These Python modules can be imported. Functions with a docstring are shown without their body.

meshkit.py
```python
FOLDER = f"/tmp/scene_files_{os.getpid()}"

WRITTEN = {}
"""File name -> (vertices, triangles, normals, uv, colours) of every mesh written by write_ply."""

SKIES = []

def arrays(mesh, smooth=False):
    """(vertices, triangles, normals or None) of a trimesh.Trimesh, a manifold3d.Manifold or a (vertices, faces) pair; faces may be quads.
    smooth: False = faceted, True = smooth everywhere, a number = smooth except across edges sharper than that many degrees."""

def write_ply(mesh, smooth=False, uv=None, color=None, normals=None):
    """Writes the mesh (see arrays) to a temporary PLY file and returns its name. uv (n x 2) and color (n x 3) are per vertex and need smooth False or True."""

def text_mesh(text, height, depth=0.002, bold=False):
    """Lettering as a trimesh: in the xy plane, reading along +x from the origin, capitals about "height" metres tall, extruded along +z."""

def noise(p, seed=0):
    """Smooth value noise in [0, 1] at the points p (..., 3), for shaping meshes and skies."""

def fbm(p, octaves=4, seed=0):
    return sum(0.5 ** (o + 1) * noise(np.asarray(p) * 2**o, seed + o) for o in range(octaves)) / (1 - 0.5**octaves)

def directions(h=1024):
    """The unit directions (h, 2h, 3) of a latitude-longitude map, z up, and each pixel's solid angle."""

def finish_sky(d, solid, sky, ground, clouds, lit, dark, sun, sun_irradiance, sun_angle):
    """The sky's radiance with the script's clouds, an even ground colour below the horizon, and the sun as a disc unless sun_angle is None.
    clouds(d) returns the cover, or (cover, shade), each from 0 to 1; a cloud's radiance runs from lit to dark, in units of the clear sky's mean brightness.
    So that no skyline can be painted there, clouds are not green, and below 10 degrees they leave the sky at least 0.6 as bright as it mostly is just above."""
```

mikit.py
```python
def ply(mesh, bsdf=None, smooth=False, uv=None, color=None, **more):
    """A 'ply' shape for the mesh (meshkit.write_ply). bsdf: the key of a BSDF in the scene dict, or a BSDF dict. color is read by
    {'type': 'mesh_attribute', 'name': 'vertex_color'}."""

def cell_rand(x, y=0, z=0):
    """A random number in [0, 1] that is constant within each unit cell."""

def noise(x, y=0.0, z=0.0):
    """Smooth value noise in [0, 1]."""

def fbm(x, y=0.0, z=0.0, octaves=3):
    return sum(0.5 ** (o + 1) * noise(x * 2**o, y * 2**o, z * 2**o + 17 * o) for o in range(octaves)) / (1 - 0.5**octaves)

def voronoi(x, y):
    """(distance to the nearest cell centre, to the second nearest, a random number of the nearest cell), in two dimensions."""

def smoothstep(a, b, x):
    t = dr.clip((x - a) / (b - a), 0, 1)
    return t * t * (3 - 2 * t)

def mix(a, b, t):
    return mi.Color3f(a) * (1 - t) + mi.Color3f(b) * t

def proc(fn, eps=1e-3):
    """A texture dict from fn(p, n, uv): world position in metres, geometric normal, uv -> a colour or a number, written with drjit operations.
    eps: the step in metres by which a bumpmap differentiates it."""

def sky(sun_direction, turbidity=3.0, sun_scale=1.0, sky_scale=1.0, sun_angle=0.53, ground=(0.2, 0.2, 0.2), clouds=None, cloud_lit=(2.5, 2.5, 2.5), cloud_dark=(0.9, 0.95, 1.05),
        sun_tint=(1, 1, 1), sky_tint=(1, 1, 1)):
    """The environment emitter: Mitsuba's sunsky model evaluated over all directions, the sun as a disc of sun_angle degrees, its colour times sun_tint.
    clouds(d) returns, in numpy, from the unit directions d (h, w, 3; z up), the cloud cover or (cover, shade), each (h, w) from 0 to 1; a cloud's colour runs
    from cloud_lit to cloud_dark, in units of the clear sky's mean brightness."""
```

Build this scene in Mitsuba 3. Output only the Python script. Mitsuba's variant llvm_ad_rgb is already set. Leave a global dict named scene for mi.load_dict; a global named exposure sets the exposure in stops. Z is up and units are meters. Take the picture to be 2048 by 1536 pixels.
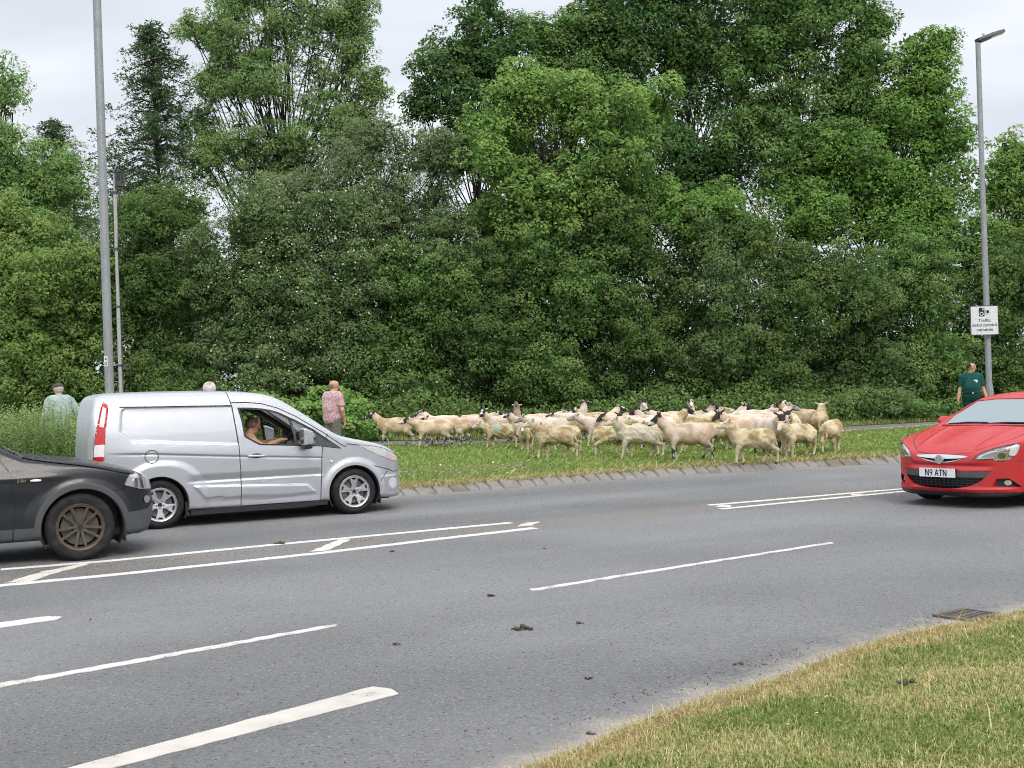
import math, random
import numpy as np, trimesh, manifold3d as m3, shapely, drjit as dr, mitsuba as mi
import mikit, meshkit
from shapely.geometry import Polygon, LineString
from shapely import affinity
T = mi.ScalarTransform4f
scene, labels = {}, {}
# ------------------------------------------------------------------ camera, sky, exposure
ROLL = 0.0327
scene['camera'] = {'type': 'perspective', 'fov': 44.55, 'fov_axis': 'x', 'near_clip': 0.1, 'far_clip': 3000.0,
    'to_world': T().look_at(origin=[0, 0, 1.75], target=[0, 1, 1.75], up=[math.sin(ROLL), 0, math.cos(ROLL)])}

def clouds(d):
    el = np.clip(d[..., 2], 0.02, 1)
    p = np.stack([d[..., 0] / (el + 0.25) * 1.6, d[..., 1] / (el + 0.25) * 1.6, el * 1.5], -1)
    n = meshkit.fbm(p * np.array([1.2, 2.6, 2.0]) + 7.3, 4, 3)
    n2 = meshkit.fbm(p * 0.7 + 2.1, 3, 9)
    F = 3.3 * (1.4 + 1.6 * d[..., 2]) / 3                 # a bright overcast, brighter towards the zenith
    shade = np.clip((3.4 - F) / 2.25 - 0.02 + 0.62 * (n - 0.5) + 0.28 * (n2 - 0.5), 0, 1)
    return np.ones(el.shape), shade
scene['sky'] = mikit.sky([0.32, -1.05, 1.0], turbidity=4, sun_scale=0.29, sun_angle=28, sun_tint=(0.87, 0.98, 1.20), clouds=clouds,
    cloud_lit=(3.10, 3.20, 3.35), cloud_dark=(1.03, 1.13, 1.29), ground=(0.10, 0.12, 0.07))
exposure = 2.35

# ------------------------------------------------------------------ helpers
def numbered(key):
    if key not in scene and not any(k.startswith(key + '__') for k in scene) and key not in labels:
        return key
    n = 1
    while True:
        k = f'{key}_{n:03d}'
        if k not in scene and k not in labels and not any(q.startswith(k + '__') for q in scene):
            return k
        n += 1
_used = {}
def fresh(key):
    n = _used.get(key)
    _used[key] = 0 if n is None else n + 1
    return key if n is None else f'{key}_{n + 1:03d}'
def thing(name, label=None, category=None, group=None, kind=None):
    k = fresh(name)
    d = {}
    if label: d['label'] = label
    if category: d['category'] = category
    if group: d['group'] = group
    if kind: d['kind'] = kind
    if d: labels[k] = d
    return k
def part(parent, name, mesh, bsdf, smooth=False, color=None, label=None, kind=None, tw=None, uv=None):
    k = fresh(parent + '__' + name)
    sh = mesh if isinstance(mesh, dict) else mikit.ply(mesh, bsdf, smooth=smooth, color=color, uv=uv)
    if isinstance(mesh, dict): sh = dict(mesh)
    if tw is not None: sh['to_world'] = tw
    scene[k] = sh
    if label or kind:
        labels[k] = {}
        if label: labels[k]['label'] = label
        if kind: labels[k]['kind'] = kind
    return k
def single(name, mesh, bsdf, label=None, category=None, group=None, kind=None, smooth=False, color=None, tw=None, uv=None):
    k = thing(name, label, category, group, kind)
    sh = dict(mesh) if isinstance(mesh, dict) else mikit.ply(mesh, bsdf, smooth=smooth, color=color, uv=uv)
    if tw is not None: sh['to_world'] = tw
    scene[k] = sh
    return k
def tw(x, y, z=0, rz=0, s=1, rx=0, ry=0):
    t = T().translate([x, y, z]).rotate([0, 0, 1], rz)
    if ry: t = t.rotate([0, 1, 0], ry)
    if rx: t = t.rotate([1, 0, 0], rx)
    return t.scale(s) if s != 1 else t
def rgb(*c): return {'type': 'rgb', 'value': list(c)}
def mat(name, **k):
    scene[name] = {'type': 'twosided', 'bsdf': {'type': 'principled', **k}}
def pm(name, color, rough=0.5, metal=0.0, cc=0.0, spec=0.5):
    mat(name, base_color=rgb(*color) if isinstance(color, tuple) else color, roughness=rough, metallic=metal, clearcoat=cc, clearcoat_gloss=0.95, specular=spec)
VC = {'type': 'mesh_attribute', 'name': 'vertex_color'}
scene['vc_diffuse'] = {'type': 'twosided', 'bsdf': {'type': 'diffuse', 'reflectance': VC}}
mat('vc_soft', base_color=VC, roughness=0.85, specular=0.2, sheen=0.4)
mat('vc_skin', base_color=VC, roughness=0.55, specular=0.35)

def cat(ms):
    ms = [m for m in ms if m is not None]
    vs, fs, o = [], [], 0
    for m in ms:
        v, f = (m if isinstance(m, tuple) else (np.asarray(m.vertices), np.asarray(m.faces)))
        vs.append(v); fs.append(np.asarray(f) + o); o += len(v)
    return np.vstack(vs), np.vstack(fs)
def box(x0, x1, y0, y1, z0, z1):
    v = np.array([[x, y, z] for x in (x0, x1) for y in (y0, y1) for z in (z0, z1)], float)
    f = np.array([[0, 1, 3], [0, 3, 2], [4, 6, 7], [4, 7, 5], [0, 4, 5], [0, 5, 1], [2, 3, 7], [2, 7, 6], [0, 2, 6], [0, 6, 4], [1, 5, 7], [1, 7, 3]])
    return v, f
def man(mesh):
    v, f = mesh
    return m3.Manifold(m3.Mesh(np.asarray(v, np.float32), np.asarray(f, np.uint32)))
def unman(m, tol=0.0):
    if tol: m = m.simplify(tol)
    q = m.to_mesh()
    return np.array(q.vert_properties[:, :3], float), np.array(q.tri_verts, int)
def extr(poly, h):
    """Manifold prism of an xy polygon, z from 0 to h"""
    p = np.asarray(poly, float)
    if 0.5 * np.sum(p[:, 0] * np.roll(p[:, 1], -1) - p[:, 1] * np.roll(p[:, 0], -1)) < 0: p = p[::-1]
    return m3.Manifold.extrude(m3.CrossSection([p], m3.FillRule.NonZero), h)
def tube(pts, radii, sides=8, cap=True):
    p = np.asarray(pts, float); n = len(p)
    r = np.broadcast_to(np.asarray(radii, float), (n,))
    t = np.gradient(p, axis=0); t /= np.linalg.norm(t, axis=1, keepdims=True) + 1e-12
    ref = np.array([0, 0, 1.0]) if abs(t[:, 2]).mean() < 0.8 else np.array([1.0, 0, 0])
    a = np.cross(t, ref); a /= np.linalg.norm(a, axis=1, keepdims=True) + 1e-12
    b = np.cross(t, a); g = np.arange(sides) * 2 * np.pi / sides
    v = p[:, None] + r[:, None, None] * (np.cos(g)[None, :, None] * a[:, None] + np.sin(g)[None, :, None] * b[:, None])
    i, j = np.meshgrid(np.arange(n - 1), np.arange(sides), indexing='ij')
    q = np.stack([i * sides + j, i * sides + (j + 1) % sides, (i + 1) * sides + (j + 1) % sides, (i + 1) * sides + j], -1).reshape(-1, 4)
    f = np.vstack([q[:, [0, 1, 2]], q[:, [0, 2, 3]]]); v = v.reshape(-1, 3)
    if cap:
        v = np.vstack([v, p[:1], p[-1:]]); c0, c1 = len(v) - 2, len(v) - 1; j = np.arange(sides)
        f = np.vstack([f, np.stack([(j + 1) % sides, j, j * 0 + c0], 1), np.stack([(n - 1) * sides + j, (n - 1) * sides + (j + 1) % sides, j * 0 + c1], 1)])
    return v, f
def lathe(prof, n=32, axis='z'):
    """profile of (r, h) revolved about z (or y)"""
    prof = np.asarray(prof, float); g = np.arange(n) * 2 * np.pi / n
    v = np.stack([prof[:, None, 0] * np.cos(g), prof[:, None, 0] * np.sin(g), np.broadcast_to(prof[:, None, 1], (len(prof), n))], -1).reshape(-1, 3)
    i, j = np.meshgrid(np.arange(len(prof) - 1), np.arange(n), indexing='ij')
    q = np.stack([i * n + j, i * n + (j + 1) % n, (i + 1) * n + (j + 1) % n, (i + 1) * n + j], -1).reshape(-1, 4)
    f = np.vstack([q[:, [0, 1, 2]], q[:, [0, 2, 3]]])
    if axis == 'y': v = v[:, [0, 2, 1]]; f = f[:, ::-1]
    return v, f
def prism(poly, z0, z1):
    """capped prism of an xy polygon (shapely or points)"""
    P = poly if hasattr(poly, 'exterior') else Polygon(poly)
    m = trimesh.creation.extrude_polygon(P.buffer(0), z1 - z0, engine='earcut')
    return np.array(m.vertices) + [0, 0, z0], np.array(m.faces)
def xf(mesh, M=None, t=(0, 0, 0), rz=0.0, s=1.0):
    v, f = mesh
    v = np.asarray(v) * s
    if rz:
        c, q = math.cos(math.radians(rz)), math.sin(math.radians(rz)); v = v @ np.array([[c, q, 0], [-q, c, 0], [0, 0, 1]])
    if M is not None: v = v @ np.asarray(M).T
    return v + np.asarray(t), f
def cr(pts, n=8, closed=False):
    """Catmull-Rom through the points"""
    p = np.asarray(pts, float)
    q = np.vstack([p[-1:], p, p[:2]]) if closed else np.vstack([2 * p[0] - p[1], p, 2 * p[-1] - p[-2]])
    out = []
    for i in range(1, len(q) - 2):
        t = np.linspace(0, 1, n, endpoint=False)[:, None]
        a, b, c, d = q[i - 1], q[i], q[i + 1], q[i + 2]
        out.append(0.5 * (2 * b + (c - a) * t + (2 * a - 5 * b + 4 * c - d) * t ** 2 + (3 * b - a - 3 * c + d) * t ** 3))
    if not closed: out.append(p[-1:])
    return np.vstack(out)
def sstep(a, b, x):
    t = np.clip((x - a) / (b - a), 0, 1); return t * t * (3 - 2 * t)
# ------------------------------------------------------------------ ground, road, verges, path
KERB = np.array([(-60, -14), (-36, 0.2), (-20, 9.6), (-12, 14.2), (-7, 17.0), (-4, 18.75), (-1.79, 20.1), (-1.08, 20.55), (-.26, 21.0), (.6, 21.42), (1.5, 21.92), (2.42, 22.35), (3.35, 22.70), (4.35, 23.06), (5.3, 23.37), (6.35, 23.66), (7.4, 23.95), (9, 24.4), (12, 25.4), (16, 26.9), (25, 31), (60, 50)], float)
NEAR = np.array([(-60, -40), (-14, -8), (-6, -1), (-2.0, 3.4), (-.75, 4.75), (.05, 5.62), (.33, 5.93), (.68, 6.37), (1.03, 6.70), (1.33, 6.98), (1.63, 7.28), (2.1, 7.8), (2.55, 8.20), (3.12, 8.56), (3.68, 8.92), (5, 9.72), (8, 11.4), (14, 14.0), (30, 21), (60, 36)], float)
PATHN = np.array([(-60, 26), (-20, 31.0), (-8, 32.4), (-3, 33.1), (0, 33.7), (5, 33.9), (9, 34.0), (11, 34.7), (15, 36.6), (20, 39.6), (40, 54), (60, 70)], float)
KC, NC, PC = cr(KERB, 10), cr(NEAR, 10), cr(PATHN, 10)
def curve_y(c, x): return np.interp(x, c[:, 0], c[:, 1])
def offset(c, d):
    t = np.gradient(c, axis=0); t /= np.linalg.norm(t, axis=1, keepdims=True)
    return c + d * np.stack([-t[:, 1], t[:, 0]], 1)
PF = offset(PC, 2.7)
def verge_z(x, y):
    """height of the far verge (kerb side to hedge)"""
    x, y = np.asarray(x, float), np.asarray(y, float)
    d = y - curve_y(KC, x)
    z = 0.10 + 0.05 * sstep(0, 2.0, d) + 0.13 * sstep(0.5, -7, x) * sstep(0, 4, d)
    return z + 0.25 * sstep(3.0, 6.0, y - curve_y(PC, x))
def near_z(x, y):
    d = curve_y(NC, x) - np.asarray(y, float)
    return 0.008 + 0.05 * sstep(0, .5, d) + 0.10 * sstep(0.3, 4, d)
def strip(c0, c1, n, zf, dz=0.0):
    """sheet between two curves with the same number of points"""
    s = np.linspace(0, 1, n)[:, None, None]
    p = c0[None] * (1 - s) + c1[None] * s
    z = zf(p[..., 0], p[..., 1]) + dz
    m = c0.shape[0]
    v = np.concatenate([p, np.broadcast_to(z, p.shape[:2])[..., None]], -1).reshape(-1, 3)
    i, j = np.meshgrid(np.arange(n - 1), np.arange(m - 1), indexing='ij')
    q = np.stack([i * m + j, i * m + j + 1, (i + 1) * m + j + 1, (i + 1) * m + j], -1).reshape(-1, 4)
    f = np.vstack([q[:, [0, 1, 2]], q[:, [0, 2, 3]]])
    if np.cross(v[f[0, 1]] - v[f[0, 0]], v[f[0, 2]] - v[f[0, 0]])[2] < 0: f = f[:, ::-1]
    return v, f
XS = np.concatenate([np.linspace(-60, -8, 60), np.linspace(-7.9, 16, 200), np.linspace(16.3, 60, 60)])
def on(c, d=0.0):
    c = offset(c, d) if d else c
    return np.stack([XS, np.interp(XS, c[:, 0], c[:, 1])], 1)

def seg_dist(px, py, pts):
    d = mi.Float(1e3)
    for (x0, y0), (x1, y1) in zip(pts[:-1], pts[1:]):
        ex, ey = x1 - x0, y1 - y0; L = ex * ex + ey * ey
        t = dr.clip(((px - x0) * ex + (py - y0) * ey) / L, 0, 1)
        d = dr.minimum(d, dr.sqrt(dr.square(px - x0 - t * ex) + dr.square(py - y0 - t * ey)))
    return d
NEARP = [tuple(p) for p in NEAR[3:-3]]
KERBP = [tuple(p) for p in KERB[3:-3]]
HATCHP = [(-9, 10.0), (-5.1, 12.45), (-2.4, 14.0), (0.2, 15.5), (2.7, 17.0), (5.9, 18.6), (9, 20.3)]
def asphalt(p, n, uv):
    x, y = p.x, p.y
    ag = mikit.noise(x * 160, y * 160)                      # stone chips
    ag2 = mikit.noise(x * 70 + 5, y * 70)
    big = mikit.fbm(x * 0.55, y * 0.8, 0, 4)
    lane = mikit.fbm((x * 0.88 + y * 0.47) * 0.12, (y * 0.88 - x * 0.47) * 0.75, 3, 3)
    v = 0.150 + 0.060 * (ag - 0.5) + 0.04 * (ag2 - 0.5) + 0.06 * (big - 0.5) + 0.085 * (lane - 0.5)
    v = v + 0.12 * mikit.smoothstep(0.93, 0.985, mikit.cell_rand(x * 75, y * 75)) * mikit.noise(x * 200, y * 200)
    v = v * (1 - 0.45 * mikit.smoothstep(0.955, 0.99, mikit.cell_rand(x * 60 + 9, y * 60)))
    c = mi.Color3f(v * 0.985, v * 0.998, v * 1.02)
    dn = seg_dist(x, y, NEARP)
    dust = mikit.smoothstep(0.45, 0.02, dn + 0.35 * (mikit.fbm(x * 5, y * 5, 1, 3) - 0.5)) 
    c = mikit.mix(c, mi.Color3f(0.30, 0.275, 0.245) * (0.7 + 0.6 * ag), dust * 0.85)
    dk = seg_dist(x, y, KERBP)
    c = mikit.mix(c, mi.Color3f(0.20, 0.192, 0.18) * (0.7 + 0.6 * ag), 0.55 * mikit.smoothstep(0.6, 0.0, dk + 0.3 * (mikit.fbm(x * 3, y * 3, 2, 3) - 0.5)))
    dh = seg_dist(x, y, HATCHP)
    grit = mikit.smoothstep(0.62, 0.12, dh + 0.30 * (mikit.fbm(x * 2.2, y * 2.2, 5, 4) - 0.5))
    c = mikit.mix(c, mi.Color3f(0.17, 0.152, 0.136) * (0.55 + 0.9 * ag), 0.55 * grit)
    return c
mat('asphalt', base_color=mikit.proc(asphalt), roughness=0.75, specular=0.35)
scene['asphalt'] = {'type': 'bumpmap', 'scale': 1.0, 'arbitrary': mikit.proc(lambda p, n, uv: 0.0022 * mikit.noise(p.x * 110, p.y * 110) + 0.003 * mikit.noise(p.x * 45, p.y * 45), eps=0.003), 'bsdf': scene['asphalt']}
def soilc(p, n, uv):
    a = mikit.fbm(p.x * 6, p.y * 6, p.z * 6, 4)
    return mikit.mix((0.030, 0.042, 0.022), (0.075, 0.085, 0.05), a)
scene['soil'] = {'type': 'twosided', 'bsdf': {'type': 'diffuse', 'reflectance': mikit.proc(soilc)}}
def turf_near(p, n, uv):
    a = mikit.fbm(p.x * 2.1, p.y * 2.1, 0, 4); b = mikit.noise(p.x * 40, p.y * 40)
    dn = seg_dist(p.x, p.y, NEARP)
    c = mikit.mix((0.19, 0.20, 0.075), (0.40, 0.33, 0.17), mikit.smoothstep(0.35, 0.7, a * 0.6 + 0.4 * b))
    return mikit.mix(c, mi.Color3f(0.42, 0.31, 0.18) * (0.6 + 0.7 * b), mikit.smoothstep(0.55, 0.1, dn))
scene['turf_near'] = {'type': 'twosided', 'bsdf': {'type': 'diffuse', 'reflectance': mikit.proc(turf_near)}}
def turf_far(p, n, uv):
    a = mikit.fbm(p.x * 1.3, p.y * 1.3, 0, 4); b = mikit.noise(p.x * 30, p.y * 30)
    dk = seg_dist(p.x, p.y, KERBP)
    c = mikit.mix((0.11, 0.18, 0.045), (0.20, 0.23, 0.08), mikit.smoothstep(0.3, 0.75, a * 0.6 + 0.4 * b))
    return mikit.mix(c, mi.Color3f(0.25, 0.19, 0.09) * (0.6 + 0.7 * b), mikit.smoothstep(0.9, 0.25, dk + 0.5 * (a - 0.5)))
scene['turf_far'] = {'type': 'twosided', 'bsdf': {'type': 'diffuse', 'reflectance': mikit.proc(turf_far)}}
def pathc(p, n, uv):
    a = mikit.noise(p.x * 60, p.y * 60); b = mikit.fbm(p.x * 0.8, p.y * 1.5, 0, 3)
    return mikit.mix((0.17, 0.165, 0.165), (0.26, 0.235, 0.22), 0.5 * a + 0.5 * b)
scene['path_tarmac'] = {'type': 'twosided', 'bsdf': {'type': 'diffuse', 'reflectance': mikit.proc(pathc)}}
def paint(wear, col):
    def f(p, n, uv):
        a = mikit.noise(p.x * 130, p.y * 130); b = mikit.fbm(p.x * 7, p.y * 7, 0, 3)
        m = mikit.smoothstep(wear - 0.10, wear + 0.10, 0.65 * b + 0.35 * a)
        return mikit.mix(mi.Color3f(*col) * (0.82 + 0.25 * b), (0.21, 0.20, 0.19), 1 - m)
    return mikit.proc(f)
pm('road_paint', paint(0.16, (0.64, 0.63, 0.595)), 0.6)
pm('worn_paint', paint(0.36, (0.56, 0.55, 0.52)), 0.7)
pm('dull_paint', paint(0.24, (0.53, 0.505, 0.46)), 0.7)
pm('path_paint', paint(0.34, (0.58, 0.57, 0.55)), 0.7)

v, f = box(-900, 900, -300, 1500, -1, -0.35)
single('ground', (v, f), 'soil', label='bare earth under the hedge and out to the horizon', kind='structure')
single('road', strip(on(NC, -0.25), on(KC, 0.1), 12, lambda x, y: 0 * x), 'asphalt', label='grey tarmac carriageway with white lane markings', kind='structure')
single('near_verge', strip(on(NC, -9.0), on(NC, 0.0), 36, near_z), 'turf_near', label='dry mown grass verge in the foreground', kind='structure')
single('far_verge', strip(on(KC, 0.24), on(PC, 0.0), 22, verge_z), 'turf_far', label='green grass verge where the sheep walk', kind='structure')
single('path', strip(on(PC, -0.06), on(PF, 0.06), 6, verge_z, 0.012), 'path_tarmac', label='tarmac footpath and cycle track in front of the hedge', kind='structure')
single('hedge_bank', strip(on(PF, 0), on(PF, 40), 16, verge_z, 0.03), 'turf_far', label='rough grass bank at the foot of the hedge', kind='structure')

# painted markings, each its own piece of the road
rng = np.random.default_rng(5)
def ragged(pts, amp=0.012, step=0.08):
    P = np.asarray(pts, float); out = []
    for a, b in zip(P, np.roll(P, -1, 0)):
        n = max(2, int(np.linalg.norm(b - a) / step)); t = np.arange(n)[:, None] / n
        out.append(a + t * (b - a))
    q = np.vstack(out)
    return Polygon(q + rng.normal(0, amp, q.shape)).buffer(0)
def biggest(P): return max(P.geoms, key=lambda g: g.area) if hasattr(P, 'geoms') else P
def marking(pts, m='road_paint', amp=0.006, parent='road', name='painted_line', z0=0.0, z1=0.005):
    P = biggest(ragged(pts, amp))
    part(parent, name, prism(P, z0 + 0.001, z1), m)
def band(c, w):
    c = np.asarray(c, float); a, b = offset(c, w / 2), offset(c, -w / 2)
    return np.vstack([a, b[::-1]])
marking([(-2.62, 5.4), (-0.88, 7.33), (-0.76, 7.26), (-0.705, 7.14), (-0.77, 7.07), (-2.42, 5.4)], 'dull_paint', 0.004, name='lane_dash')
marking([(-5.9, 5.45), (-3.23, 7.73), (-1.37, 9.33), (-1.345, 9.235), (-3.18, 7.62), (-5.85, 5.34)], 'worn_paint', 0.009, name='lane_dash')
marking([(0.09, 10.62), (3.25, 12.97), (3.27, 12.88), (0.12, 10.52)], 'worn_paint', 0.006, name='lane_dash')
marking([(-5.9, 8.45), (-4.12, 9.84), (-3.80, 10.07), (-3.67, 10.02), (-3.66, 9.90), (-3.98, 9.65), (-5.74, 8.24)], 'road_paint', 0.008, name='lane_dash')
marking([(-8, 11.1), (5.6, 18.6), (9.5, 20.75), (9.5, 20.75)][:0] or [(6.2, 14.95), (9.6, 17.1), (9.65, 16.98), (6.25, 14.83)], 'worn_paint', 0.006, name='lane_dash')
marking(band([(-5.35, 12.95), (-4.4, 13.33), (-2.85, 14.25), (-1.4, 15.03), (-0.07, 15.76)], 0.13), 'road_paint', 0.005, name='hatch_border')
marking(band([(-9.5, 9.5), (-6.5, 10.98), (-4.90, 11.83), (-4.0, 12.28), (-2.12, 13.42), (-0.9, 14.32), (0.22, 15.10)], 0.15), 'road_paint', 0.006, name='hatch_border')
marking([(-4.93, 12.02), (-4.82, 12.7), (-4.62, 13.15), (-4.50, 13.17), (-4.62, 12.6), (-4.70, 12.02)], 'dull_paint', 0.012, name='hatch_bar')
marking([(-2.25, 13.56), (-2.08, 14.56), (-1.93, 14.56), (-2.07, 13.62)], 'dull_paint', 0.008, name='hatch_bar')
marking([(0.0, 15.33), (0.12, 15.72), (0.28, 15.76), (0.2, 15.38)], 'dull_paint', 0.012, name='hatch_bar')
marking(band([(2.64, 17.12), (4.2, 17.86), (5.85, 18.63), (8.6, 20.05)], 0.12), 'road_paint', 0.004, name='hatch_border')
marking(band([(2.71, 16.57), (4.2, 17.40), (5.75, 18.23), (8.6, 19.75)], 0.12), 'road_paint', 0.004, name='hatch_border')
marking([(2.68, 16.85), (2.74, 17.02), (2.91, 17.06), (2.86, 16.80)], 'dull_paint', 0.012, name='hatch_bar')
marking([(4.80, 17.86), (4.86, 18.06), (5.02, 18.04), (4.92, 17.84)], 'dull_paint', 0.01, name='hatch_bar')
# the worn line along the path, draped on it
wl = cr([(-24, 31.6), (-8, 33.15), (-3.1, 33.95), (-0.94, 34.45), (4, 34.75), (9.41, 35.0), (11.31, 36.0), (13.62, 37.5), (20, 41)], 30)
a, b = offset(wl, .05), offset(wl, -.05)
n = len(wl); vv = np.vstack([np.c_[a, verge_z(a[:, 0], a[:, 1]) + .017], np.c_[b, verge_z(b[:, 0], b[:, 1]) + .017]])
i = np.arange(n - 1)
part('path', 'painted_line', (vv, np.vstack([np.c_[i + n, i + n + 1, i + 1], np.c_[i + n, i + 1, i]])), 'path_paint')

# kerb of sloped stone setts
def settc(p, n, uv):
    a = mikit.fbm(p.x * 9, p.y * 9, p.z * 9, 4); b = mikit.noise(p.x * 60, p.y * 60, p.z * 60)
    c = mikit.mix((0.19, 0.18, 0.167), (0.33, 0.315, 0.29), 0.6 * a + 0.4 * b)
    return mikit.mix(c, (0.20, 0.165, 0.13), mikit.smoothstep(0.52, 0.80, mikit.fbm(p.x * 3 + 4, p.y * 3, p.z * 2, 3)))
scene['sett_stone'] = {'type': 'twosided', 'bsdf': {'type': 'diffuse', 'reflectance': mikit.proc(settc)}}
kk = KC[(KC[:, 0] > -5.5) & (KC[:, 0] < 12)]
s = np.r_[0, np.cumsum(np.linalg.norm(np.diff(kk, axis=0), axis=1))]
bed0, bed1 = on(KC, -0.02), on(KC, 0.30)
vb = np.vstack([np.c_[bed0, 0 * bed0[:, :1] - .02], np.c_[bed1, 0 * bed1[:, :1] + .075]]); m_ = len(bed0); i = np.arange(m_ - 1)
single('kerb', (vb, np.vstack([np.c_[i, i + 1, i + m_ + 1], np.c_[i, i + m_ + 1, i + m_]])), 'soil', label='kerb of grey stone setts laid on a slope along the far verge', kind='structure')
pos = 0.05; rs = random.Random(3)
while pos < s[-1] - 0.4:
    L = rs.uniform(0.19, 0.34)
    def pt(q):
        return np.array([np.interp(q, s, kk[:, 0]), np.interp(q, s, kk[:, 1])])
    p0, p1 = pt(pos + 0.006), pt(pos + L - 0.006)
    t = (p1 - p0) / np.linalg.norm(p1 - p0); nn = np.array([-t[1], t[0]])
    W = 0.27 + rs.uniform(-.02, .02); hf, hb = 0.018 + rs.uniform(-.008, .008), 0.115 + rs.uniform(-.014, .016)
    vs = []
    for (q, d, h) in [(p0, -0.02, -0.05), (p1, -0.02, -0.05), (p1, W, -0.05), (p0, W, -0.05)]:
        vs.append([*(q + nn * d), h])
    for c in range(4):
        q, d, h = [(p0, -0.02, hf), (p1, -0.02, hf), (p1, W, hb), (p0, W, hb)][c]
        vs.append([*(q + nn * (d + (0.0))), h - 0.02 + rs.uniform(-.006, .006)])
    for c in range(4):
        q, d, h = [(p0, 0.015, hf), (p1, 0.015, hf), (p1, W - .035, hb), (p0, W - .035, hb)][c]
        vs.append([*(q + t * (0.022 if c in (0, 3) else -0.022) + nn * d), h + 0.012 + rs.uniform(-.008, .008)])
    cc = np.mean(vs[8:], 0) + [0, 0, .006 + rs.uniform(-.004, .006)]
    vs.append(list(cc))
    fs = []
    for k in range(4):
        l = (k + 1) % 4
        fs += [[k, l, l + 4], [k, l + 4, k + 4], [k + 4, l + 4, l + 8], [k + 4, l + 8, k + 8], [k + 8, l + 8, 12]]
    part('kerb', 'stone_sett', (np.array(vs), np.array(fs)), 'sett_stone', smooth=35)
    pos += L
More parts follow.
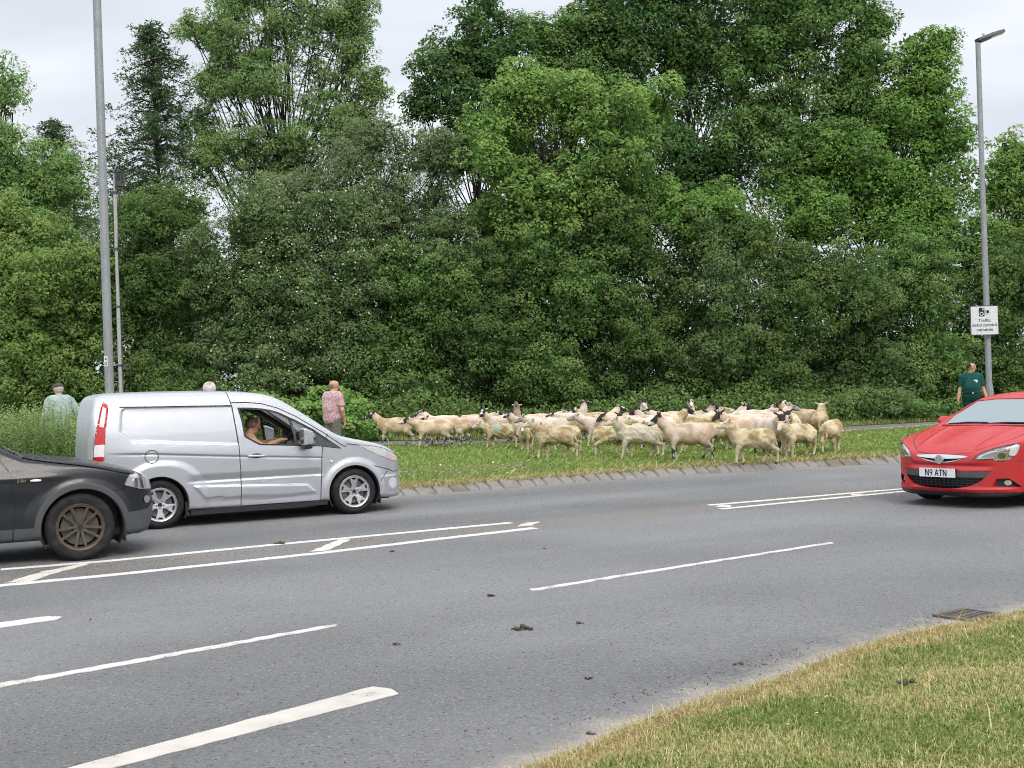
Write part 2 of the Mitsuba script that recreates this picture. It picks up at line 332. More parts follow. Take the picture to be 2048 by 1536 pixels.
# ------------------------------------------------------------------ shape tools
def psdf(x, y, poly):
    """signed distance to a closed polygon, negative inside (arrays of points)"""
    P = np.asarray(poly, float); d = np.full(x.shape, 1e9); inside = np.zeros(x.shape, bool)
    for (x0, y0), (x1, y1) in zip(P, np.roll(P, -1, 0)):
        ex, ey = x1 - x0, y1 - y0; L = ex * ex + ey * ey + 1e-18
        wx, wy = x - x0, y - y0
        t = np.clip((wx * ex + wy * ey) / L, 0, 1)
        d = np.minimum(d, (wx - t * ex) ** 2 + (wy - t * ey) ** 2)
        c = (y0 <= y) != (y1 <= y)
        if abs(ey) > 1e-12: inside ^= c & (wx < wy * ex / ey)
    d = np.sqrt(d)
    return np.where(inside, -d, d)
def psdf_table(poly, lo, hi, h=0.02):
    """the same on a grid, read back bilinearly (fast for many points)"""
    n = (np.ceil((np.asarray(hi) - lo) / h).astype(int) + 2)
    gx, gy = np.meshgrid(lo[0] + h * np.arange(n[0]), lo[1] + h * np.arange(n[1]), indexing='ij')
    tab = psdf(gx, gy, poly)
    def f(x, y):
        u = np.clip((x - lo[0]) / h, 0, n[0] - 1.001); v = np.clip((y - lo[1]) / h, 0, n[1] - 1.001)
        i, j = u.astype(int), v.astype(int); a, b = u - i, v - j
        return (tab[i, j] * (1 - a) + tab[i + 1, j] * a) * (1 - b) + (tab[i, j + 1] * (1 - a) + tab[i + 1, j + 1] * a) * b
    return f
def rinter(r, *ds):
    """rounded intersection of signed distances"""
    q = [d + r for d in ds]
    s = np.sqrt(sum(np.maximum(k, 0) ** 2 for k in q))
    return s + np.minimum(np.maximum.reduce(q), 0) - r
def smin(a, b, k):
    h = np.maximum(k - np.abs(a - b), 0) / k
    return np.minimum(a, b) - h * h * k * 0.25
def smax(a, b, k): return -smin(-a, -b, k)
def axis_list(a, b, nc, nf, fan=True):
    """(core coordinate, excess) along one axis"""
    t = np.tan(np.linspace(-np.pi / 4, np.pi / 4, 2 * nf + 1)); t = t[:nf]
    core = np.linspace(a, b, nc) if np.isscalar(nc) else np.asarray(nc, float)
    return np.concatenate([np.c_[np.full(nf, core[0]), t], np.c_[core, 0 * core], np.c_[np.full(nf, core[-1]), -t[::-1]]])
def wrap(sdf, ax, ay, az, corez, reach=1.6, steps=26):
    """shrink-wraps a box of rays, shot outwards from a core, onto sdf = 0. az's core coordinates run 0..1 between corez(x)"""
    A = [ax, ay, az]; N = [len(q) for q in A]
    verts, index = [], -np.ones(N, int)
    I = np.stack(np.meshgrid(*[np.arange(n) for n in N], indexing='ij'), -1)
    surf = ((I == 0) | (I == np.array(N) - 1)).any(-1)
    idx = I[surf]; index[surf] = np.arange(len(idx))
    C = np.stack([A[k][idx[:, k], 0] for k in range(3)], 1); E = np.stack([A[k][idx[:, k], 1] for k in range(3)], 1)
    zb, zt = corez(C[:, 0]); C[:, 2] = zb + (zt - zb) * C[:, 2]
    E /= np.linalg.norm(E, axis=1, keepdims=True)
    lo, hi = np.zeros(len(C)), np.full(len(C), reach)
    for _ in range(steps):
        mid = (lo + hi) / 2; p = C + mid[:, None] * E
        ins = sdf(p[:, 0], p[:, 1], p[:, 2]) < 0
        lo = np.where(ins, mid, lo); hi = np.where(ins, hi, mid)
    v = C + ((lo + hi) / 2)[:, None] * E
    fs = []
    for k in range(3):
        o = [q for q in range(3) if q != k]
        for end in (0, N[k] - 1):
            g = np.take(index, end, axis=k)           # axes o[0], o[1]
            q = np.stack([g[:-1, :-1], g[1:, :-1], g[1:, 1:], g[:-1, 1:]], -1).reshape(-1, 4)
            flip = (end == 0) != (k == 1)
            if flip: q = q[:, ::-1]
            fs.append(q)
    q = np.vstack(fs)
    return v, np.vstack([q[:, [0, 1, 2]], q[:, [0, 2, 3]]])
def side_prism(poly, y0, y1):
    """manifold: polygon in (x, z) pushed from y0 to y1"""
    return extr(poly, y1 - y0).transform(np.array([[1, 0, 0, 0], [0, 0, -1, y1], [0, 1, 0, 0]], float))
def front_prism(poly, x0, x1):
    """manifold: polygon in (y, z) pushed from x0 to x1"""
    return extr(poly, x1 - x0).transform(np.array([[0, 0, 1, x0], [1, 0, 0, 0], [0, 1, 0, 0]], float))
def top_prism(poly, z0, z1): return extr(poly, z1 - z0).translate([0, 0, z0])
def line_poly(pts, w):
    P = LineString(np.asarray(pts, float)).buffer(w / 2, cap_style=2, join_style=2)
    return np.array(P.exterior.coords)[:-1]
def ycyl(x, z, r, y0, y1, n=64):
    g = np.arange(n) * 2 * np.pi / n
    return side_prism(np.stack([x + r * np.cos(g), z + r * np.sin(g)], 1), y0, y1)
def hull_spheres(a, ra, b, rb, n=16):
    return m3.Manifold.batch_hull([m3.Manifold.sphere(ra, n).translate(list(map(float, a))), m3.Manifold.sphere(rb, n).translate(list(map(float, b)))])

def snets(fn, lo, hi, h):
    """naive surface nets: a smooth closed mesh of fn = 0 (fn negative inside)"""
    lo, hi = np.asarray(lo, float), np.asarray(hi, float)
    n = np.ceil((hi - lo) / h).astype(int) + 1
    G = np.meshgrid(*[lo[k] + h * np.arange(n[k]) for k in range(3)], indexing='ij')
    V = fn(G[0], G[1], G[2])
    S = V < 0
    c = np.zeros(n - 1, int)
    cor = [(a, b, d) for a in (0, 1) for b in (0, 1) for d in (0, 1)]
    sl = lambda o: tuple(slice(o[k], n[k] - 1 + o[k]) for k in range(3))
    for o in cor: c += S[sl(o)]
    act = (c > 0) & (c < 8)
    ci = np.argwhere(act)
    idx = -np.ones(n - 1, int); idx[act] = np.arange(len(ci))
    acc = np.zeros((len(ci), 3)); cnt = np.zeros(len(ci))
    for i, a in enumerate(cor):
        for b in cor[i + 1:]:
            if sum(abs(np.array(a) - b)) != 1: continue
            va, vb = V[sl(a)][act], V[sl(b)][act]
            x = (va < 0) != (vb < 0)
            t = np.where(x, va / np.where(x, va - vb, 1), 0)
            p = np.array(a) + t[:, None] * (np.array(b) - a)
            acc += np.where(x[:, None], p, 0); cnt += x
    v = lo + h * (ci + acc / cnt[:, None])
    fs = []
    for k in range(3):
        o1, o2 = (k + 1) % 3, (k + 2) % 3
        s0 = [slice(1, n[q] - 1) for q in range(3)]; s0[k] = slice(0, n[k] - 1)
        s1 = list(s0); s1[k] = slice(1, n[k])
        a, b = S[tuple(s0)], S[tuple(s1)]
        base = np.array([1, 1, 1]); base[k] = 0
        e = np.argwhere(a != b) + base
        if not len(e): continue
        up = S[e[:, 0], e[:, 1], e[:, 2]]
        def cell(d1, d2):
            q = e.copy(); q[:, o1] -= d1; q[:, o2] -= d2
            return idx[q[:, 0], q[:, 1], q[:, 2]]
        q = np.stack([cell(1, 1), cell(0, 1), cell(0, 0), cell(1, 0)], 1)
        q = np.where(up[:, None], q, q[:, ::-1])
        fs.append(q)
    q = np.vstack(fs)
    return v, np.vstack([q[:, [0, 1, 2]], q[:, [0, 2, 3]]])
def rcone(x, y, z, a, b, ra, rb, sy=1.0):
    """distance to a capsule whose radius runs from ra to rb (sy > 1 flattens it sideways)"""
    a, b = np.asarray(a, float), np.asarray(b, float); e = b - a; L = e @ e + 1e-12
    wx, wy, wz = x - a[0], y - a[1], z - a[2]
    t = np.clip((wx * e[0] + wy * e[1] + wz * e[2]) / L, 0, 1)
    return np.sqrt((wx - t * e[0]) ** 2 + ((wy - t * e[1]) * sy) ** 2 + (wz - t * e[2]) ** 2) - (ra + t * (rb - ra))
def ball(x, y, z, c, r):
    """distance to an ellipsoid (approximate)"""
    r = np.broadcast_to(np.asarray(r, float), 3)
    qx, qy, qz = (x - c[0]) / r[0], (y - c[1]) / r[1], (z - c[2]) / r[2]
    k0 = np.sqrt(qx * qx + qy * qy + qz * qz) + 1e-9
    k1 = np.sqrt((qx / r[0]) ** 2 + (qy / r[1]) ** 2 + (qz / r[2]) ** 2) + 1e-9
    return k0 * (k0 - 1) / k1
# ------------------------------------------------------------------ vehicles: materials and wheels
pm('silver_paint', (0.55, 0.565, 0.60), 0.32, 0.65, 1.0)
pm('grey_paint_line', (0.09, 0.09, 0.095), 0.6)
pm('black_plastic', (0.018, 0.018, 0.02), 0.45)
pm('grey_plastic', (0.065, 0.07, 0.075), 0.55)
pm('cabin_trim', (0.05, 0.05, 0.053), 0.8)
pm('pale_trim', (0.36, 0.35, 0.33), 0.8)
pm('seat_cloth', (0.035, 0.036, 0.042), 0.9)
def rubberc(p, n, uv):
    a = mikit.fbm(p.x * 14, p.y * 14, p.z * 14, 3)
    return mikit.mix((0.017, 0.017, 0.018), (0.040, 0.037, 0.034), mikit.smoothstep(0.35, 0.9, a))
mat('rubber', base_color=mikit.proc(rubberc), roughness=0.8, specular=0.3)
pm('alloy', (0.58, 0.58, 0.60), 0.33, 0.75)
def bronzec(p, n, uv):
    a = mikit.fbm(p.x * 25, p.y * 25, p.z * 25, 3)
    return mikit.mix((0.075, 0.060, 0.053), (0.15, 0.115, 0.095), a)
mat('dirty_alloy', base_color=mikit.proc(bronzec), roughness=0.5, metallic=0.5)
pm('brake_steel', (0.16, 0.155, 0.15), 0.5, 0.6)
pm('rusty_steel', (0.12, 0.115, 0.10), 0.6, 0.3)
pm('chrome', (0.85, 0.86, 0.88), 0.12, 1.0)
pm('red_lens', (0.55, 0.012, 0.015), 0.12, 0, 1.0)
pm('clear_lens', (0.72, 0.73, 0.75), 0.12, 0.3, 1.0)
pm('white_lens', (0.80, 0.77, 0.74), 0.2, 0, 1.0)
pm('amber_lens', (0.72, 0.47, 0.30), 0.15, 0, 1.0)
pm('plate_white', (0.74, 0.75, 0.78), 0.4)
pm('ink', (0.012, 0.012, 0.014), 0.5)
scene['window_glass'] = {'type': 'thindielectric', 'int_ior': 1.52}
def blend_glass(name, dark, w):
    scene[name] = {'type': 'blendbsdf', 'weight': w, 'a': {'type': 'thindielectric', 'int_ior': 1.6}, 'b': {'type': 'twosided', 'bsdf': {'type': 'principled', 'base_color': rgb(*dark), 'roughness': 0.05, 'specular': 0.6}}}
scene['lamp_glass'] = {'type': 'thindielectric', 'int_ior': 1.5}

def wheel(parent, x, y, side, R, rimR, width, style, m_rim, disc='brake_steel', steer=0.0, spin=0.0):
    """side -1: outer face looks to -y"""
    k = fresh(parent + '__wheel'); w = width / 2
    def put(mesh, name, m, sm):
        v, f = mesh
        v = np.array(v)
        if side > 0: v = v * [1, -1, 1]; f = np.asarray(f)[:, ::-1]
        if steer: v, f = xf((v, f), rz=steer)
        v = v + [x, y, R]
        kk = k + '__' + name if name else k
        kk = fresh(kk) if name else kk
        scene[kk] = mikit.ply((v, f), m, smooth=sm)
    tyre = [(rimR - .012, -w + .012), (rimR + .004, -w + .002), (rimR + .018, -w - .004), ((R + rimR) / 2, -w - .010), (R - .035, -w - .004), (R - .012, -w + .012), (R - .003, -w + .032),
            (R, -w + .05), (R, w - .05), (R - .012, w - .012), (R - .05, w), (rimR - .012, w - .012)]
    g = [-w * .5, -w * .15, w * .15, w * .5]
    tp = tyre[:7] + [(R, -w + .045)]
    for q in g: tp += [(R, q - .006), (R - .008, q - .005), (R - .008, q + .005), (R, q + .006)]
    tp += tyre[8:]
    put(lathe(tp, 48, 'y'), 'tyre', 'rubber', 35)
    put(lathe([(rimR + .002, -w + .004), (rimR - .004, -w - .001), (rimR - .016, -w + .006), (rimR - .022, -w + .03), (rimR - .035, -w + .10), (rimR - .035, w), (rimR - .03, w)], 40, 'y'), 'rim', m_rim, 40)
    C = shapely.Point(0, 0)
    face = C.buffer(rimR - .012, 48).difference(C.buffer(rimR - .030, 48)).union(C.buffer(.066, 32))
    def rot(P, a): return affinity.rotate(P, a, origin=(0, 0), use_radians=False)
    holes = []
    if style == 'five':
        for q in range(5):
            sp = Polygon([(-.034, .04), (.034, .04), (.030, .10), (.047, .135), (.064, rimR - .012), (-.064, rimR - .012), (-.047, .135), (-.030, .10)])
            hole = Polygon([(-.024, rimR - .056), (.024, rimR - .056), (.034, rimR - .026), (-.034, rimR - .026)])
            face = face.union(rot(sp.difference(hole), 90 * 0 + q * 72 + spin))
    elif style == 'ten':
        for q in range(5):
            for dd in (-1, 1):
                sp = LineString([(dd * .018, .05), (dd * .026, .09), (dd * .058, rimR - .015)]).buffer(.0135, cap_style=2)
                face = face.union(rot(sp, q * 72 + spin))
    else:
        for q in range(5):
            sp = LineString([(0, .04), (0, rimR - .015)]).buffer(.03, cap_style=2); face = face.union(rot(sp, q * 72 + spin))
    for q in range(5):
        b = rot(shapely.Point(0, .046).buffer(.009, 8), q * 72 + spin); face = face.difference(b)
    fm = prism(biggest(face), 0, .026)
    v, f = fm; r_ = np.hypot(v[:, 0], v[:, 1])
    dish = 0.018 * sstep(rimR, .05, r_)
    v2 = np.stack([v[:, 0], -w + .012 + dish + (.026 - v[:, 2]) , v[:, 1]], 1)
    put((v2, f), 'spokes', m_rim, 30)
    put(lathe([(0.0001, -w + .018), (.024, -w + .018), (.027, -w + .022), (.027, -w + .05)], 24, 'y'), 'centre_cap', 'black_plastic', 40)
    for q in range(5):
        an = math.radians(q * 72 + spin)
        put(xf(lathe([(.0001, 0), (.008, 0), (.008, .02)], 8, 'y'), t=(.046 * math.sin(an), -w + .036, .046 * math.cos(an))), 'wheel_bolt', 'black_plastic', False)
    put(lathe([(.0001, -w + .075), (.075, -w + .075), (.078, -w + .085), (rimR - .055, -w + .085), (rimR - .055, -w + .105), (.05, -w + .11)], 40, 'y'), 'brake_disc', disc, 30)
    put(lathe([(.0001, w - .02), (rimR - .03, w - .02), (rimR - .03, w - .015), (.0001, w - .015)], 24, 'y'), 'backing_plate', 'black_plastic', False)
    return k
def sheet(poly, yf, off=0.0, step=0.06, plane='xz'):
    """single sheet over a polygon in (x, z), laid at y = yf(x, z) + off"""
    P = Polygon(poly).buffer(0)
    P = shapely.segmentize(P, step)
    v, f = trimesh.creation.triangulate_polygon(P, engine='earcut')
    v = np.asarray(v); x, z = v[:, 0], v[:, 1]
    return np.stack([x, yf(x, z) + off, z], 1), np.asarray(f)
def mirror_poly(p): p = np.asarray(p, float); return np.vstack([p, (p * [1, -1])[::-1]])
def carbody(side, plan, front, r, ax, ay, az, corez, disp=None, inset=0.0):
    pad = 0.35
    bb = lambda P: (np.min(P, 0) - pad, np.max(P, 0) + pad)
    S, Pn, F = (psdf_table(np.asarray(q, float), *bb(np.asarray(q, float))) for q in (side, plan, front))
    sdf = lambda x, y, z: rinter(r, S(x, z), Pn(x, y), F(y, z)) + inset
    v, f = wrap(sdf, ax, ay, az, corez)
    if disp is not None:
        e = 0.004
        nx = sdf(v[:, 0] + e, v[:, 1], v[:, 2]) - sdf(v[:, 0] - e, v[:, 1], v[:, 2]); ny = sdf(v[:, 0], v[:, 1] + e, v[:, 2]) - sdf(v[:, 0], v[:, 1] - e, v[:, 2]); nz = sdf(v[:, 0], v[:, 1], v[:, 2] + e) - sdf(v[:, 0], v[:, 1], v[:, 2] - e)
        L = np.sqrt(nx ** 2 + ny ** 2 + nz ** 2) + 1e-9
        v = v + disp(v, np.stack([nx, ny, nz], 1) / L[:, None])
    return v, f

# ------------------------------------------------------------------ the silver van
VAN = tw(-2.63, 18.31, 0, 25.3)
def van_build():
    k = thing('panel_van', 'silver panel van with a topless driver at its open window', 'van')
    side = cr([(-3.44, .30), (-3.52, .36), (-3.555, .6), (-3.56, .95), (-3.515, 1.30), (-3.465, 1.58), (-3.41, 1.735), (-3.30, 1.795), (-3.05, 1.812), (-2.4, 1.813), (-1.75, 1.79), (-1.4, 1.757), (-1.15, 1.705), (-.93, 1.605), (-.6, 1.385), (-.25, 1.145), (-.02, 1.065), (.28, .995), (.53, .915), (.70, .81), (.80, .66), (.845, .47), (.86, .30)], 6)
    side = np.vstack([side, [(.80, .20), (.55, .185), (.4, .19), (-2.2, .20), (-3.1, .26)]])
    plan = mirror_poly(cr([(-3.56, 0), (-3.555, .5), (-3.53, .72), (-3.475, .825), (-3.36, .885), (-3.1, .905), (-2, .91), (-.2, .905), (.15, .90), (.38, .875), (.55, .825), (.68, .73), (.78, .56), (.84, .3), (.86, 0)], 5))
    front = np.asarray(cr([(.72, .17), (.86, .21), (.895, .34), (.908, .6), (.908, .92), (.893, 1.08), (.845, 1.32), (.79, 1.55), (.755, 1.68), (.70, 1.755), (.58, 1.797), (.3, 1.825), (0, 1.832)], 5))
    front = np.vstack([front, (front * [-1, 1])[::-1]])
    belt = lambda x: np.interp(x, [-3.4, -2.68, -1.59, -.46, .2], [1.012, .975, .890, .812, .78])
    pan = np.array([(-3.125, 1.30), (-3.10, 1.52), (-3.085, 1.57), (-3.045, 1.598), (-1.665, 1.572), (-1.605, 1.062), (-2.95, 1.165), (-3.0, 1.185)])
    mould = np.array([(-2.222, .535), (-.70, .462), (-.665, .455), (-.55, .34), (-.83, .335), (-.87, .322), (-1.80, .352), (-1.86, .372), (-2.06, .362), (-2.09, .375)])
    pt, mt = psdf_table(pan, (-3.7, .1), (.9, 1.9), .01), psdf_table(mould, (-3.7, .1), (.9, 1.9), .01)
    def disp(v, n):
        x, z = v[:, 0], v[:, 2]; lat = np.abs(n[:, 1]) * (np.abs(v[:, 1]) > .5)
        d = -0.020 * sstep(0.012, -0.012, pt(x, z))
        b = z - belt(x); fade = sstep(-3.35, -2.9, x) * sstep(-.40, -.52, x)
        d += fade * (-0.016 * np.exp(-(b / .012) ** 2) + .010 * sstep(-.02, .0, b) * sstep(.2, 0.02, b))
        rf, rr = np.hypot(x, z - .315), np.hypot(x + 2.66, z - .315)
        d += .022 * sstep(.50, .40, rf) * (z > .2) + .026 * sstep(.60, .50, rr - .06 * sstep(.0, .5, x + 2.66))
        mid = sstep(-2.35, -2.15, x) * sstep(-.42, -.55, x)
        d += mid * (-.030 * sstep(.70, .585, z) + .016 * sstep(.592, .572, z)) * sstep(.2, .3, z)
        d += .018 * sstep(.014, -.014, mt(x, z))
        bump = sstep(.40, .44, x) * sstep(.53, .49, z); d += .012 * bump
        return np.stack([0 * x, np.sign(v[:, 1]) * d * lat, 0 * x], 1)
    ax = axis_list(-3.30, .55, np.linspace(-3.30, .55, 260), 12)
    ay, az = axis_list(-.5, .5, 22, 16), axis_list(0, 1, 124, 12)
    def corez(x):
        top = np.interp(x, [-3.6, -3.3, -1.3, -1.0, -.6, -.2, .1, .55, .8], [1.55, 1.60, 1.56, 1.42, 1.19, .96, .86, .72, .6])
        return np.full_like(x, .36), top
    outer = man(carbody(side, plan, front, .05, ax, ay, az, corez, disp))
    axl, ayl, azl = axis_list(-3.30, .55, 60, 8), axis_list(-.5, .5, 10, 8), axis_list(0, 1, 24, 8)
    i1 = man(carbody(side, plan, front, .05, axl, ayl, azl, corez, None, .045))
    i2 = man(carbody(side, plan, front, .05, axl, ayl, azl, corez, None, .062))
    ing = man(carbody(side, plan, front, .05, ax, ay, az, corez, disp, .016))
    dlo = np.array([(-1.578, 1.545), (-1.42, 1.538), (-1.26, 1.522), (-1.14, 1.497), (-1.03, 1.462), (-.79, 1.338), (-.56, 1.205), (-.47, 1.135), (-.19, .935), (-.47, .980), (-1.295, 1.038), (-1.33, 1.045), (-1.505, 1.15), (-1.52, 1.175), (-1.54, 1.37)])
    hole = Polygon(dlo).buffer(-.015, join_style=1)
    hp = np.array(hole.exterior.coords)[:-1]
    holes = side_prism(hp, -1.2, 1.2)
    ws = side_prism(line_poly([(-.97, 1.60), (-.16, 1.075)], .26), -.66, .66)
    arches = [ycyl(0, .315, .375, -1.2, -.52), ycyl(0, .315, .375, .52, 1.2), ycyl(-2.66, .315, .375, -1.2, -.52), ycyl(-2.66, .315, .375, .52, 1.2)]
    lights = {}
    tl = np.array([(-3.315, 1.685), (-3.262, 1.64), (-3.29, 1.45), (-3.318, 1.313), (-3.345, .935), (-3.47, .93), (-3.46, 1.09), (-3.435, 1.274), (-3.385, 1.46), (-3.35, 1.60)])
    hl = np.array([(.085, .962), (.25, .945), (.45, .90), (.60, .83), (.72, .76), (.72, .70), (.60, .722), (.40, .80), (.25, .87)])
    fog = np.array([(.445, .49), (.50, .488), (.80, .48), (.80, .30), (.50, .30)])
    allg = []
    def cutgroove(lines, w=.014, y0=-1.2, y1=1.2):
        g = [side_prism(line_poly(l, w), y0, y1) for l in lines]
        allg.append(m3.Manifold.batch_boolean(g, m3.OpType.Add)); return allg[-1] - ing
    ell = [(-2.75 + .085 * math.cos(a), .952 + .085 * math.sin(a)) for a in np.linspace(0, 2 * np.pi, 40)]
    grooves = cutgroove([[(-1.715, 1.80), (-1.70, 1.72), (-1.657, 1.56), (-1.605, 1.06), (-1.586, .59), (-1.597, .20)], [(-.36, 1.14), (-.44, 1.0), (-.462, .80), (-.468, .60), (-.492, .22)],
        [(-1.675, 1.622), (-1.45, 1.617), (-1.25, 1.592), (-1.05, 1.53), (-.8, 1.405), (-.45, 1.18), (-.17, .98), (-.10, .95)], [(-3.12, 1.612), (-1.672, 1.583)], ell[:21], ell[20:],
        [(.30, .66), (.52, .60), (.60, .56), (.84, .56)], [(.085, .962), (-.10, .99)], [(.39, .44), (.52, .60)]])
    rear = front_prism(np.array([(-.005, .35), (.005, .35), (.005, 1.76), (-.005, 1.76)]), -3.7, -3.2) - ing
    rear += (front_prism(line_poly([(-.8, .52), (.8, .52)], .012), -3.7, -3.3) - ing)
    body = outer - i1 - holes - ws - grooves - rear
    for a in arches: body -= a
    cuts = {}
    for nm, poly in (('t', tl), ('h', hl), ('f', fog)):
        for s_ in (-1, 1):
            pr = side_prism(poly, *((-1.2, -.45) if s_ < 0 else (.45, 1.2)))
            if nm == 't': pr = pr
            piece = (outer ^ pr) - i1
            cuts[nm, s_] = piece; pg = side_prism(np.array(Polygon(poly).buffer(.007 if nm != 'f' else .004).exterior.coords)[:-1], *((-1.2, -.45) if s_ < 0 else (.45, 1.2))); body -= pg ^ (outer - i1)
    part(k, 'body', unman(body, .0004), 'silver_paint', smooth=28)
    lin = i1 - i2 - holes - ws
    for a in arches: lin -= a
    gap = allg[0] ^ (man(carbody(side, plan, front, .05, ax, ay, az, corez, disp, .011)) - ing) - holes - ws
    for a in arches: gap -= a
    part(k, 'panel_gap', unman(gap), 'grey_paint_line')
    part(k, 'cabin_lining', unman(lin.trim_by_plane([1, 0, 0], -1.78), .001), 'cabin_trim', smooth=28)
    # door window frames, quarter light and corner panel
    yo = lambda x, z: -np.interp(z, front[:65, 1], front[:65, 0])
    ysl = lambda s_: (lambda x, z: s_ * np.interp(z, [.2, .34, .6, .92, 1.08, 1.32, 1.55, 1.68], [.86, .895, .908, .908, .893, .845, .79, .755]))
    fr = Polygon(dlo).difference(hole)
    for s_ in (-1, 1):
        pr = side_prism(np.array(Polygon(dlo).buffer(.008).exterior.coords)[:-1], -1.2, 1.2) - side_prism(hp, -1.3, 1.3)
        ringo = man(carbody(side, plan, front, .05, axl, axis_list(-.5, .5, 22, 16), axis_list(0, 1, 60, 14), corez, None, -.004))
        rg = (pr ^ (ringo - i1)).trim_by_plane([0, s_, 0], .3)
        part(k, 'window_seal', unman(rg, .0004), 'black_plastic', smooth=30)
        post = sheet(line_poly([(-.885, 1.43), (-.80, 1.0)], .034), ysl(s_), -.012 * s_)
        part(k, 'window_post', cat([post, (post[0] - [0, .02 * s_, 0], post[1][:, ::-1])]), 'black_plastic')
        q = Polygon(dlo).intersection(Polygon([(-.90, 1.5), (-.81, .9), (-.53, .9), (-.53, 1.5)]))
        part(k, 'quarter_light', sheet(q.exterior.coords[:-1], ysl(s_), -.010 * s_), 'window_glass')
        q = Polygon(dlo).intersection(Polygon([(-.54, 1.5), (-.54, .9), (0, .9), (0, 1.5)]))
        part(k, 'corner_panel', sheet(q.exterior.coords[:-1], ysl(s_), -.006 * s_), 'grey_plastic')
        if s_ > 0:
            q = Polygon(dlo).intersection(Polygon([(-1.7, 1.6), (-1.7, .9), (-.80, .9), (-.885, 1.6)]))
            part(k, 'passenger_window', sheet(q.exterior.coords[:-1], ysl(s_), -.012), 'window_glass')
        # lamps
        z = cuts['t', s_]
        kk = part(k, 'tail_light', unman(z.trim_by_plane([0, 0, 1], 1.33)), 'red_lens', smooth=30)
        vv, ff = unman(z.trim_by_plane([0, 0, -1], -1.33).trim_by_plane([0, 0, 1], 1.14)); scene[fresh(kk + '__stop_lens')] = mikit.ply((vv, ff), 'red_lens', smooth=30)
        vv, ff = unman(z.trim_by_plane([0, 0, -1], -1.14).trim_by_plane([0, 0, 1], .985)); scene[fresh(kk + '__reversing_lens')] = mikit.ply((vv, ff), 'white_lens', smooth=30)
        vv, ff = unman(z.trim_by_plane([0, 0, -1], -.985)); scene[fresh(kk + '__lower_lens')] = mikit.ply((vv, ff), 'red_lens', smooth=30)
        ins = man(carbody(side, plan, front, .05, ax, ay, az, corez, disp, -.0035))
        wl_ = (side_prism(np.array([(-3.325, 1.63), (-3.285, 1.60), (-3.31, 1.45), (-3.335, 1.36), (-3.385, 1.375), (-3.36, 1.50)]), *((-1.2, -.45) if s_ < 0 else (.45, 1.2))) ^ (ins - i1))
        scene[fresh(kk + '__clear_lens')] = mikit.ply(unman(wl_), 'white_lens', smooth=30)
        h = part(k, 'headlight', unman(cuts['h', s_]), 'clear_lens', smooth=30)
        am = side_prism(np.array([(.56, .80), (.64, .77), (.64, .71), (.56, .735)]), *((-1.2, -.45) if s_ < 0 else (.45, 1.2))) ^ (ins - i1)
        scene[fresh(h + '__indicator')] = mikit.ply(unman(am), 'amber_lens', smooth=30)
        fk = part(k, 'fog_light_surround', unman(cuts['f', s_]), 'silver_paint', smooth=30)
        sp = ycyl(.60, .40, .075, *((-1.2, -.45) if s_ < 0 else (.45, 1.2))) ^ (ins - i1)
        scene[fresh(fk + '__fog_lens')] = mikit.ply(unman(sp), 'clear_lens', smooth=30)
        # mirror
        mb = m3.Manifold.batch_hull([m3.Manifold.sphere(.028, 12).translate([x_, s_ * y_, z_]) for x_, y_, z_ in [(-.755, .97, 1.035), (-.755, .97, 1.215), (-.755, 1.15, 1.035), (-.755, 1.15, 1.215), (-.665, .985, 1.045), (-.665, .985, 1.175), (-.665, 1.12, 1.045), (-.665, 1.12, 1.175)]])
        mk = part(k, 'door_mirror', unman(mb), 'silver_paint', smooth=40)
        base = m3.Manifold.batch_hull([m3.Manifold.sphere(.028, 12).translate([x_, s_ * y_, z_]) for x_, y_, z_ in [(-.73, .97, .985), (-.73, 1.10, .985), (-.67, .98, .985), (-.67, 1.09, .985), (-.66, .90, .975), (-.72, .90, .975)]])
        scene[fresh(mk + '__base')] = mikit.ply(unman(base), 'black_plastic', smooth=40)
        gl = box(-.786, -.784, *sorted((s_ * .965, s_ * 1.155)), 1.03, 1.22); scene[fresh(mk + '__mirror_glass')] = mikit.ply(gl, 'chrome')
        # handle, sill, mud flap
        hd = hull_spheres((-1.475, s_ * .918, .893), .016, (-1.265, s_ * .918, .888), .014, 12)
        part(k, 'door_handle', unman(hd), 'silver_paint', smooth=40)
        cup = m3.Manifold.sphere(1, 24).scale([.075, .008, .033]).translate([-1.37, s_ * .905, .895]); part(k, 'handle_recess', unman(cup), 'grey_plastic', smooth=True)
        part(k, 'sill_strip', box(-2.27, -.40, *sorted((s_ * .78, s_ * .905)), .165, .215), 'black_plastic')
        part(k, 'mud_flap', box(.365, .385, *sorted((s_ * .72, s_ * .885)), .13, .33), 'black_plastic')
        part(k, 'mud_flap', box(-2.335, -2.31, *sorted((s_ * .72, s_ * .885)), .17, .33), 'black_plastic')
        rep = m3.Manifold.sphere(.022, 16).scale([1, .4, 1]).translate([-.325, s_ * .905, .755]); part(k, 'side_repeater', unman(rep), 'clear_lens', smooth=True)
        part(k, 'wheel_arch_liner', unman((ycyl(0, .315, .374, *sorted((s_ * .50, s_ * .86))) - ycyl(0, .315, .36, *sorted((s_ * .515, s_ * .95)))).trim_by_plane([0, 0, 1], .12)), 'black_plastic', smooth=40)
        part(k, 'wheel_arch_liner', unman((ycyl(-2.66, .315, .374, *sorted((s_ * .50, s_ * .86))) - ycyl(-2.66, .315, .36, *sorted((s_ * .515, s_ * .95)))).trim_by_plane([0, 0, 1], .12)), 'black_plastic', smooth=40)
        wheel(k, 0, s_ * .785, s_, .318, .222, .205, 'five', 'alloy', steer=0, spin=0)
        wheel(k, -2.66, s_ * .785, s_, .318, .222, .205, 'five', 'alloy', spin=36)
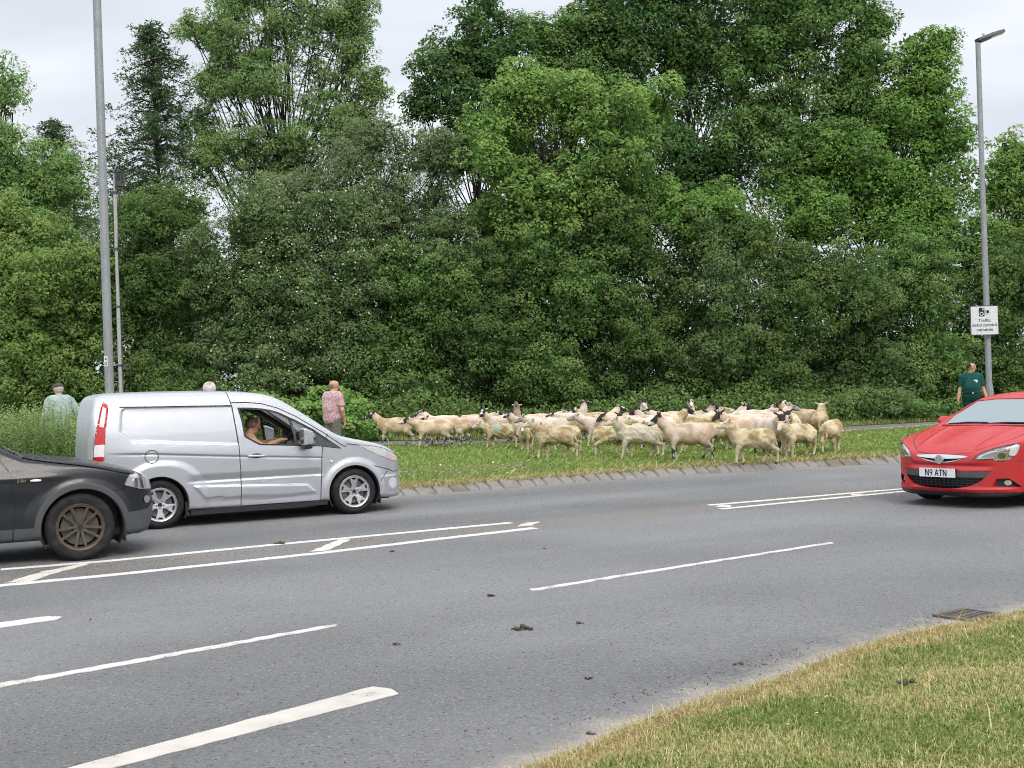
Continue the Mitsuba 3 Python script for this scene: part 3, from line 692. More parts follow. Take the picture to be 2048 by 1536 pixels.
    # windscreen, underbody, rear window, plate lamp
    wsheet = sheet([(-.97, -.65), (-.15, -.70), (-.15, .70), (-.97, .65)], lambda x, z: 0 * x)
    v, f = wsheet; v = np.stack([v[:, 0], v[:, 2], np.interp(v[:, 0], [-.97, -.15], [1.605, 1.085])], 1)
    part(k, 'windscreen', (v, f), 'window_glass')
    part(k, 'underbody', box(-3.3, .6, -.62, .62, .17, .24), 'black_plastic')
    part(k, 'rear_hinge', box(-3.50, -3.44, -.80, -.77, 1.26, 1.31), 'silver_paint')
    part(k, 'tow_ball', unman(m3.Manifold.sphere(.03, 16).translate([-3.60, 0, .46]) + m3.Manifold.cube([.12, .04, .05], True).translate([-3.55, 0, .42])), 'chrome', smooth=40)
    part(k, 'front_plate', box(.862, .872, -.26, .26, .42, .53), 'plate_white')
    # cabin furniture
    part(k, 'bulkhead', box(-1.80, -1.77, -.72, .72, .3, 1.62), 'cabin_trim')
    dash = side_prism(cr([(-.42, .55), (-.55, .75), (-.58, .93), (-.48, 1.00), (-.28, 1.00), (-.05, .98), (0, .6)], 5), -.76, .76); part(k, 'dashboard', unman(dash), 'cabin_trim', smooth=35)
    for s_ in (-1, 1):
        st = m3.Manifold.batch_hull([m3.Manifold.sphere(.06, 12).translate([x_, y_ + s_ * .40, z_]) for x_ in (-1.60, -1.12) for y_ in (-.20, .20) for z_ in (.52, .60)])
        bk = m3.Manifold.batch_hull([m3.Manifold.sphere(.05, 12).translate([x_, y_ + s_ * .40, z_]) for x_, z_, q in ((-1.60, .62, .2), (-1.70, 1.12, .17)) for y_ in (-q, q)])
        hr = m3.Manifold.batch_hull([m3.Manifold.sphere(.045, 12).translate([-1.70, y_ + s_ * .40, z_]) for y_ in (-.08, .08) for z_ in (1.22, 1.30)])
        part(k, 'seat', unman(st + bk + hr), 'seat_cloth', smooth=40)
    g = np.linspace(0, 2 * np.pi, 33)
    ring = np.stack([-.80 + .185 * np.sin(g) * .45, -.40 + .185 * np.cos(g), .985 + .185 * np.sin(g) * .89], 1)
    sw = cat([tube(ring, .015, 8, cap=False), tube([(-.80, -.40, .985), (-.55, -.40, .90)], .03, 8), tube([(-.80, -.57, .985), (-.80, -.23, .985)], .012, 6)])
    part(k, 'steering_wheel', sw, 'black_plastic', smooth=40)
    ap = cat([tube([(-.98, s_ * .69, 1.56), (-.62, s_ * .71, 1.34), (-.22, s_ * .74, 1.06)], .035, 8) for s_ in (1,)])
    part(k, 'pillar_trim', ap, 'pale_trim', smooth=40)
    for q in list(scene):
        if q.startswith(k + '__'): scene[q]['to_world'] = VAN
van_build()
# ------------------------------------------------------------------ black SUV and red hatchback
def flakec(p, n, uv): return mikit.mix((0.006, 0.0075, 0.012), (0.012, 0.014, 0.020), mikit.smoothstep(.5, .8, mikit.fbm(p.x * 4, p.y * 4, p.z * 7, 3)))
mat('black_paint', base_color=mikit.proc(flakec), roughness=0.35, specular=0.3, clearcoat=1.0, clearcoat_gloss=0.985)
pm('red_paint', (0.43, 0.004, 0.006), 0.35, 0.0, 1.0, 0.6)
scene['red_paint']['bsdf']['clearcoat_gloss'] = 0.985
pm('dark_glass', (0.01, 0.012, 0.013), 0.04, 0, 1.0, 0.8)
pm('windscreen_glass', (0.36, 0.42, 0.44), 0.10, 1.0)
pm('lamp_dark', (0.34, 0.35, 0.38), 0.3, 0.4)
pm('lamp_silver', (0.62, 0.62, 0.63), 0.25, 0.6)
def place(k, M):
    for q in list(scene):
        if q.startswith(k + '__'): scene[q]['to_world'] = M
def body_cache(side, plan, front, r, fine, coarse, corez):
    memo = {}
    def C(i, dd=None):
        q = (i, dd is not None)
        if q not in memo:
            a = coarse if (i >= .019 or dd is None) else fine
            memo[q] = man(carbody(side, plan, front, r, *a, corez, dd, i))
        return memo[q]
    return C
def suv_build():
    k = thing('sport_utility_vehicle', 'black four-wheel-drive car with a dirty bronze wheel, cut off by the left edge', 'car')
    side = cr([(-3.45, .34), (-3.60, .55), (-3.66, .8), (-3.60, 1.1), (-3.45, 1.42), (-3.2, 1.64), (-2.6, 1.685), (-1.9, 1.66), (-1.40, 1.54), (-1.0, 1.355), (-.60, 1.155), (-.45, 1.118), (-.2, 1.085), (.1, 1.04), (.35, .985), (.58, .92), (.745, .86), (.84, .755), (.87, .63), (.872, .50), (.82, .36), (.74, .26)], 6)
    side = np.vstack([side, [(.5, .22), (-.4, .235), (-3.2, .26)]])
    plan = mirror_poly(cr([(-3.66, 0), (-3.62, .6), (-3.5, .82), (-3.2, .90), (-2, .925), (0, .925), (.3, .918), (.48, .89), (.62, .82), (.73, .69), (.82, .45), (.87, 0)], 5))
    front = np.asarray(cr([(.72, .2), (.88, .27), (.92, .42), (.928, .7), (.925, .90), (.895, .99), (.86, 1.06), (.80, 1.25), (.72, 1.5), (.64, 1.62), (.45, 1.67), (0, 1.69)], 6))
    front = np.vstack([front, (front * [-1, 1])[::-1]])
    def disp(v, n):
        x, z = v[:, 0], v[:, 2]; lat = np.abs(n[:, 1]) * (np.abs(v[:, 1]) > .5)
        r = np.hypot(x - .03, z - .345); d = .022 * sstep(.56, .47, r) - .018 * sstep(.80, .62, z) * sstep(.55, .62, r) * (x < .2) + .012 * np.exp(-((z - .915) / .03) ** 2) * sstep(.0, -.4, x)
        r2 = np.hypot(x + 2.75, z - .345); d += .022 * sstep(.56, .47, r2)
        return np.stack([0 * x, np.sign(v[:, 1]) * d * lat, 0 * x], 1)
    ax = axis_list(-3.35, .55, np.r_[np.linspace(-3.35, -1.1, 50), np.linspace(-1.07, .55, 90)], 14)
    ay, az = axis_list(-.5, .5, 20, 22), axis_list(0, 1, 44, 26)
    def corez(x): return np.full_like(x, .40), np.interp(x, [-3.6, -3.2, -1.9, -1.3, -.8, -.5, .1, .55, .8], [1.1, 1.3, 1.35, 1.25, 1.0, .92, .84, .72, .66])
    cax, cay, caz = axis_list(-3.35, .55, np.r_[np.linspace(-3.35, -1.1, 20), np.linspace(-1.0, .55, 30)], 8), axis_list(-.5, .5, 12, 12), axis_list(0, 1, 20, 12)
    C = body_cache(side, plan, front, .06, (ax, ay, az), (cax, cay, caz), corez)
    outer, i1, ing, up = C(0, disp), C(.05), C(.014, disp), C(-.010, disp)
    def sp(poly, both=True, y=.3):
        a = side_prism(poly, -1.3, -y); return a + side_prism(poly, y, 1.3) if both else a
    body = outer - i1
    for x in (.03, -2.75): body -= ycyl(x, .345, .435, -1.3, -.5) + ycyl(x, .345, .435, .5, 1.3)
    dlo = np.array([(-.98, 1.20), (-1.25, 1.39), (-1.55, 1.52), (-1.9, 1.57), (-2.8, 1.58), (-3.2, 1.5), (-3.3, 1.22), (-2.0, 1.16)])
    gl = (sp(dlo) ^ (up - i1)); body -= sp(dlo)
    part(k, 'side_window', unman(gl.trim_by_plane([0, -1, 0], .3)), 'dark_glass', smooth=30)
    part(k, 'side_window', unman(gl.trim_by_plane([0, 1, 0], .3)), 'dark_glass', smooth=30)
    ws = side_prism(line_poly([(-1.30, 1.48), (-.68, 1.185)], .26), -.68, .68); body -= ws
    v, f = sheet([(-1.32, -.62), (-.66, -.74), (-.66, .74), (-1.32, .62)], lambda x, z: 0 * x)
    part(k, 'windscreen', (np.stack([v[:, 0], v[:, 2], np.interp(v[:, 0], [-1.32, -.66], [1.492, 1.176])], 1), f), 'windscreen_glass')
    hl = np.array([(.475, .785), (.50, .845), (.54, .90), (.62, .905), (.74, .87), (.90, .80), (.90, .70), (.66, .722)])
    g = [sp(line_poly(l, .012)) for l in ([(-.785, 1.12), (-.70, 1.00), (-.665, .92), (-.645, .63), (-.68, .24)], [(.29, .725), (.46, .735), (.475, .785)], [(-.56, 1.13), (-.3, 1.075), (0, 1.025), (.25, .975), (.45, .92), (.53, .905)], [(-1.9, 1.15), (-1.86, .6), (-1.9, .24)])]
    body -= m3.Manifold.batch_boolean(g, m3.OpType.Add) - ing
    body -= sp(np.array(Polygon(hl).buffer(.006).exterior.coords)[:-1], y=.35)
    part(k, 'body', unman(body, .0004), 'black_paint', smooth=28)
    ring = Polygon([(.03 + .497 * math.cos(a), .345 + .497 * math.sin(a)) for a in np.linspace(0, 2 * np.pi, 80)])
    ring2 = affinity.translate(ring, -2.78)
    low = Polygon([(.45, .15), (.49, .485), (.62, .49), (.74, .50), (.86, .60), (.95, .60), (.95, .15)]).union(Polygon([(-3.0, .15), (-3.0, .39), (-.30, .385), (-.30, .15)])).union(ring).union(ring2).union(Polygon([(-3.8, .15), (-3.8, .6), (-3.1, .5), (-3.1, .15)]))
    for q in (.03, -2.75): low = low.difference(shapely.Point(q, .345).buffer(.432, 32))
    low = biggest(low.intersection(shapely.box(-4, .16, 1, 2)))
    cp = np.array(low.exterior.coords)[:-1]
    clad = (side_prism(cp, -1.3, 1.3)) ^ (up - C(.02))
    clad -= sp(line_poly([(-.67, .40), (-.68, .2)], .012))
    part(k, 'wheel_arch_cladding', unman(clad, .0004), 'grey_plastic', smooth=28)
    for s_ in (-1, 1):
        ys = (-1.3, -.35) if s_ < 0 else (.35, 1.3)
        h = part(k, 'headlight', unman((side_prism(hl, *ys) ^ (C(.02, disp) - i1))), 'lamp_silver', smooth=30)
        scene[fresh(h + '__lens')] = mikit.ply(unman(side_prism(hl, *ys) ^ (C(0, disp) - C(.014, disp))), 'lamp_glass', smooth=30)
        scene[fresh(h + '__reflector')] = mikit.ply(unman(m3.Manifold.sphere(.055, 20).translate([.60, s_ * .80, .80]) ^ C(.010, disp)), 'chrome', smooth=40)
        dv = side_prism(np.array([(.645, .90), (.665, .895), (.70, .73), (.68, .73)]), *ys) ^ (outer - i1); scene[fresh(h + '__divider')] = mikit.ply(unman(dv), 'black_plastic', smooth=30)
        fg = part(k, 'fog_light', unman(ycyl(.735, .60, .042, *ys, 24) ^ (up - i1)), 'lamp_dark', smooth=30)
        scene[fresh(fg + '__lens')] = mikit.ply(unman(ycyl(.735, .60, .028, *ys, 20) ^ (up - i1)), 'chrome', smooth=30)
        rp = m3.Manifold.sphere(1, 20).scale([.058, .010, .014]).translate([-.435, s_ * .932, .892]); part(k, 'side_repeater', unman(rp), 'white_lens', smooth=True)
        tm = meshkit.text_mesh('2.0d', .030, .004); v = np.array(tm.vertices); v = np.stack([v[:, 0] - .625, -.938 - v[:, 2], v[:, 1] + .882], 1)
        if s_ > 0: v = v * [-1, -1, 1] + [-1.12, 0, 0]
        part(k, 'badge_lettering', (v, np.array(tm.faces)), 'chrome')
        mb = m3.Manifold.batch_hull([m3.Manifold.sphere(.03, 12).translate([x_, s_ * y_, z_]) for x_, y_, z_ in [(-1.10, .95, 1.15), (-1.10, .95, 1.27), (-1.10, 1.08, 1.16), (-1.10, 1.08, 1.25), (-1.0, .96, 1.16), (-1.0, 1.05, 1.22)]]); part(k, 'door_mirror', unman(mb), 'black_paint', smooth=40)
        part(k, 'mud_flap', box(.452, .472, *sorted((s_ * .74, s_ * .92)), .175, .4), 'black_plastic')
        part(k, 'wheel_arch_liner', unman((ycyl(.03, .345, .434, *sorted((s_ * .45, s_ * .87))) - ycyl(.03, .345, .42, *sorted((s_ * .465, s_ * .95)))).trim_by_plane([0, 0, 1], .15)), 'black_plastic', smooth=40)
        wheel(k, 0, s_ * .80, s_, .362, .252, .235, 'ten', 'dirty_alloy', 'rusty_steel', spin=180)
        wheel(k, -2.75, s_ * .80, s_, .362, .252, .235, 'ten', 'dirty_alloy', 'rusty_steel', spin=150)
    part(k, 'underbody', box(-3.3, .65, -.62, .62, .22, .3), 'black_plastic')
    for y0 in (-.5, .12): part(k, 'wiper', tube([(-.62, y0, 1.175), (-.66, y0 + .25, 1.20), (-.68, y0 + .52, 1.215)], .013, 6), 'black_plastic')
    part(k, 'cowl', box(-.70, -.52, -.72, .72, 1.10, 1.140), 'black_plastic')
    part(k, 'bonnet_washer_jet', unman(m3.Manifold.sphere(.015, 10).translate([-.30, -.35, 1.10]) + m3.Manifold.sphere(.015, 10).translate([-.30, .35, 1.10])), 'black_plastic', kind='stuff')
    dash = side_prism(np.array([(-.75, .9), (-1.05, 1.0), (-1.0, 1.10), (-.75, 1.12)]), -.7, .7); part(k, 'dashboard', unman(dash), 'cabin_trim')
    place(k, tw(-5.07, 14.28, 0, 24.5))
suv_build()

def red_build():
    k = thing('hatchback', 'shiny red hatchback car driving in from the right', 'car')
    side = cr([(-4.30, .30), (-4.40, .45), (-4.43, .7), (-4.40, .92), (-4.25, 1.02), (-3.95, 1.14), (-3.4, 1.31), (-2.8, 1.415), (-2.35, 1.432), (-2.02, 1.405), (-1.72, 1.315), (-1.35, 1.145), (-1.06, 1.005), (-.92, .965), (-.60, .888), (-.32, .802), (-.15, .730), (-.055, .665), (-.012, .58), (.012, .47), (.025, .38), (.02, .28), (-.015, .20)], 6)
    side = np.vstack([side, [(-.08, .135), (-.4, .15), (-.6, .17), (-3.9, .18)]])
    ps = [(0.03, 0), (0.018, .25), (-.03, .42), (-.10, .56), (-.20, .70), (-.29, .80), (-.39, .87), (-.55, .905), (-.9, .92), (-2.0, .925), (-3.6, .92), (-4.1, .87), (-4.32, .72), (-4.43, .4), (-4.44, 0)]
    plan = mirror_poly(cr(ps[::-1], 6))
    front = np.asarray(cr([(.74, .13), (.88, .2), (.915, .36), (.925, .55), (.918, .72), (.895, .82), (.86, .90), (.80, 1.0), (.72, 1.14), (.62, 1.30), (.52, 1.375), (.3, 1.415), (0, 1.435)], 6))
    front = np.vstack([front, (front * [-1, 1])[::-1]])
    def disp(v, n):
        x, y, z = v.T; a = np.abs(y); lat = np.abs(n[:, 1]) * (a > .5)
        d = .024 * sstep(.56, .42, np.hypot(x + .93, z - .325)) + .024 * sstep(.56, .42, np.hypot(x + 3.62, z - .325))
        d -= .03 * np.exp(-((z - .5) / .12) ** 2) * sstep(-1.3, -1.6, x) * sstep(-3.3, -3.0, x)
        hood = sstep(-.05, -.25, x) * sstep(-1.05, -.85, x) * np.maximum(n[:, 2], 0)
        dz = hood * (.014 * sstep(.06, .0, np.abs(a - .40 - .10 * (-x)) - .0) + .012 * sstep(.30, .05, a))
        fr = np.maximum(n[:, 0], 0) * sstep(-.6, -.2, x)
        dx = fr * (-.022 * np.exp(-((z - .535) / .03) ** 2) * sstep(.72, .5, a) + .018 * np.exp(-((z - .245) / .02) ** 2))
        return np.stack([dx, np.sign(y) * d * lat, dz], 1)
    ax = axis_list(-4.1, -.34, np.r_[np.linspace(-4.1, -1.9, 44), np.linspace(-1.86, -.34, 74)], 30)
    ay, az = axis_list(-.52, .52, 64, 26), axis_list(0, 1, 40, 30)
    def corez(x): return np.full_like(x, .38), np.interp(x, [-4.3, -3.8, -2.8, -2.0, -1.5, -1.1, -.8, -.34, -.2], [.7, .82, 1.08, 1.1, .95, .78, .70, .56, .5])
    cax, cay, caz = axis_list(-4.1, -.34, np.r_[np.linspace(-4.1, -1.9, 20), np.linspace(-1.86, -.34, 30)], 12), axis_list(-.52, .52, 24, 14), axis_list(0, 1, 18, 16)
    C = body_cache(side, plan, front, .045, (ax, ay, az), (cax, cay, caz), corez)
    outer, i1, ing, up = C(0, disp), C(.06), C(.014, disp), C(-.004, disp)
    fp = lambda poly, x0=-.75, x1=.3: front_prism(poly, x0, x1)
    my = lambda P: np.asarray(P, float) * [-1, 1]
    hl = np.array([(.452, .622), (.479, .658), (.544, .716), (.65, .757), (.736, .782), (.80, .797), (.868, .806), (.872, .764), (.858, .69), (.82, .628), (.745, .603), (.69, .603), (.634, .624), (.546, .620)])
    fogp = np.array([(.639, .285), (.66, .345), (.68, .382), (.785, .387), (.828, .350), (.885, .275)])
    intake = np.array([(-.635, .476), (-.585, .41), (-.52, .345), (-.41, .288), (-.27, .262), (-.13, .250), (.13, .250), (.27, .262), (.41, .288), (.52, .345), (.585, .41), (.635, .476), (.3, .470), (-.3, .470)])
    grille = np.array([(-.392, .665), (-.2, .676), (0, .680), (.2, .676), (.392, .665), (.31, .622), (.20, .590), (.08, .570), (0, .565), (-.08, .570), (-.20, .590), (-.31, .622)])
    body = outer - i1
    deep = lambda d: C(d)
    body -= fp(intake, -.5) + fp(grille, -.4)
    for P in (hl, my(hl)): body -= fp(np.array(Polygon(P).buffer(.006).exterior.coords)[:-1], -.80)
    for P in (fogp, my(fogp)): body -= fp(P, -.60)
    for x in (-.93, -3.62): body -= ycyl(x, .325, .372, -1.3, -.5) + ycyl(x, .325, .372, .5, 1.3)
    wsp = top_prism(np.array([(-1.07, -.64), (-1.10, .0), (-1.07, .64), (-1.30, .665), (-1.70, .565), (-1.76, .3), (-1.77, 0), (-1.76, -.3), (-1.70, -.565), (-1.30, -.665)]), .9, 1.6)
    body -= wsp
    dlo = np.array([(-1.32, .985), (-1.75, 1.20), (-2.1, 1.31), (-2.6, 1.345), (-3.1, 1.28), (-3.5, 1.12), (-3.3, 1.02)])
    gs = []
    for a, b in ((-1.3, -.3), (.3, 1.3)):
        pr = side_prism(dlo, a, b); gs.append(pr ^ (up - i1)); body -= pr
    gr = [fp(line_poly(l, .010)) for l in ([(.452, .622), (.395, .565), (.38, .545)], [(-.452, .622), (-.395, .565), (-.38, .545)])]
    gr += [top_prism(line_poly(l, .012), .5, 1.3) for s_ in (-1, 1) for l in ([(-1.22, s_ * .76), (-.9, s_ * .775), (-.6, s_ * .75), (-.46, s_ * .70), (-.33, s_ * .62), (-.22, s_ * .52), (-.135, s_ * .43)],)]
    gr += [top_prism(line_poly([(-.105, -.42), (-.068, -.2), (-.06, 0), (-.068, .2), (-.105, .42)], .008), .64, 1.3)]
    gr += [side_prism(line_poly([(-.62, .62), (-.40, .60), (-.36, .60)], .010), a, b) for a, b in ((-1.3, -.5), (.5, 1.3))]
    gr += [side_prism(line_poly([(-1.42, .98), (-1.40, .6), (-1.45, .2)], .010), a, b) for a, b in ((-1.3, -.5), (.5, 1.3))]
    gr = m3.Manifold.batch_boolean(gr, m3.OpType.Add); body -= gr - ing
    gap = gr ^ (C(.009, disp) - ing)
    for x in (-.93, -3.62): gap -= ycyl(x, .325, .372, -1.3, 1.3)
    part(k, 'panel_gap', unman(gap), 'grey_paint_line')
    low = body.trim_by_plane([0, 0, -1], -.205); body = body.trim_by_plane([0, 0, 1], .207)
    part(k, 'body', unman(body, .0004), 'red_paint', smooth=28)
    part(k, 'front_lip', unman(low, .0005), 'black_plastic', smooth=28)
    # lower intake: backing, trim strip, grid of bars
    ik = part(k, 'lower_intake', unman(fp(np.array(Polygon(intake).buffer(.004).exterior.coords)[:-1], -.6) ^ (C(.055) - C(.075))), 'ink', smooth=30)
    strip = np.array([(-.628, .470), (-.575, .398), (.575, .398), (.628, .470), (.3, .465), (-.3, .465)])
    scene[fresh(ik + '__trim_strip')] = mikit.ply(unman(fp(strip, -.5) ^ (outer - C(.03))), 'grey_plastic', smooth=30)
    lowp = Polygon(intake).intersection(shapely.box(-1, .2, 1, .40))
    for zb in (.290, .322, .354, .384):
        b = lowp.intersection(shapely.box(-1, zb - .0055, 1, zb + .0055)); b = biggest(b)
        scene[fresh(ik + '__grille_bar')] = mikit.ply(unman(fp(np.array(b.exterior.coords)[:-1], -.5) ^ (C(.022) - C(.045))), 'black_plastic', smooth=30)
    for yb in np.arange(-.50, .51, .0625):
        b = lowp.intersection(shapely.box(yb - .004, .2, yb + .004, .40))
        if b.is_empty: continue
        scene[fresh(ik + '__grille_bar')] = mikit.ply(unman(fp(np.array(biggest(b).exterior.coords)[:-1], -.5) ^ (C(.028) - C(.05))), 'black_plastic', smooth=30)
    gk = part(k, 'upper_grille', unman(fp(np.array(Polygon(grille).buffer(.004).exterior.coords)[:-1], -.5) ^ (C(.03) - C(.05))), 'ink', smooth=30)
    bar = np.array([(-.385, .662), (-.2, .672), (0, .676), (.2, .672), (.385, .662), (.33, .638), (.2, .628), (0, .618), (-.2, .628), (-.33, .638)])
    thin = np.array([(-.325, .632), (-.20, .604), (-.08, .585), (0, .580), (.08, .585), (.20, .604), (.325, .632), (.20, .594), (.08, .573), (0, .568), (-.08, .573), (-.20, .594)])
    scene[fresh(gk + '__chrome_bar')] = mikit.ply(unman(fp(bar, -.5) ^ (up - C(.03))), 'lamp_silver', smooth=30)
    scene[fresh(gk + '__chrome_bar')] = mikit.ply(unman(fp(thin, -.5) ^ (up - C(.03))), 'lamp_silver', smooth=30)
    # round emblem: ring and a winged beast reduced to its strokes
    E = shapely.Point(0, 0)
    emb = E.buffer(.056, 24).difference(E.buffer(.046, 24))
    emb = emb.union(LineString(cr([(-.040, .018), (-.018, .034), (.004, .026), (-.004, .004), (-.030, -.012)], 6)).buffer(.007)).union(LineString(cr([(.0, .014), (.022, .022), (.036, .004), (.024, -.018), (.004, -.034)], 6)).buffer(.008)).union(LineString([(-.02, -.01), (.008, -.036)]).buffer(.008))
    v, f = prism(biggest(emb), 0, .008); ek = part(k, 'emblem', (np.stack([v[:, 2] + .004, v[:, 0], v[:, 1] + .615], 1), f), 'lamp_silver')
    v, f = prism(E.buffer(.055, 24), 0, .02); scene[fresh(ek + '__disc')] = mikit.ply((np.stack([v[:, 2] - .017, v[:, 0], v[:, 1] + .615], 1), f), 'lamp_dark')
    # number plate
    pk = part(k, 'number_plate', unman(m3.Manifold.cube([.012, .52, .111], True).translate([.056, 0, .45])), 'plate_white')
    tmm = meshkit.text_mesh('N9 ATN', .079, .003, True); v = np.array(tmm.vertices); w_ = v[:, 0].max() - v[:, 0].min()
    v[:, 0] = (v[:, 0] - v[:, 0].min()) / w_ * .315 - .17; v = np.stack([.0622 + v[:, 2], v[:, 0], v[:, 1] + .4105], 1)
    scene[fresh(pk + '__lettering')] = mikit.ply((v, np.array(tmm.faces)), 'ink')
    part(k, 'number_plate_holder', box(-.02, .050, -.25, .25, .40, .50), 'black_plastic')
    for s_ in (-1, 1):
        S = (lambda P: np.asarray(P, float)) if s_ > 0 else my
        q = lambda P, o, i: fp(S(P), -.85) ^ (o - i)
        cin = C(.045)
        h = part(k, 'headlight', unman(q(hl, cin, i1)), 'lamp_dark', smooth=30)
        c1 = C(.014, disp)
        drl = line_poly([(.50, .634), (.525, .664), (.60, .704), (.70, .728), (.79, .742)], .012)
        scene[fresh(h + '__light_strip')] = mikit.ply(unman(q(drl, c1, i1)), 'plate_white', smooth=30)
        drl2 = line_poly([(.50, .632), (.60, .636), (.64, .642)], .010); scene[fresh(h + '__light_strip')] = mikit.ply(unman(q(drl2, c1, i1)), 'plate_white', smooth=30)
        up_ = np.array([(.56, .715), (.65, .752), (.78, .785), (.78, .752), (.66, .735)]); scene[fresh(h + '__upper_reflector')] = mikit.ply(unman(q(up_, C(.03, disp), i1)), 'lamp_silver', smooth=30)
        am = np.array([(.785, .672), (.80, .782), (.866, .80), (.868, .764), (.85, .69), (.825, .655)]); scene[fresh(h + '__indicator')] = mikit.ply(unman(q(am, C(.02, disp), i1)), 'clear_lens', smooth=30)
        cy = lambda r: np.array([(.722 + r * math.cos(a), .662 + r * math.sin(a)) for a in np.linspace(0, 2 * np.pi, 28)[:-1]])
        scene[fresh(h + '__projector_ring')] = mikit.ply(unman(fp(S(cy(.052)), -.85) ^ (C(.02, disp) - i1) - fp(S(cy(.041)), -.9)), 'chrome', smooth=30)
        scene[fresh(h + '__projector_lens')] = mikit.ply(unman(fp(S(cy(.040)), -.85) ^ (C(.02, disp) - i1)), 'dark_glass', smooth=30)
        lr = np.array([(.64, .612), (.69, .640), (.72, .606)]); scene[fresh(h + '__lower_reflector')] = mikit.ply(unman(q(lr, C(.03, disp), i1)), 'lamp_silver', smooth=30)
        scene[fresh(h + '__lens')] = mikit.ply(unman(q(hl, C(0, disp), C(.014, disp))), 'lamp_glass', smooth=30)
        fk = part(k, 'fog_light_recess', unman(fp(S(fogp), -.75) ^ (C(.045) - i1)), 'ink', smooth=30)
        fc = np.array([(.765 + .032 * math.cos(a), .328 + .032 * math.sin(a)) for a in np.linspace(0, 2 * np.pi, 24)[:-1]])
        scene[fresh(fk + '__fog_lens')] = mikit.ply(unman(fp(S(fc), -.75) ^ (C(.03, disp) - i1)), 'chrome', smooth=30)
        mb = m3.Manifold.batch_hull([m3.Manifold.sphere(.03, 14).translate([x_, s_ * y_, z_]) for x_, y_, z_ in [(-1.62, .93, .98), (-1.62, .93, 1.07), (-1.62, 1.08, .99), (-1.62, 1.08, 1.07), (-1.53, .95, .985), (-1.53, 1.05, 1.04), (-1.60, .84, .96)]]); part(k, 'door_mirror', unman(mb), 'red_paint', smooth=40)
        part(k, 'side_window', unman(gs[0 if s_ < 0 else 1]), 'dark_glass', smooth=30)
        part(k, 'wheel_arch_liner', unman((ycyl(-.93, .325, .371, *sorted((s_ * .48, s_ * .86))) - ycyl(-.93, .325, .357, *sorted((s_ * .495, s_ * .95)))).trim_by_plane([0, 0, 1], .12)), 'black_plastic', smooth=40)
        wheel(k, -.93, s_ * .79, s_, .332, .235, .235, 'five', 'alloy', spin=10)
        wheel(k, -3.62, s_ * .79, s_, .332, .235, .235, 'five', 'alloy', spin=40)
    v, f = trimesh.creation.triangulate_polygon(shapely.segmentize(Polygon([(-1.05, -.66), (-1.08, 0), (-1.05, .66), (-1.30, .685), (-1.72, .58), (-1.79, 0), (-1.72, -.58), (-1.30, -.685)]), .08), engine='earcut'); v = np.asarray(v)
    z = np.interp(v[:, 0], [-1.80, -1.72, -1.35, -1.06], [1.342, 1.312, 1.142, 1.002]) - .004
    part(k, 'windscreen', (np.c_[v, z], np.asarray(f)), 'windscreen_glass', smooth=True)
    bnd = [(-1.10, -.62), (-1.125, 0), (-1.10, .62)]
    part(k, 'wiper_cowl', prism(Polygon(line_poly([(-1.06, -.66), (-1.085, 0), (-1.06, .66)], .075)), .968, 1.004), 'black_plastic')
    for y0, y1 in ((-.10, .55), (-.60, -.02)): part(k, 'wiper', tube([(-1.085, y0, 1.015), (-1.12, (y0 + y1) / 2, 1.036), (-1.115, y1, 1.034)], .010, 6), 'black_plastic')
    part(k, 'dashboard', unman(side_prism(np.array([(-1.1, .6), (-1.75, .6), (-1.72, .88), (-1.5, .95), (-1.12, .95)]), -.7, .7)), 'cabin_trim', smooth=30)
    for s_ in (-1, 1): part(k, 'seat', unman(m3.Manifold.batch_hull([m3.Manifold.sphere(.06, 12).translate([x_, s_ * .38 + y_, z_]) for x_, z_ in ((-2.25, .5), (-2.45, 1.22)) for y_ in (-.17, .17)])), 'seat_cloth', smooth=40)
    part(k, 'rear_view_mirror', box(-1.72, -1.69, -.11, .11, 1.20, 1.26), 'black_plastic')
    part(k, 'underbody', box(-4.2, -.25, -.6, .6, .15, .22), 'black_plastic')
    place(k, tw(5.40, 15.90, 0, 216))
red_build()
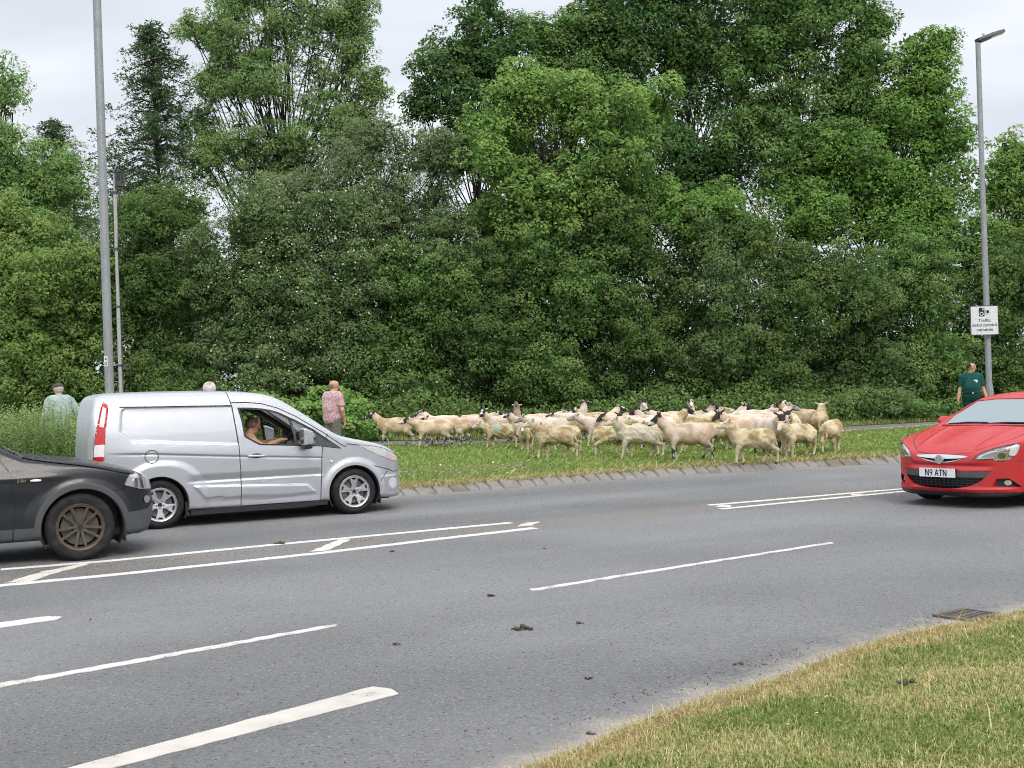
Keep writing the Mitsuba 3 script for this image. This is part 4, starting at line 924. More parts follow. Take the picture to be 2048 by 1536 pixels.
CROWNS = [
    ('dogwood_shrub', 'dogwood', (-14.73, 39.0), [(-14.46, 39.0, 5.47, 2.03, 1.56), (-15.3, 39.0, 3.47, 2.03, 2.03), (-13.28, 39.0, 3.4, 1.25, 1.87), (-15.67, 39.0, 6.6, 1.4, 1.25), (-14.42, 39.0, 1.88, 1.72, 1.09)], 'dense yellow-green shrub at the left end of the hedge', 'shrub'),
    ('hawthorn_shrub', 'hawthorn', (-11.21, 39.8), [(-10.89, 39.8, 6.85, 1.75, 1.43), (-11.27, 39.8, 4.95, 1.75, 1.75), (-11.02, 39.8, 2.87, 1.75, 1.75), (-12.35, 39.8, 5.94, 0.96, 1.43), (-10.01, 38.8, 1.58, 1.91, 0.96)], 'dark hawthorn shrub behind the slim camera mast', 'shrub'),
    ('blossoming_hawthorn', 'blossom', (-6.87, 39.6), [(-8.13, 39.6, 7.21, 1.74, 1.19), (-6.56, 39.6, 6.53, 1.9, 1.43), (-4.81, 39.6, 6.95, 1.27, 1.27), (-7.25, 39.6, 4.97, 2.22, 1.58), (-5.02, 39.6, 5.21, 1.43, 1.58), (-7.32, 39.6, 2.91, 2.38, 1.74), (-9.3, 39.6, 5.35, 1.27, 1.43), (-5.41, 39.6, 3.16, 1.43, 1.74)], 'broad olive hawthorn dotted with white blossom above the van', 'shrub'),
    ('hawthorn_shrub', 'hawthorn2', (-3.26, 40.0), [(-4.02, 40.0, 3.29, 1.6, 2.24), (-2.53, 40.0, 4.52, 1.76, 1.76), (-2.78, 40.0, 1.97, 1.76, 1.6), (-3.46, 40.0, 5.51, 1.28, 1.28)], 'hawthorn shrub behind the leading sheep, left of the tallest hedge stretch', 'shrub'),
    ('hawthorn_shrub', 'hawthorn', (-0.71, 40.2), [(-0.95, 40.2, 4.16, 1.77, 1.93), (-0.38, 40.2, 2.05, 1.93, 1.61), (-1.37, 40.2, 6.11, 1.61, 1.29), (0.06, 40.2, 5.42, 1.45, 1.29)], 'mid-green hawthorn shrub behind the sheep with its head held high', 'shrub'),
    ('hawthorn_shrub', 'hawthorn2', (1.55, 40.4), [(1.63, 40.4, 4.25, 1.78, 1.78), (1.72, 40.4, 1.98, 1.94, 1.62), (1.04, 40.4, 5.89, 1.45, 1.29), (2.65, 40.4, 5.67, 1.29, 1.29)], 'rounded hawthorn shrub in the very middle of the hedge', 'shrub'),
    ('hawthorn_shrub', 'hawthorn', (4.32, 40.6), [(4.4, 40.6, 4.17, 1.79, 1.95), (4.33, 40.6, 1.9, 1.95, 1.79), (3.81, 40.6, 5.98, 1.46, 1.46)], 'dark dense shrub with deep hollows behind the middle of the flock', 'shrub'),
    ('hawthorn_shrub', 'hawthorn3', (6.66, 41.0), [(6.6, 41.0, 4.95, 1.56, 1.97), (6.68, 41.0, 2.32, 1.8, 2.13), (6.16, 41.0, 6.6, 0.98, 0.98)], 'ivy-clad shrub under the tall trees behind the right half of the flock', 'shrub'),
    ('hawthorn_shrub', 'hawthorn', (8.83, 41.2), [(8.92, 41.2, 4.23, 1.81, 1.98), (8.84, 41.2, 1.76, 1.98, 1.81), (8.48, 41.2, 5.89, 1.48, 1.32), (9.0, 39.2, 0.48, 1.98, 0.66)], 'dark hawthorn shrub right of the ivy-clad shrub', 'shrub'),
    ('hawthorn_shrub', 'hawthorn3', (11.42, 41.6), [(11.34, 41.6, 4.34, 1.83, 2.0), (11.42, 41.6, 1.84, 2.0, 1.83), (11.14, 39.6, 0.4, 1.83, 0.67)], 'shrub above the bare stretch of footpath', 'shrub'),
    ('hawthorn_shrub', 'hawthorn2', (13.81, 41.8), [(13.73, 41.8, 4.28, 1.84, 2.01), (13.82, 41.8, 1.77, 1.84, 1.84), (13.12, 39.8, 0.49, 1.67, 0.84)], 'hedge shrub just left of the paramedic', 'shrub'),
    ('hawthorn_shrub', 'hawthorn', (16.4, 42.0), [(16.13, 42.0, 3.71, 1.85, 2.52), (16.55, 42.0, 1.17, 1.85, 1.51), (17.68, 42.0, 4.67, 1.51, 1.85)], 'hedge shrub behind the lamp column with the camera sign', 'shrub'),
    ('bramble_bush', 'bramble', (-6.24, 36.8), [(-8.77, 36.8, 1.05, 0.88, 0.44), (-7.74, 36.8, 0.94, 0.88, 0.59), (-6.42, 36.8, 0.83, 0.88, 0.66), (-7.0, 36.8, 1.29, 0.59, 0.44), (-4.4, 35.8, 0.43, 0.88, 0.47), (-4.94, 36.8, 1.0, 0.66, 0.59), (-5.67, 36.8, 1.17, 0.52, 0.44), (-3.84, 35.8, 0.06, 0.44, 0.26)], 'bright leafy bramble bush behind the man in the pink shirt', 'bush'),
    ('elder_shrub', 'hawthorn2', (-2.51, 43.6), [(-2.44, 43.6, 4.06, 2.09, 2.09), (-4.17, 43.6, 4.47, 1.74, 1.92), (-5.74, 43.6, 4.52, 1.74, 2.09)], 'shaded elder shrub set back behind the hedge above the leading sheep', 'shrub'),
    ('elder_shrub', 'hawthorn', (3.42, 43.6), [(3.29, 43.6, 3.0, 2.09, 2.27), (0.51, 43.6, 3.44, 1.92, 2.09), (6.28, 43.6, 3.78, 1.92, 1.92)], 'shaded elder shrub set back behind the middle of the hedge', 'shrub'),
    ('elder_shrub', 'hawthorn2', (10.74, 43.6), [(8.18, 43.6, 3.37, 1.92, 2.27), (10.8, 43.6, 3.28, 2.09, 2.27), (13.06, 43.6, 3.21, 1.92, 2.09)], 'shaded elder shrub set back behind the right half of the hedge', 'shrub'),
    ('elder_shrub', 'hawthorn', (15.8, 43.6), [(15.51, 43.6, 3.13, 1.92, 2.27), (16.97, 43.6, 5.17, 1.57, 1.57)], 'shaded elder shrub set back behind the paramedic', 'shrub'),
    ('elder_shrub', 'hawthorn2', (-7.05, 43.6), [(-13.32, 43.6, 2.15, 1.92, 1.4), (-10.53, 43.6, 2.06, 1.92, 1.4), (-7.74, 43.6, 1.97, 1.92, 1.4), (-4.95, 43.6, 1.88, 1.92, 1.4), (-11.69, 43.6, 4.02, 1.4, 1.4), (-7.0, 43.6, 3.17, 1.57, 1.4)], 'low dark elder shrub closing the hedge behind the van', 'shrub'),
    ('elder_shrub', 'hawthorn', (0.63, 43.6), [(-2.16, 43.6, 1.79, 1.92, 1.4), (0.63, 43.6, 1.69, 1.92, 1.4), (3.42, 43.6, 1.6, 1.92, 1.4), (6.2, 43.6, 1.51, 1.92, 1.4), (2.77, 43.6, 3.19, 1.4, 1.4), (-1.95, 43.6, 2.83, 1.22, 1.22)], 'low dark elder shrub closing the hedge behind the flock', 'shrub'),
    ('elder_shrub', 'hawthorn2', (11.44, 43.6), [(9.0, 43.6, 1.51, 1.92, 1.4), (11.78, 43.6, 1.42, 1.92, 1.4), (14.58, 43.6, 1.41, 1.92, 1.4), (17.37, 43.6, 1.32, 1.92, 1.4), (10.31, 43.6, 2.08, 1.4, 1.22)], 'low dark elder shrub closing the hedge behind the bare path', 'shrub'),
    ('elder_shrub', 'hawthorn', (-14.02, 43.6), [(-13.94, 43.6, 4.44, 1.92, 2.27), (-10.47, 43.6, 3.98, 1.92, 2.09)], 'shaded elder shrub set back behind the camera mast', 'shrub'),
    ('ash_tree', 'feather', (-16.7, 42.0), [(-16.7, 42.0, 12.35, 0.84, 1.51), (-16.27, 42.0, 10.15, 1.34, 1.68), (-15.13, 42.0, 8.93, 1.18, 1.18), (-16.5, 42.0, 8.14, 1.85, 1.68), (-15.02, 42.0, 7.25, 1.34, 1.01), (-17.92, 42.0, 11.04, 1.51, 2.02)], 'feathery light green tree cut off by the left edge', 'tree'),
    ('ash_tree', 'ash', (-8.35, 46.0), [(-9.78, 46.0, 14.55, 1.2, 1.2), (-8.1, 46.0, 15.23, 1.56, 1.47), (-6.46, 46.0, 14.63, 1.47, 1.47), (-10.57, 46.0, 12.92, 1.1, 1.1), (-8.55, 46.0, 12.85, 1.56, 1.38), (-6.54, 46.0, 12.42, 1.56, 1.38), (-9.34, 46.0, 11.04, 1.38, 1.01), (-7.14, 46.0, 10.78, 1.47, 1.1), (-5.1, 46.0, 14.03, 0.83, 1.01), (-11.05, 46.0, 15.15, 0.64, 0.55), (-5.51, 46.0, 15.7, 0.92, 0.92), (-9.54, 46.0, 16.2, 1.1, 0.92), (-5.66, 46.0, 11.1, 1.1, 1.1), (-8.05, 46.0, 16.7, 1.66, 0.92), (-10.48, 46.0, 10.16, 1.29, 1.1), (-8.28, 46.0, 9.72, 1.47, 0.92), (-11.35, 46.0, 11.66, 0.74, 0.92), (-4.88, 46.0, 12.55, 0.74, 0.92)], 'open ash tree with sky showing between its rising branches', 'tree'),
    ('willow_tree', 'willow', (-4.31, 40.8), [(-4.06, 40.8, 9.52, 1.39, 1.22), (-5.08, 40.8, 8.25, 1.47, 1.14), (-2.95, 40.8, 8.35, 1.31, 1.31), (-6.39, 40.8, 8.13, 1.14, 0.82), (-2.17, 40.8, 7.18, 1.31, 0.98), (-3.48, 40.8, 7.22, 1.47, 0.98), (-2.43, 40.8, 9.31, 0.98, 0.98), (-7.37, 40.8, 8.0, 1.14, 0.82), (-5.04, 40.8, 9.56, 0.98, 0.82)], 'grey-green willow between the ash and the dark maple', 'tree'),
    ('maple_tree', 'maple', (-1.33, 45.0), [(-0.64, 45.0, 14.61, 1.17, 1.35), (-1.86, 45.0, 13.12, 1.35, 1.17), (-0.06, 45.0, 13.06, 1.08, 1.44), (-2.8, 45.0, 12.07, 0.81, 0.81), (-1.37, 45.0, 11.48, 1.71, 1.35), (-0.52, 45.0, 10.2, 1.44, 1.08), (-1.96, 45.0, 10.24, 1.08, 0.9)], 'dark field maple with a pointed top beside the gap of sky', 'tree'),
    ('oak_tree', 'oakmid', (1.93, 45.5), [(1.98, 45.5, 14.3, 1.09, 1.09), (2.96, 45.5, 13.82, 1.27, 1.46), (1.38, 45.5, 12.78, 1.09, 1.46), (1.08, 45.5, 14.61, 0.55, 0.73), (3.18, 45.5, 12.17, 1.46, 1.46)], 'mid-green oak right of the pointed maple', 'tree'),
    ('young_oak', 'oak', (1.22, 40.2), [(0.56, 40.2, 10.87, 1.29, 1.05), (-0.13, 40.2, 9.44, 1.37, 1.21), (1.83, 40.2, 10.51, 1.37, 1.21), (3.92, 40.2, 10.44, 1.45, 0.8), (2.75, 40.2, 9.03, 1.77, 1.37), (0.62, 40.2, 7.81, 1.61, 1.29), (2.37, 40.2, 7.27, 1.45, 0.96), (5.06, 40.2, 10.88, 0.8, 0.56)], 'bright green young oak in front of the taller trees', 'tree'),
    ('tall_oak', 'oakdark', (6.66, 45.5), [(5.98, 45.5, 14.08, 1.91, 1.82), (4.67, 45.5, 13.21, 1.64, 1.64), (7.19, 45.5, 12.22, 1.82, 1.82), (5.49, 45.5, 10.46, 1.73, 1.64), (7.28, 45.5, 9.49, 1.46, 1.64), (6.41, 45.5, 16.25, 2.37, 1.27), (4.19, 45.5, 15.23, 1.27, 1.46), (8.53, 45.5, 14.36, 1.46, 2.0), (6.15, 45.5, 8.25, 1.46, 1.09)], 'tall dark oak reaching above the picture left of the tallest tree', 'tree'),
    ('tall_oak', 'oakmid', (9.56, 44.6), [(9.98, 44.6, 14.24, 2.14, 1.78), (11.93, 44.6, 14.0, 1.78, 1.78), (12.42, 44.6, 12.55, 1.34, 1.43), (9.55, 44.6, 12.11, 1.96, 1.78), (11.47, 44.6, 10.8, 1.96, 1.61), (9.83, 44.6, 9.78, 1.96, 1.61), (10.75, 44.6, 16.0, 2.85, 1.25), (13.01, 44.6, 14.14, 0.89, 0.89), (8.43, 44.6, 10.72, 1.25, 1.43)], 'tallest spreading oak, its crown cut off by the top edge', 'tree'),
    ('spreading_oak', 'oak2', (12.14, 43.6), [(14.41, 43.6, 12.24, 1.31, 1.22), (15.05, 43.6, 10.65, 1.31, 1.31), (13.49, 43.6, 10.87, 1.31, 1.4), (15.16, 43.6, 8.72, 1.48, 1.57), (13.42, 43.6, 8.6, 1.66, 1.57), (11.64, 43.6, 7.79, 1.92, 1.4), (9.89, 43.6, 7.5, 1.74, 1.4), (15.45, 43.6, 6.79, 1.4, 1.4), (13.7, 43.6, 6.68, 1.57, 1.22), (14.95, 43.6, 12.92, 0.7, 0.52), (11.87, 43.6, 9.35, 1.4, 1.05)], 'oak with long arching limbs left of the right-hand lamp column', 'tree'),
    ('oak_tree', 'oak', (17.71, 44.0), [(17.41, 44.0, 8.54, 1.14, 1.32), (18.44, 44.0, 7.63, 1.41, 1.76), (17.09, 44.0, 6.79, 1.32, 1.41), (17.96, 44.0, 9.23, 0.88, 0.7), (18.55, 44.0, 5.86, 1.41, 1.41)], 'yellow-green oak cut off by the right edge', 'tree'),
    ('maple_tree', 'oak2', (4.43, 41.6), [(3.95, 41.6, 7.58, 1.58, 1.25), (5.6, 41.6, 7.03, 1.33, 1.0), (2.59, 41.6, 6.63, 1.33, 1.0), (7.1, 41.6, 7.14, 1.0, 1.16)], 'low leafy maple with a bright patch under the tall oaks', 'tree'),
    ('maple_tree', 'oakdark', (1.44, 47.5), [(2.08, 47.5, 9.44, 2.09, 1.52), (-0.27, 47.5, 7.42, 2.47, 1.52), (4.29, 47.5, 7.27, 2.28, 1.52)], 'shaded maple half hidden at the back of the hedge', 'tree'),
]
LARCHES = [(-12.74, 45.5, 15.28, 5.24, 3.0, 'tall larch with drooping branches against the sky'), (-16.94, 47.0, 12.24, 5.47, 2.26, 'small larch peeping over the left end of the hedge')]
# ------------------------------------------------------------------ trees, shrubs and hedge
def leaf_mat(name, trans=0.55):
    scene[name] = {'type': 'principledthin', 'base_color': VC, 'roughness': 0.5, 'spec_trans': 0.0, 'diff_trans': trans, 'eta': 1.35}
leaf_mat('leaf')
def barkc(p, n, uv):
    a = mikit.fbm(p.x * 8, p.y * 8, p.z * 2.5, 3)
    return mikit.mix((0.028, 0.025, 0.021), (0.085, 0.075, 0.062), a)
scene['bark'] = {'type': 'twosided', 'bsdf': {'type': 'diffuse', 'reflectance': mikit.proc(barkc)}}
pm('blossom_white', (0.60, 0.58, 0.46), 0.8)
def unit(v): return v / (np.linalg.norm(v, axis=1, keepdims=True) + 1e-9)
def leafmesh(c, nrm, axis, L, W, col, fold=0.22, tri=False):
    """folded diamond leaves: centres, normals, long axes, lengths, widths, colours"""
    nrm = unit(nrm); a = unit(axis - nrm * (axis * nrm).sum(1, keepdims=True)); b = np.cross(nrm, a)
    L, W = np.asarray(L)[:, None], np.asarray(W)[:, None]
    if tri:                                                # small far leaves: one triangle each
        v = np.stack([c - a * L * .5 + b * W * .5, c - a * L * .38 - b * W * .5, c + a * L * .5], 1)
        return v.reshape(-1, 3), np.arange(3 * len(c)).reshape(-1, 3), np.repeat(col, 3, axis=0)
    v = np.stack([c - a * L * .5, c + b * W * .5 + nrm * W * fold - a * L * .06, c + a * L * .5, c - b * W * .5 + nrm * W * fold - a * L * .06], 1)
    n = len(c); q = np.arange(n)[:, None] * 4
    f = np.concatenate([q + [0, 2, 1], q + [0, 3, 2]], 1).reshape(-1, 3)
    return v.reshape(-1, 3), f, np.repeat(col, 4, axis=0)
KINDS = {  # leaf colour, second colour, leaf length, width, puff radius, leaves per puff, puffs per m2, inner fill, randomness
    'dogwood':   ((.076, .122, .030), (.150, .185, .058), .105, .066, .40, 62, 3.2, .8, .5),
    'hawthorn':  ((.046, .082, .024), (.095, .125, .036), .085, .066, .36, 62, 3.1, .9, .6),
    'hawthorn2': ((.060, .108, .030), (.120, .165, .050), .090, .066, .36, 60, 3.1, .9, .6),
    'hawthorn3': ((.058, .094, .030), (.110, .145, .050), .085, .066, .34, 60, 3.0, .9, .7),
    'blossom':   ((.062, .096, .034), (.122, .150, .062), .085, .062, .36, 64, 3.3, .8, .6),
    'bramble':   ((.066, .125, .032), (.15, .205, .055), .13, .10, .34, 46, 3.6, .5, .4),
    'feather':   ((.085, .145, .040), (.15, .20, .070), .14, .050, .42, 56, 2.6, .35, .5),
    'ash':       ((.085, .140, .042), (.15, .19, .070), .14, .050, .40, 56, 2.2, .35, .6),
    'willow':    ((.080, .110, .045), (.130, .155, .075), .11, .045, .36, 54, 2.4, .45, .8),
    'maple':     ((.036, .074, .022), (.070, .110, .034), .12, .105, .42, 50, 2.4, .35, .45),
    'oakmid':    ((.060, .110, .030), (.110, .160, .048), .12, .085, .44, 52, 2.3, .60, .45),
    'oak':       ((.080, .140, .034), (.150, .205, .056), .12, .085, .42, 54, 2.3, .40, .4),
    'oak2':      ((.066, .125, .028), (.125, .190, .045), .12, .085, .44, 54, 2.3, .55, .42),
    'oakdark':   ((.042, .085, .026), (.085, .125, .040), .125, .09, .46, 52, 2.2, .60, .5),
}
def crown(kind, lobes, seed, back=False):
    ca, cb, LL, WW, pr, per, dens, fill, rnd = KINDS[kind]
    LL, WW, per = (LL * .93, WW * 1.0, per * 1.62) if not back else (LL * 1.7, WW * 1.7, per * .45)
    R = np.random.default_rng(seed); g = np.array([2.24, 2.34, 2.62]); ca, cb = np.array(ca) * g, np.array(cb) * g * .95
    big = 1.3 if LL > .14 else 1.7
    puffs, C, N, A, Lr, Wr, col = [], [], [], [], [], [], []
    sub = []
    for (x, y, z, rx, rz) in lobes:                       # each measured lobe is a cluster of smaller boughs
        ns = 6 if min(rx, rz) > .9 else 3
        for q in range(ns):
            d = unit(R.normal(size=(1, 3)) * [1, 1, 1.1])[0]; h = (.42 + .2 * R.random())
            sub.append((x + d[0] * rx * .60, y - abs(d[1]) * min(rx, 1.6) * .75 + .35 * R.normal() + .3, z + d[2] * rz * .60, rx * h * 1.05, rz * h, rx * rz))
    for (x, y, z, rx, rz, _) in sub:
        ry = min(rx, 1.3); o = np.array([x, y, z]); r = np.array([rx, ry, rz])
        n = max(8, int(dens * 4 * (rx * rz + ry * rz + rx * ry) / 3 * (1.0 if LL > .14 or kind == 'willow' else 1.55)))
        d = unit(R.normal(size=(n * 2, 3)))
        d = d[(d[:, 1] < .45) | (R.random(len(d)) < .15)][:n]          # fewer on the far side
        lump = 0.66 + 0.56 * R.random((len(d), 1))
        pc = o + d * r * lump; keep = pc[:, 2] > .5
        pc, d = pc[keep], d[keep]
        puffs.append((o, pc))
        tone = R.random(len(pc)) ** 1.3
        k = R.integers(int(per * .6), int(per * 1.4), len(pc))
        idx = np.repeat(np.arange(len(pc)), k); m = len(idx)
        u = unit(R.normal(size=(m, 3)) + [0, 0, .25] + d[idx] * .5)
        rad = pr * (0.45 + 0.55 * R.random((m, 1)) ** .5) * (0.7 + .6 * R.random(len(pc)))[idx][:, None]
        c = pc[idx] + u * rad * [1.05, 1.05, .72]
        C.append(c); N.append(u * .45 + [0, -.30, .60] + R.normal(size=(m, 3)) * rnd)
        A.append(u * [1, 1, .4] + [0, 0, -.35] + R.normal(size=(m, 3)) * .6)
        t = np.clip(tone[idx] * .75 + R.random(m) * .45 - .1, 0, 1)[:, None]
        cc = (ca * (1 - t) + cb * t) * (0.82 + .36 * R.random((m, 1))) * (1 + .07 * R.normal(size=(m, 3)))
        col.append(cc); s = (0.7 + .55 * R.random(m)); Lr.append(LL * s); Wr.append(WW * s)
        nf = int(fill * n * per * .40)
        if nf:
            q = unit(R.normal(size=(nf, 3))) * R.random((nf, 1)) ** .45 * .92
            c = o + q * r; c = c[c[:, 2] > .35]; nf = len(c)
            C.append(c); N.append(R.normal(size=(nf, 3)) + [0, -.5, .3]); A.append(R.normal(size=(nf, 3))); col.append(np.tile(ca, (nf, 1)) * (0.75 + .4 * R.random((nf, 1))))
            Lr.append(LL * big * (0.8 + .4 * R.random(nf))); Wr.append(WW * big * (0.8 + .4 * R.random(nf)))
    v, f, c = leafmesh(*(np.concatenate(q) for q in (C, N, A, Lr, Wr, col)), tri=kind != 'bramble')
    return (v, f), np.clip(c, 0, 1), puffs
def wood(base, puffs, seed, r0, stems, rng_tw=9):
    """trunk(s) and limbs reaching into the lobes, twigs out to the clumps"""
    R = np.random.default_rng(seed + 999); tr, lim = [], []
    bx, by = base; gz = float(verge_z(bx, by)) - .05
    zs = np.array([o[2] for o, _ in puffs]); top = zs.max(); cx = np.mean([o[0] for o, _ in puffs])
    fork = gz + (zs.min() - gz) * .55
    trunks = []
    for s in range(stems):
        sx = bx + (R.random() - .5) * .5 * (stems > 1)
        p = np.array([[sx, by, gz], [sx + R.normal() * .08, by, gz + (fork - gz) * .5], [sx + R.normal() * .15 + (cx - bx) * .2, by, fork], [bx + (cx - bx) * .7 + R.normal() * .3, by + .1, fork + (top - fork) * .45], [cx + R.normal() * .4, by, top - .15 * (top - fork)]])
        p = cr(p, 6); trunks.append(p); tr.append(tube(p, r0 * (1 - .85 * np.linspace(0, 1, len(p))) / (1 + .35 * (stems - 1)), 8))
    for o, pc in puffs:
        P = trunks[R.integers(len(trunks))]
        zz = max(gz + .6, gz + (o[2] - gz) * .66 - .35 * abs(o[0] - bx) + .5 * R.normal()); i = int(np.argmin(abs(P[:, 2] - zz)))
        a = P[i]; m_ = a + (o - a) * [.55, .5, .42] + np.array([R.normal() * .30, R.normal() * .2, R.normal() * .15])
        q = cr([a, m_, o, o + np.array([R.normal() * .2, 0, .35])], 5); lr = max(.018, r0 * .20)
        lim.append(tube(q, lr * (1 - .7 * np.linspace(0, 1, len(q))), 6))
        for j in R.permutation(len(pc))[:rng_tw]:
            st = q[R.integers(len(q) // 2, len(q))]; e = pc[j]
            w = cr([st, (st + e) / 2 + R.normal(size=3) * .10, e], 3); lim.append(tube(w, np.linspace(.022, .006, len(w)), 4, cap=False))
    return cat(tr), cat(lim)
blossoms = {'blossom': 520}
for ti, (name, kind, base, lobes, label, category) in enumerate(CROWNS):
    k = thing(name, label, category)
    (v, f), c, puffs = crown(kind, lobes, 100 + ti, name == 'elder_shrub')
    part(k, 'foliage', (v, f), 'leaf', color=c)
    tall = category == 'tree'
    tr, lim = wood(base, puffs, 100 + ti, .15 if tall else .06, (4 if kind == 'ash' else 1) if tall else 3, 14 if kind in ('ash', 'willow') else 7)
    part(k, 'trunk', tr, 'bark', smooth=40); part(k, 'branches', lim, 'bark', smooth=40)
    if kind in ('blossom', 'hawthorn2', 'dogwood') and (kind == 'blossom' or ti == 3):
        R = np.random.default_rng(ti); n = 800 if kind == 'blossom' else 150
        pts = np.concatenate([pc for o, pc in puffs]); pts = pts[pts[:, 1] < base[1] + .3]
        sel = pts[R.integers(len(pts), size=n)]; clump = meshkit.noise(sel * .7, 5) + (sel[:, 0] > -7.2) * .25 > .55; sel = sel[clump]; n = len(sel)
        c0 = sel + R.normal(size=(n, 3)) * .25 + [0, -.30, .15]
        v, f, _ = leafmesh(c0, np.tile([0, -1, .5], (n, 1)) + R.normal(size=(n, 3)) * .4, R.normal(size=(n, 3)), (.060 * (.7 + .6 * R.random(n))), .055 * (.7 + .6 * R.random(n)), np.zeros((n, 3)), .1)
        part(k, 'blossom', (v, f), 'blossom_white', kind='stuff')
# larches: whorls of drooping branches with needle tufts
for li, (x, y, zt, zb, hw, label) in enumerate(LARCHES):
    k = thing('larch_tree', label, 'tree'); R = np.random.default_rng(50 + li)
    lean = np.array([.25, 0])
    gz = float(verge_z(x, y)); tp = np.array([[x + .3, y, gz], [x + .25, y, zb], [x + .12, y, (zb + zt) / 2], [x, y, zt]])
    tpp = cr(tp, 8); part(k, 'trunk', tube(tpp, np.linspace(.16, .015, len(tpp)), 8), 'bark', smooth=40)
    br, C, A, N, Ls = [], [], [], [], []
    z = zt - .15
    while z > zb - 1.5:
        fr = (zt - z) / (zt - zb); L0 = hw * min(1.12, .16 + 1.0 * fr ** .85)
        for q in range(6):
            an = R.random() * 2 * np.pi; L = L0 * (.55 + .85 * R.random() ** 1.5)
            d = np.array([math.cos(an), math.sin(an) * .8, 0]); o = np.array([np.interp(z, tpp[:, 2], tpp[:, 0]), y, z + R.normal() * .08])
            p = cr([o, o + d * L * .35 + [0, 0, .10 * L], o + d * L * .75 + [0, 0, -.06 * L], o + d * L + [0, 0, .06 * L]], 5)
            br.append(tube(p, np.linspace(.022, .006, len(p)), 4, cap=False))
            m = int(28 + 58 * L); s = R.random(m) ** .7
            ii = s * (len(p) - 1); i0 = np.minimum(ii.astype(int), len(p) - 2); w = (ii - i0)[:, None]
            c = p[i0] * (1 - w) + p[i0 + 1] * w
            hang = R.random(m) < .38
            side = R.normal(size=(m, 3)) * [.10, .10, .05]
            c = c + side + np.where(hang[:, None], np.c_[np.zeros(m), np.zeros(m), -R.random(m) * .34 * L ** .5], 0)
            C.append(c); A.append(d + R.normal(size=(m, 3)) * .55 + [0, 0, .2]); N.append(R.normal(size=(m, 3)) + [0, -.3, .8]); Ls.append(.10 + .07 * R.random(m))
        z -= .19 + .10 * fr
    C, A, N, Ls = map(np.concatenate, (C, A, N, Ls)); m = len(C)
    col = np.array([.105, .170, .080]) * (0.65 + .7 * R.random((m, 1))) * (1 + .08 * R.normal(size=(m, 3)))
    v, f, c = leafmesh(C, N, A, Ls, Ls * .42, np.clip(col, 0, 1), tri=True)
    part(k, 'foliage', (v, f), 'leaf', color=c); part(k, 'branches', cat(br), 'bark')
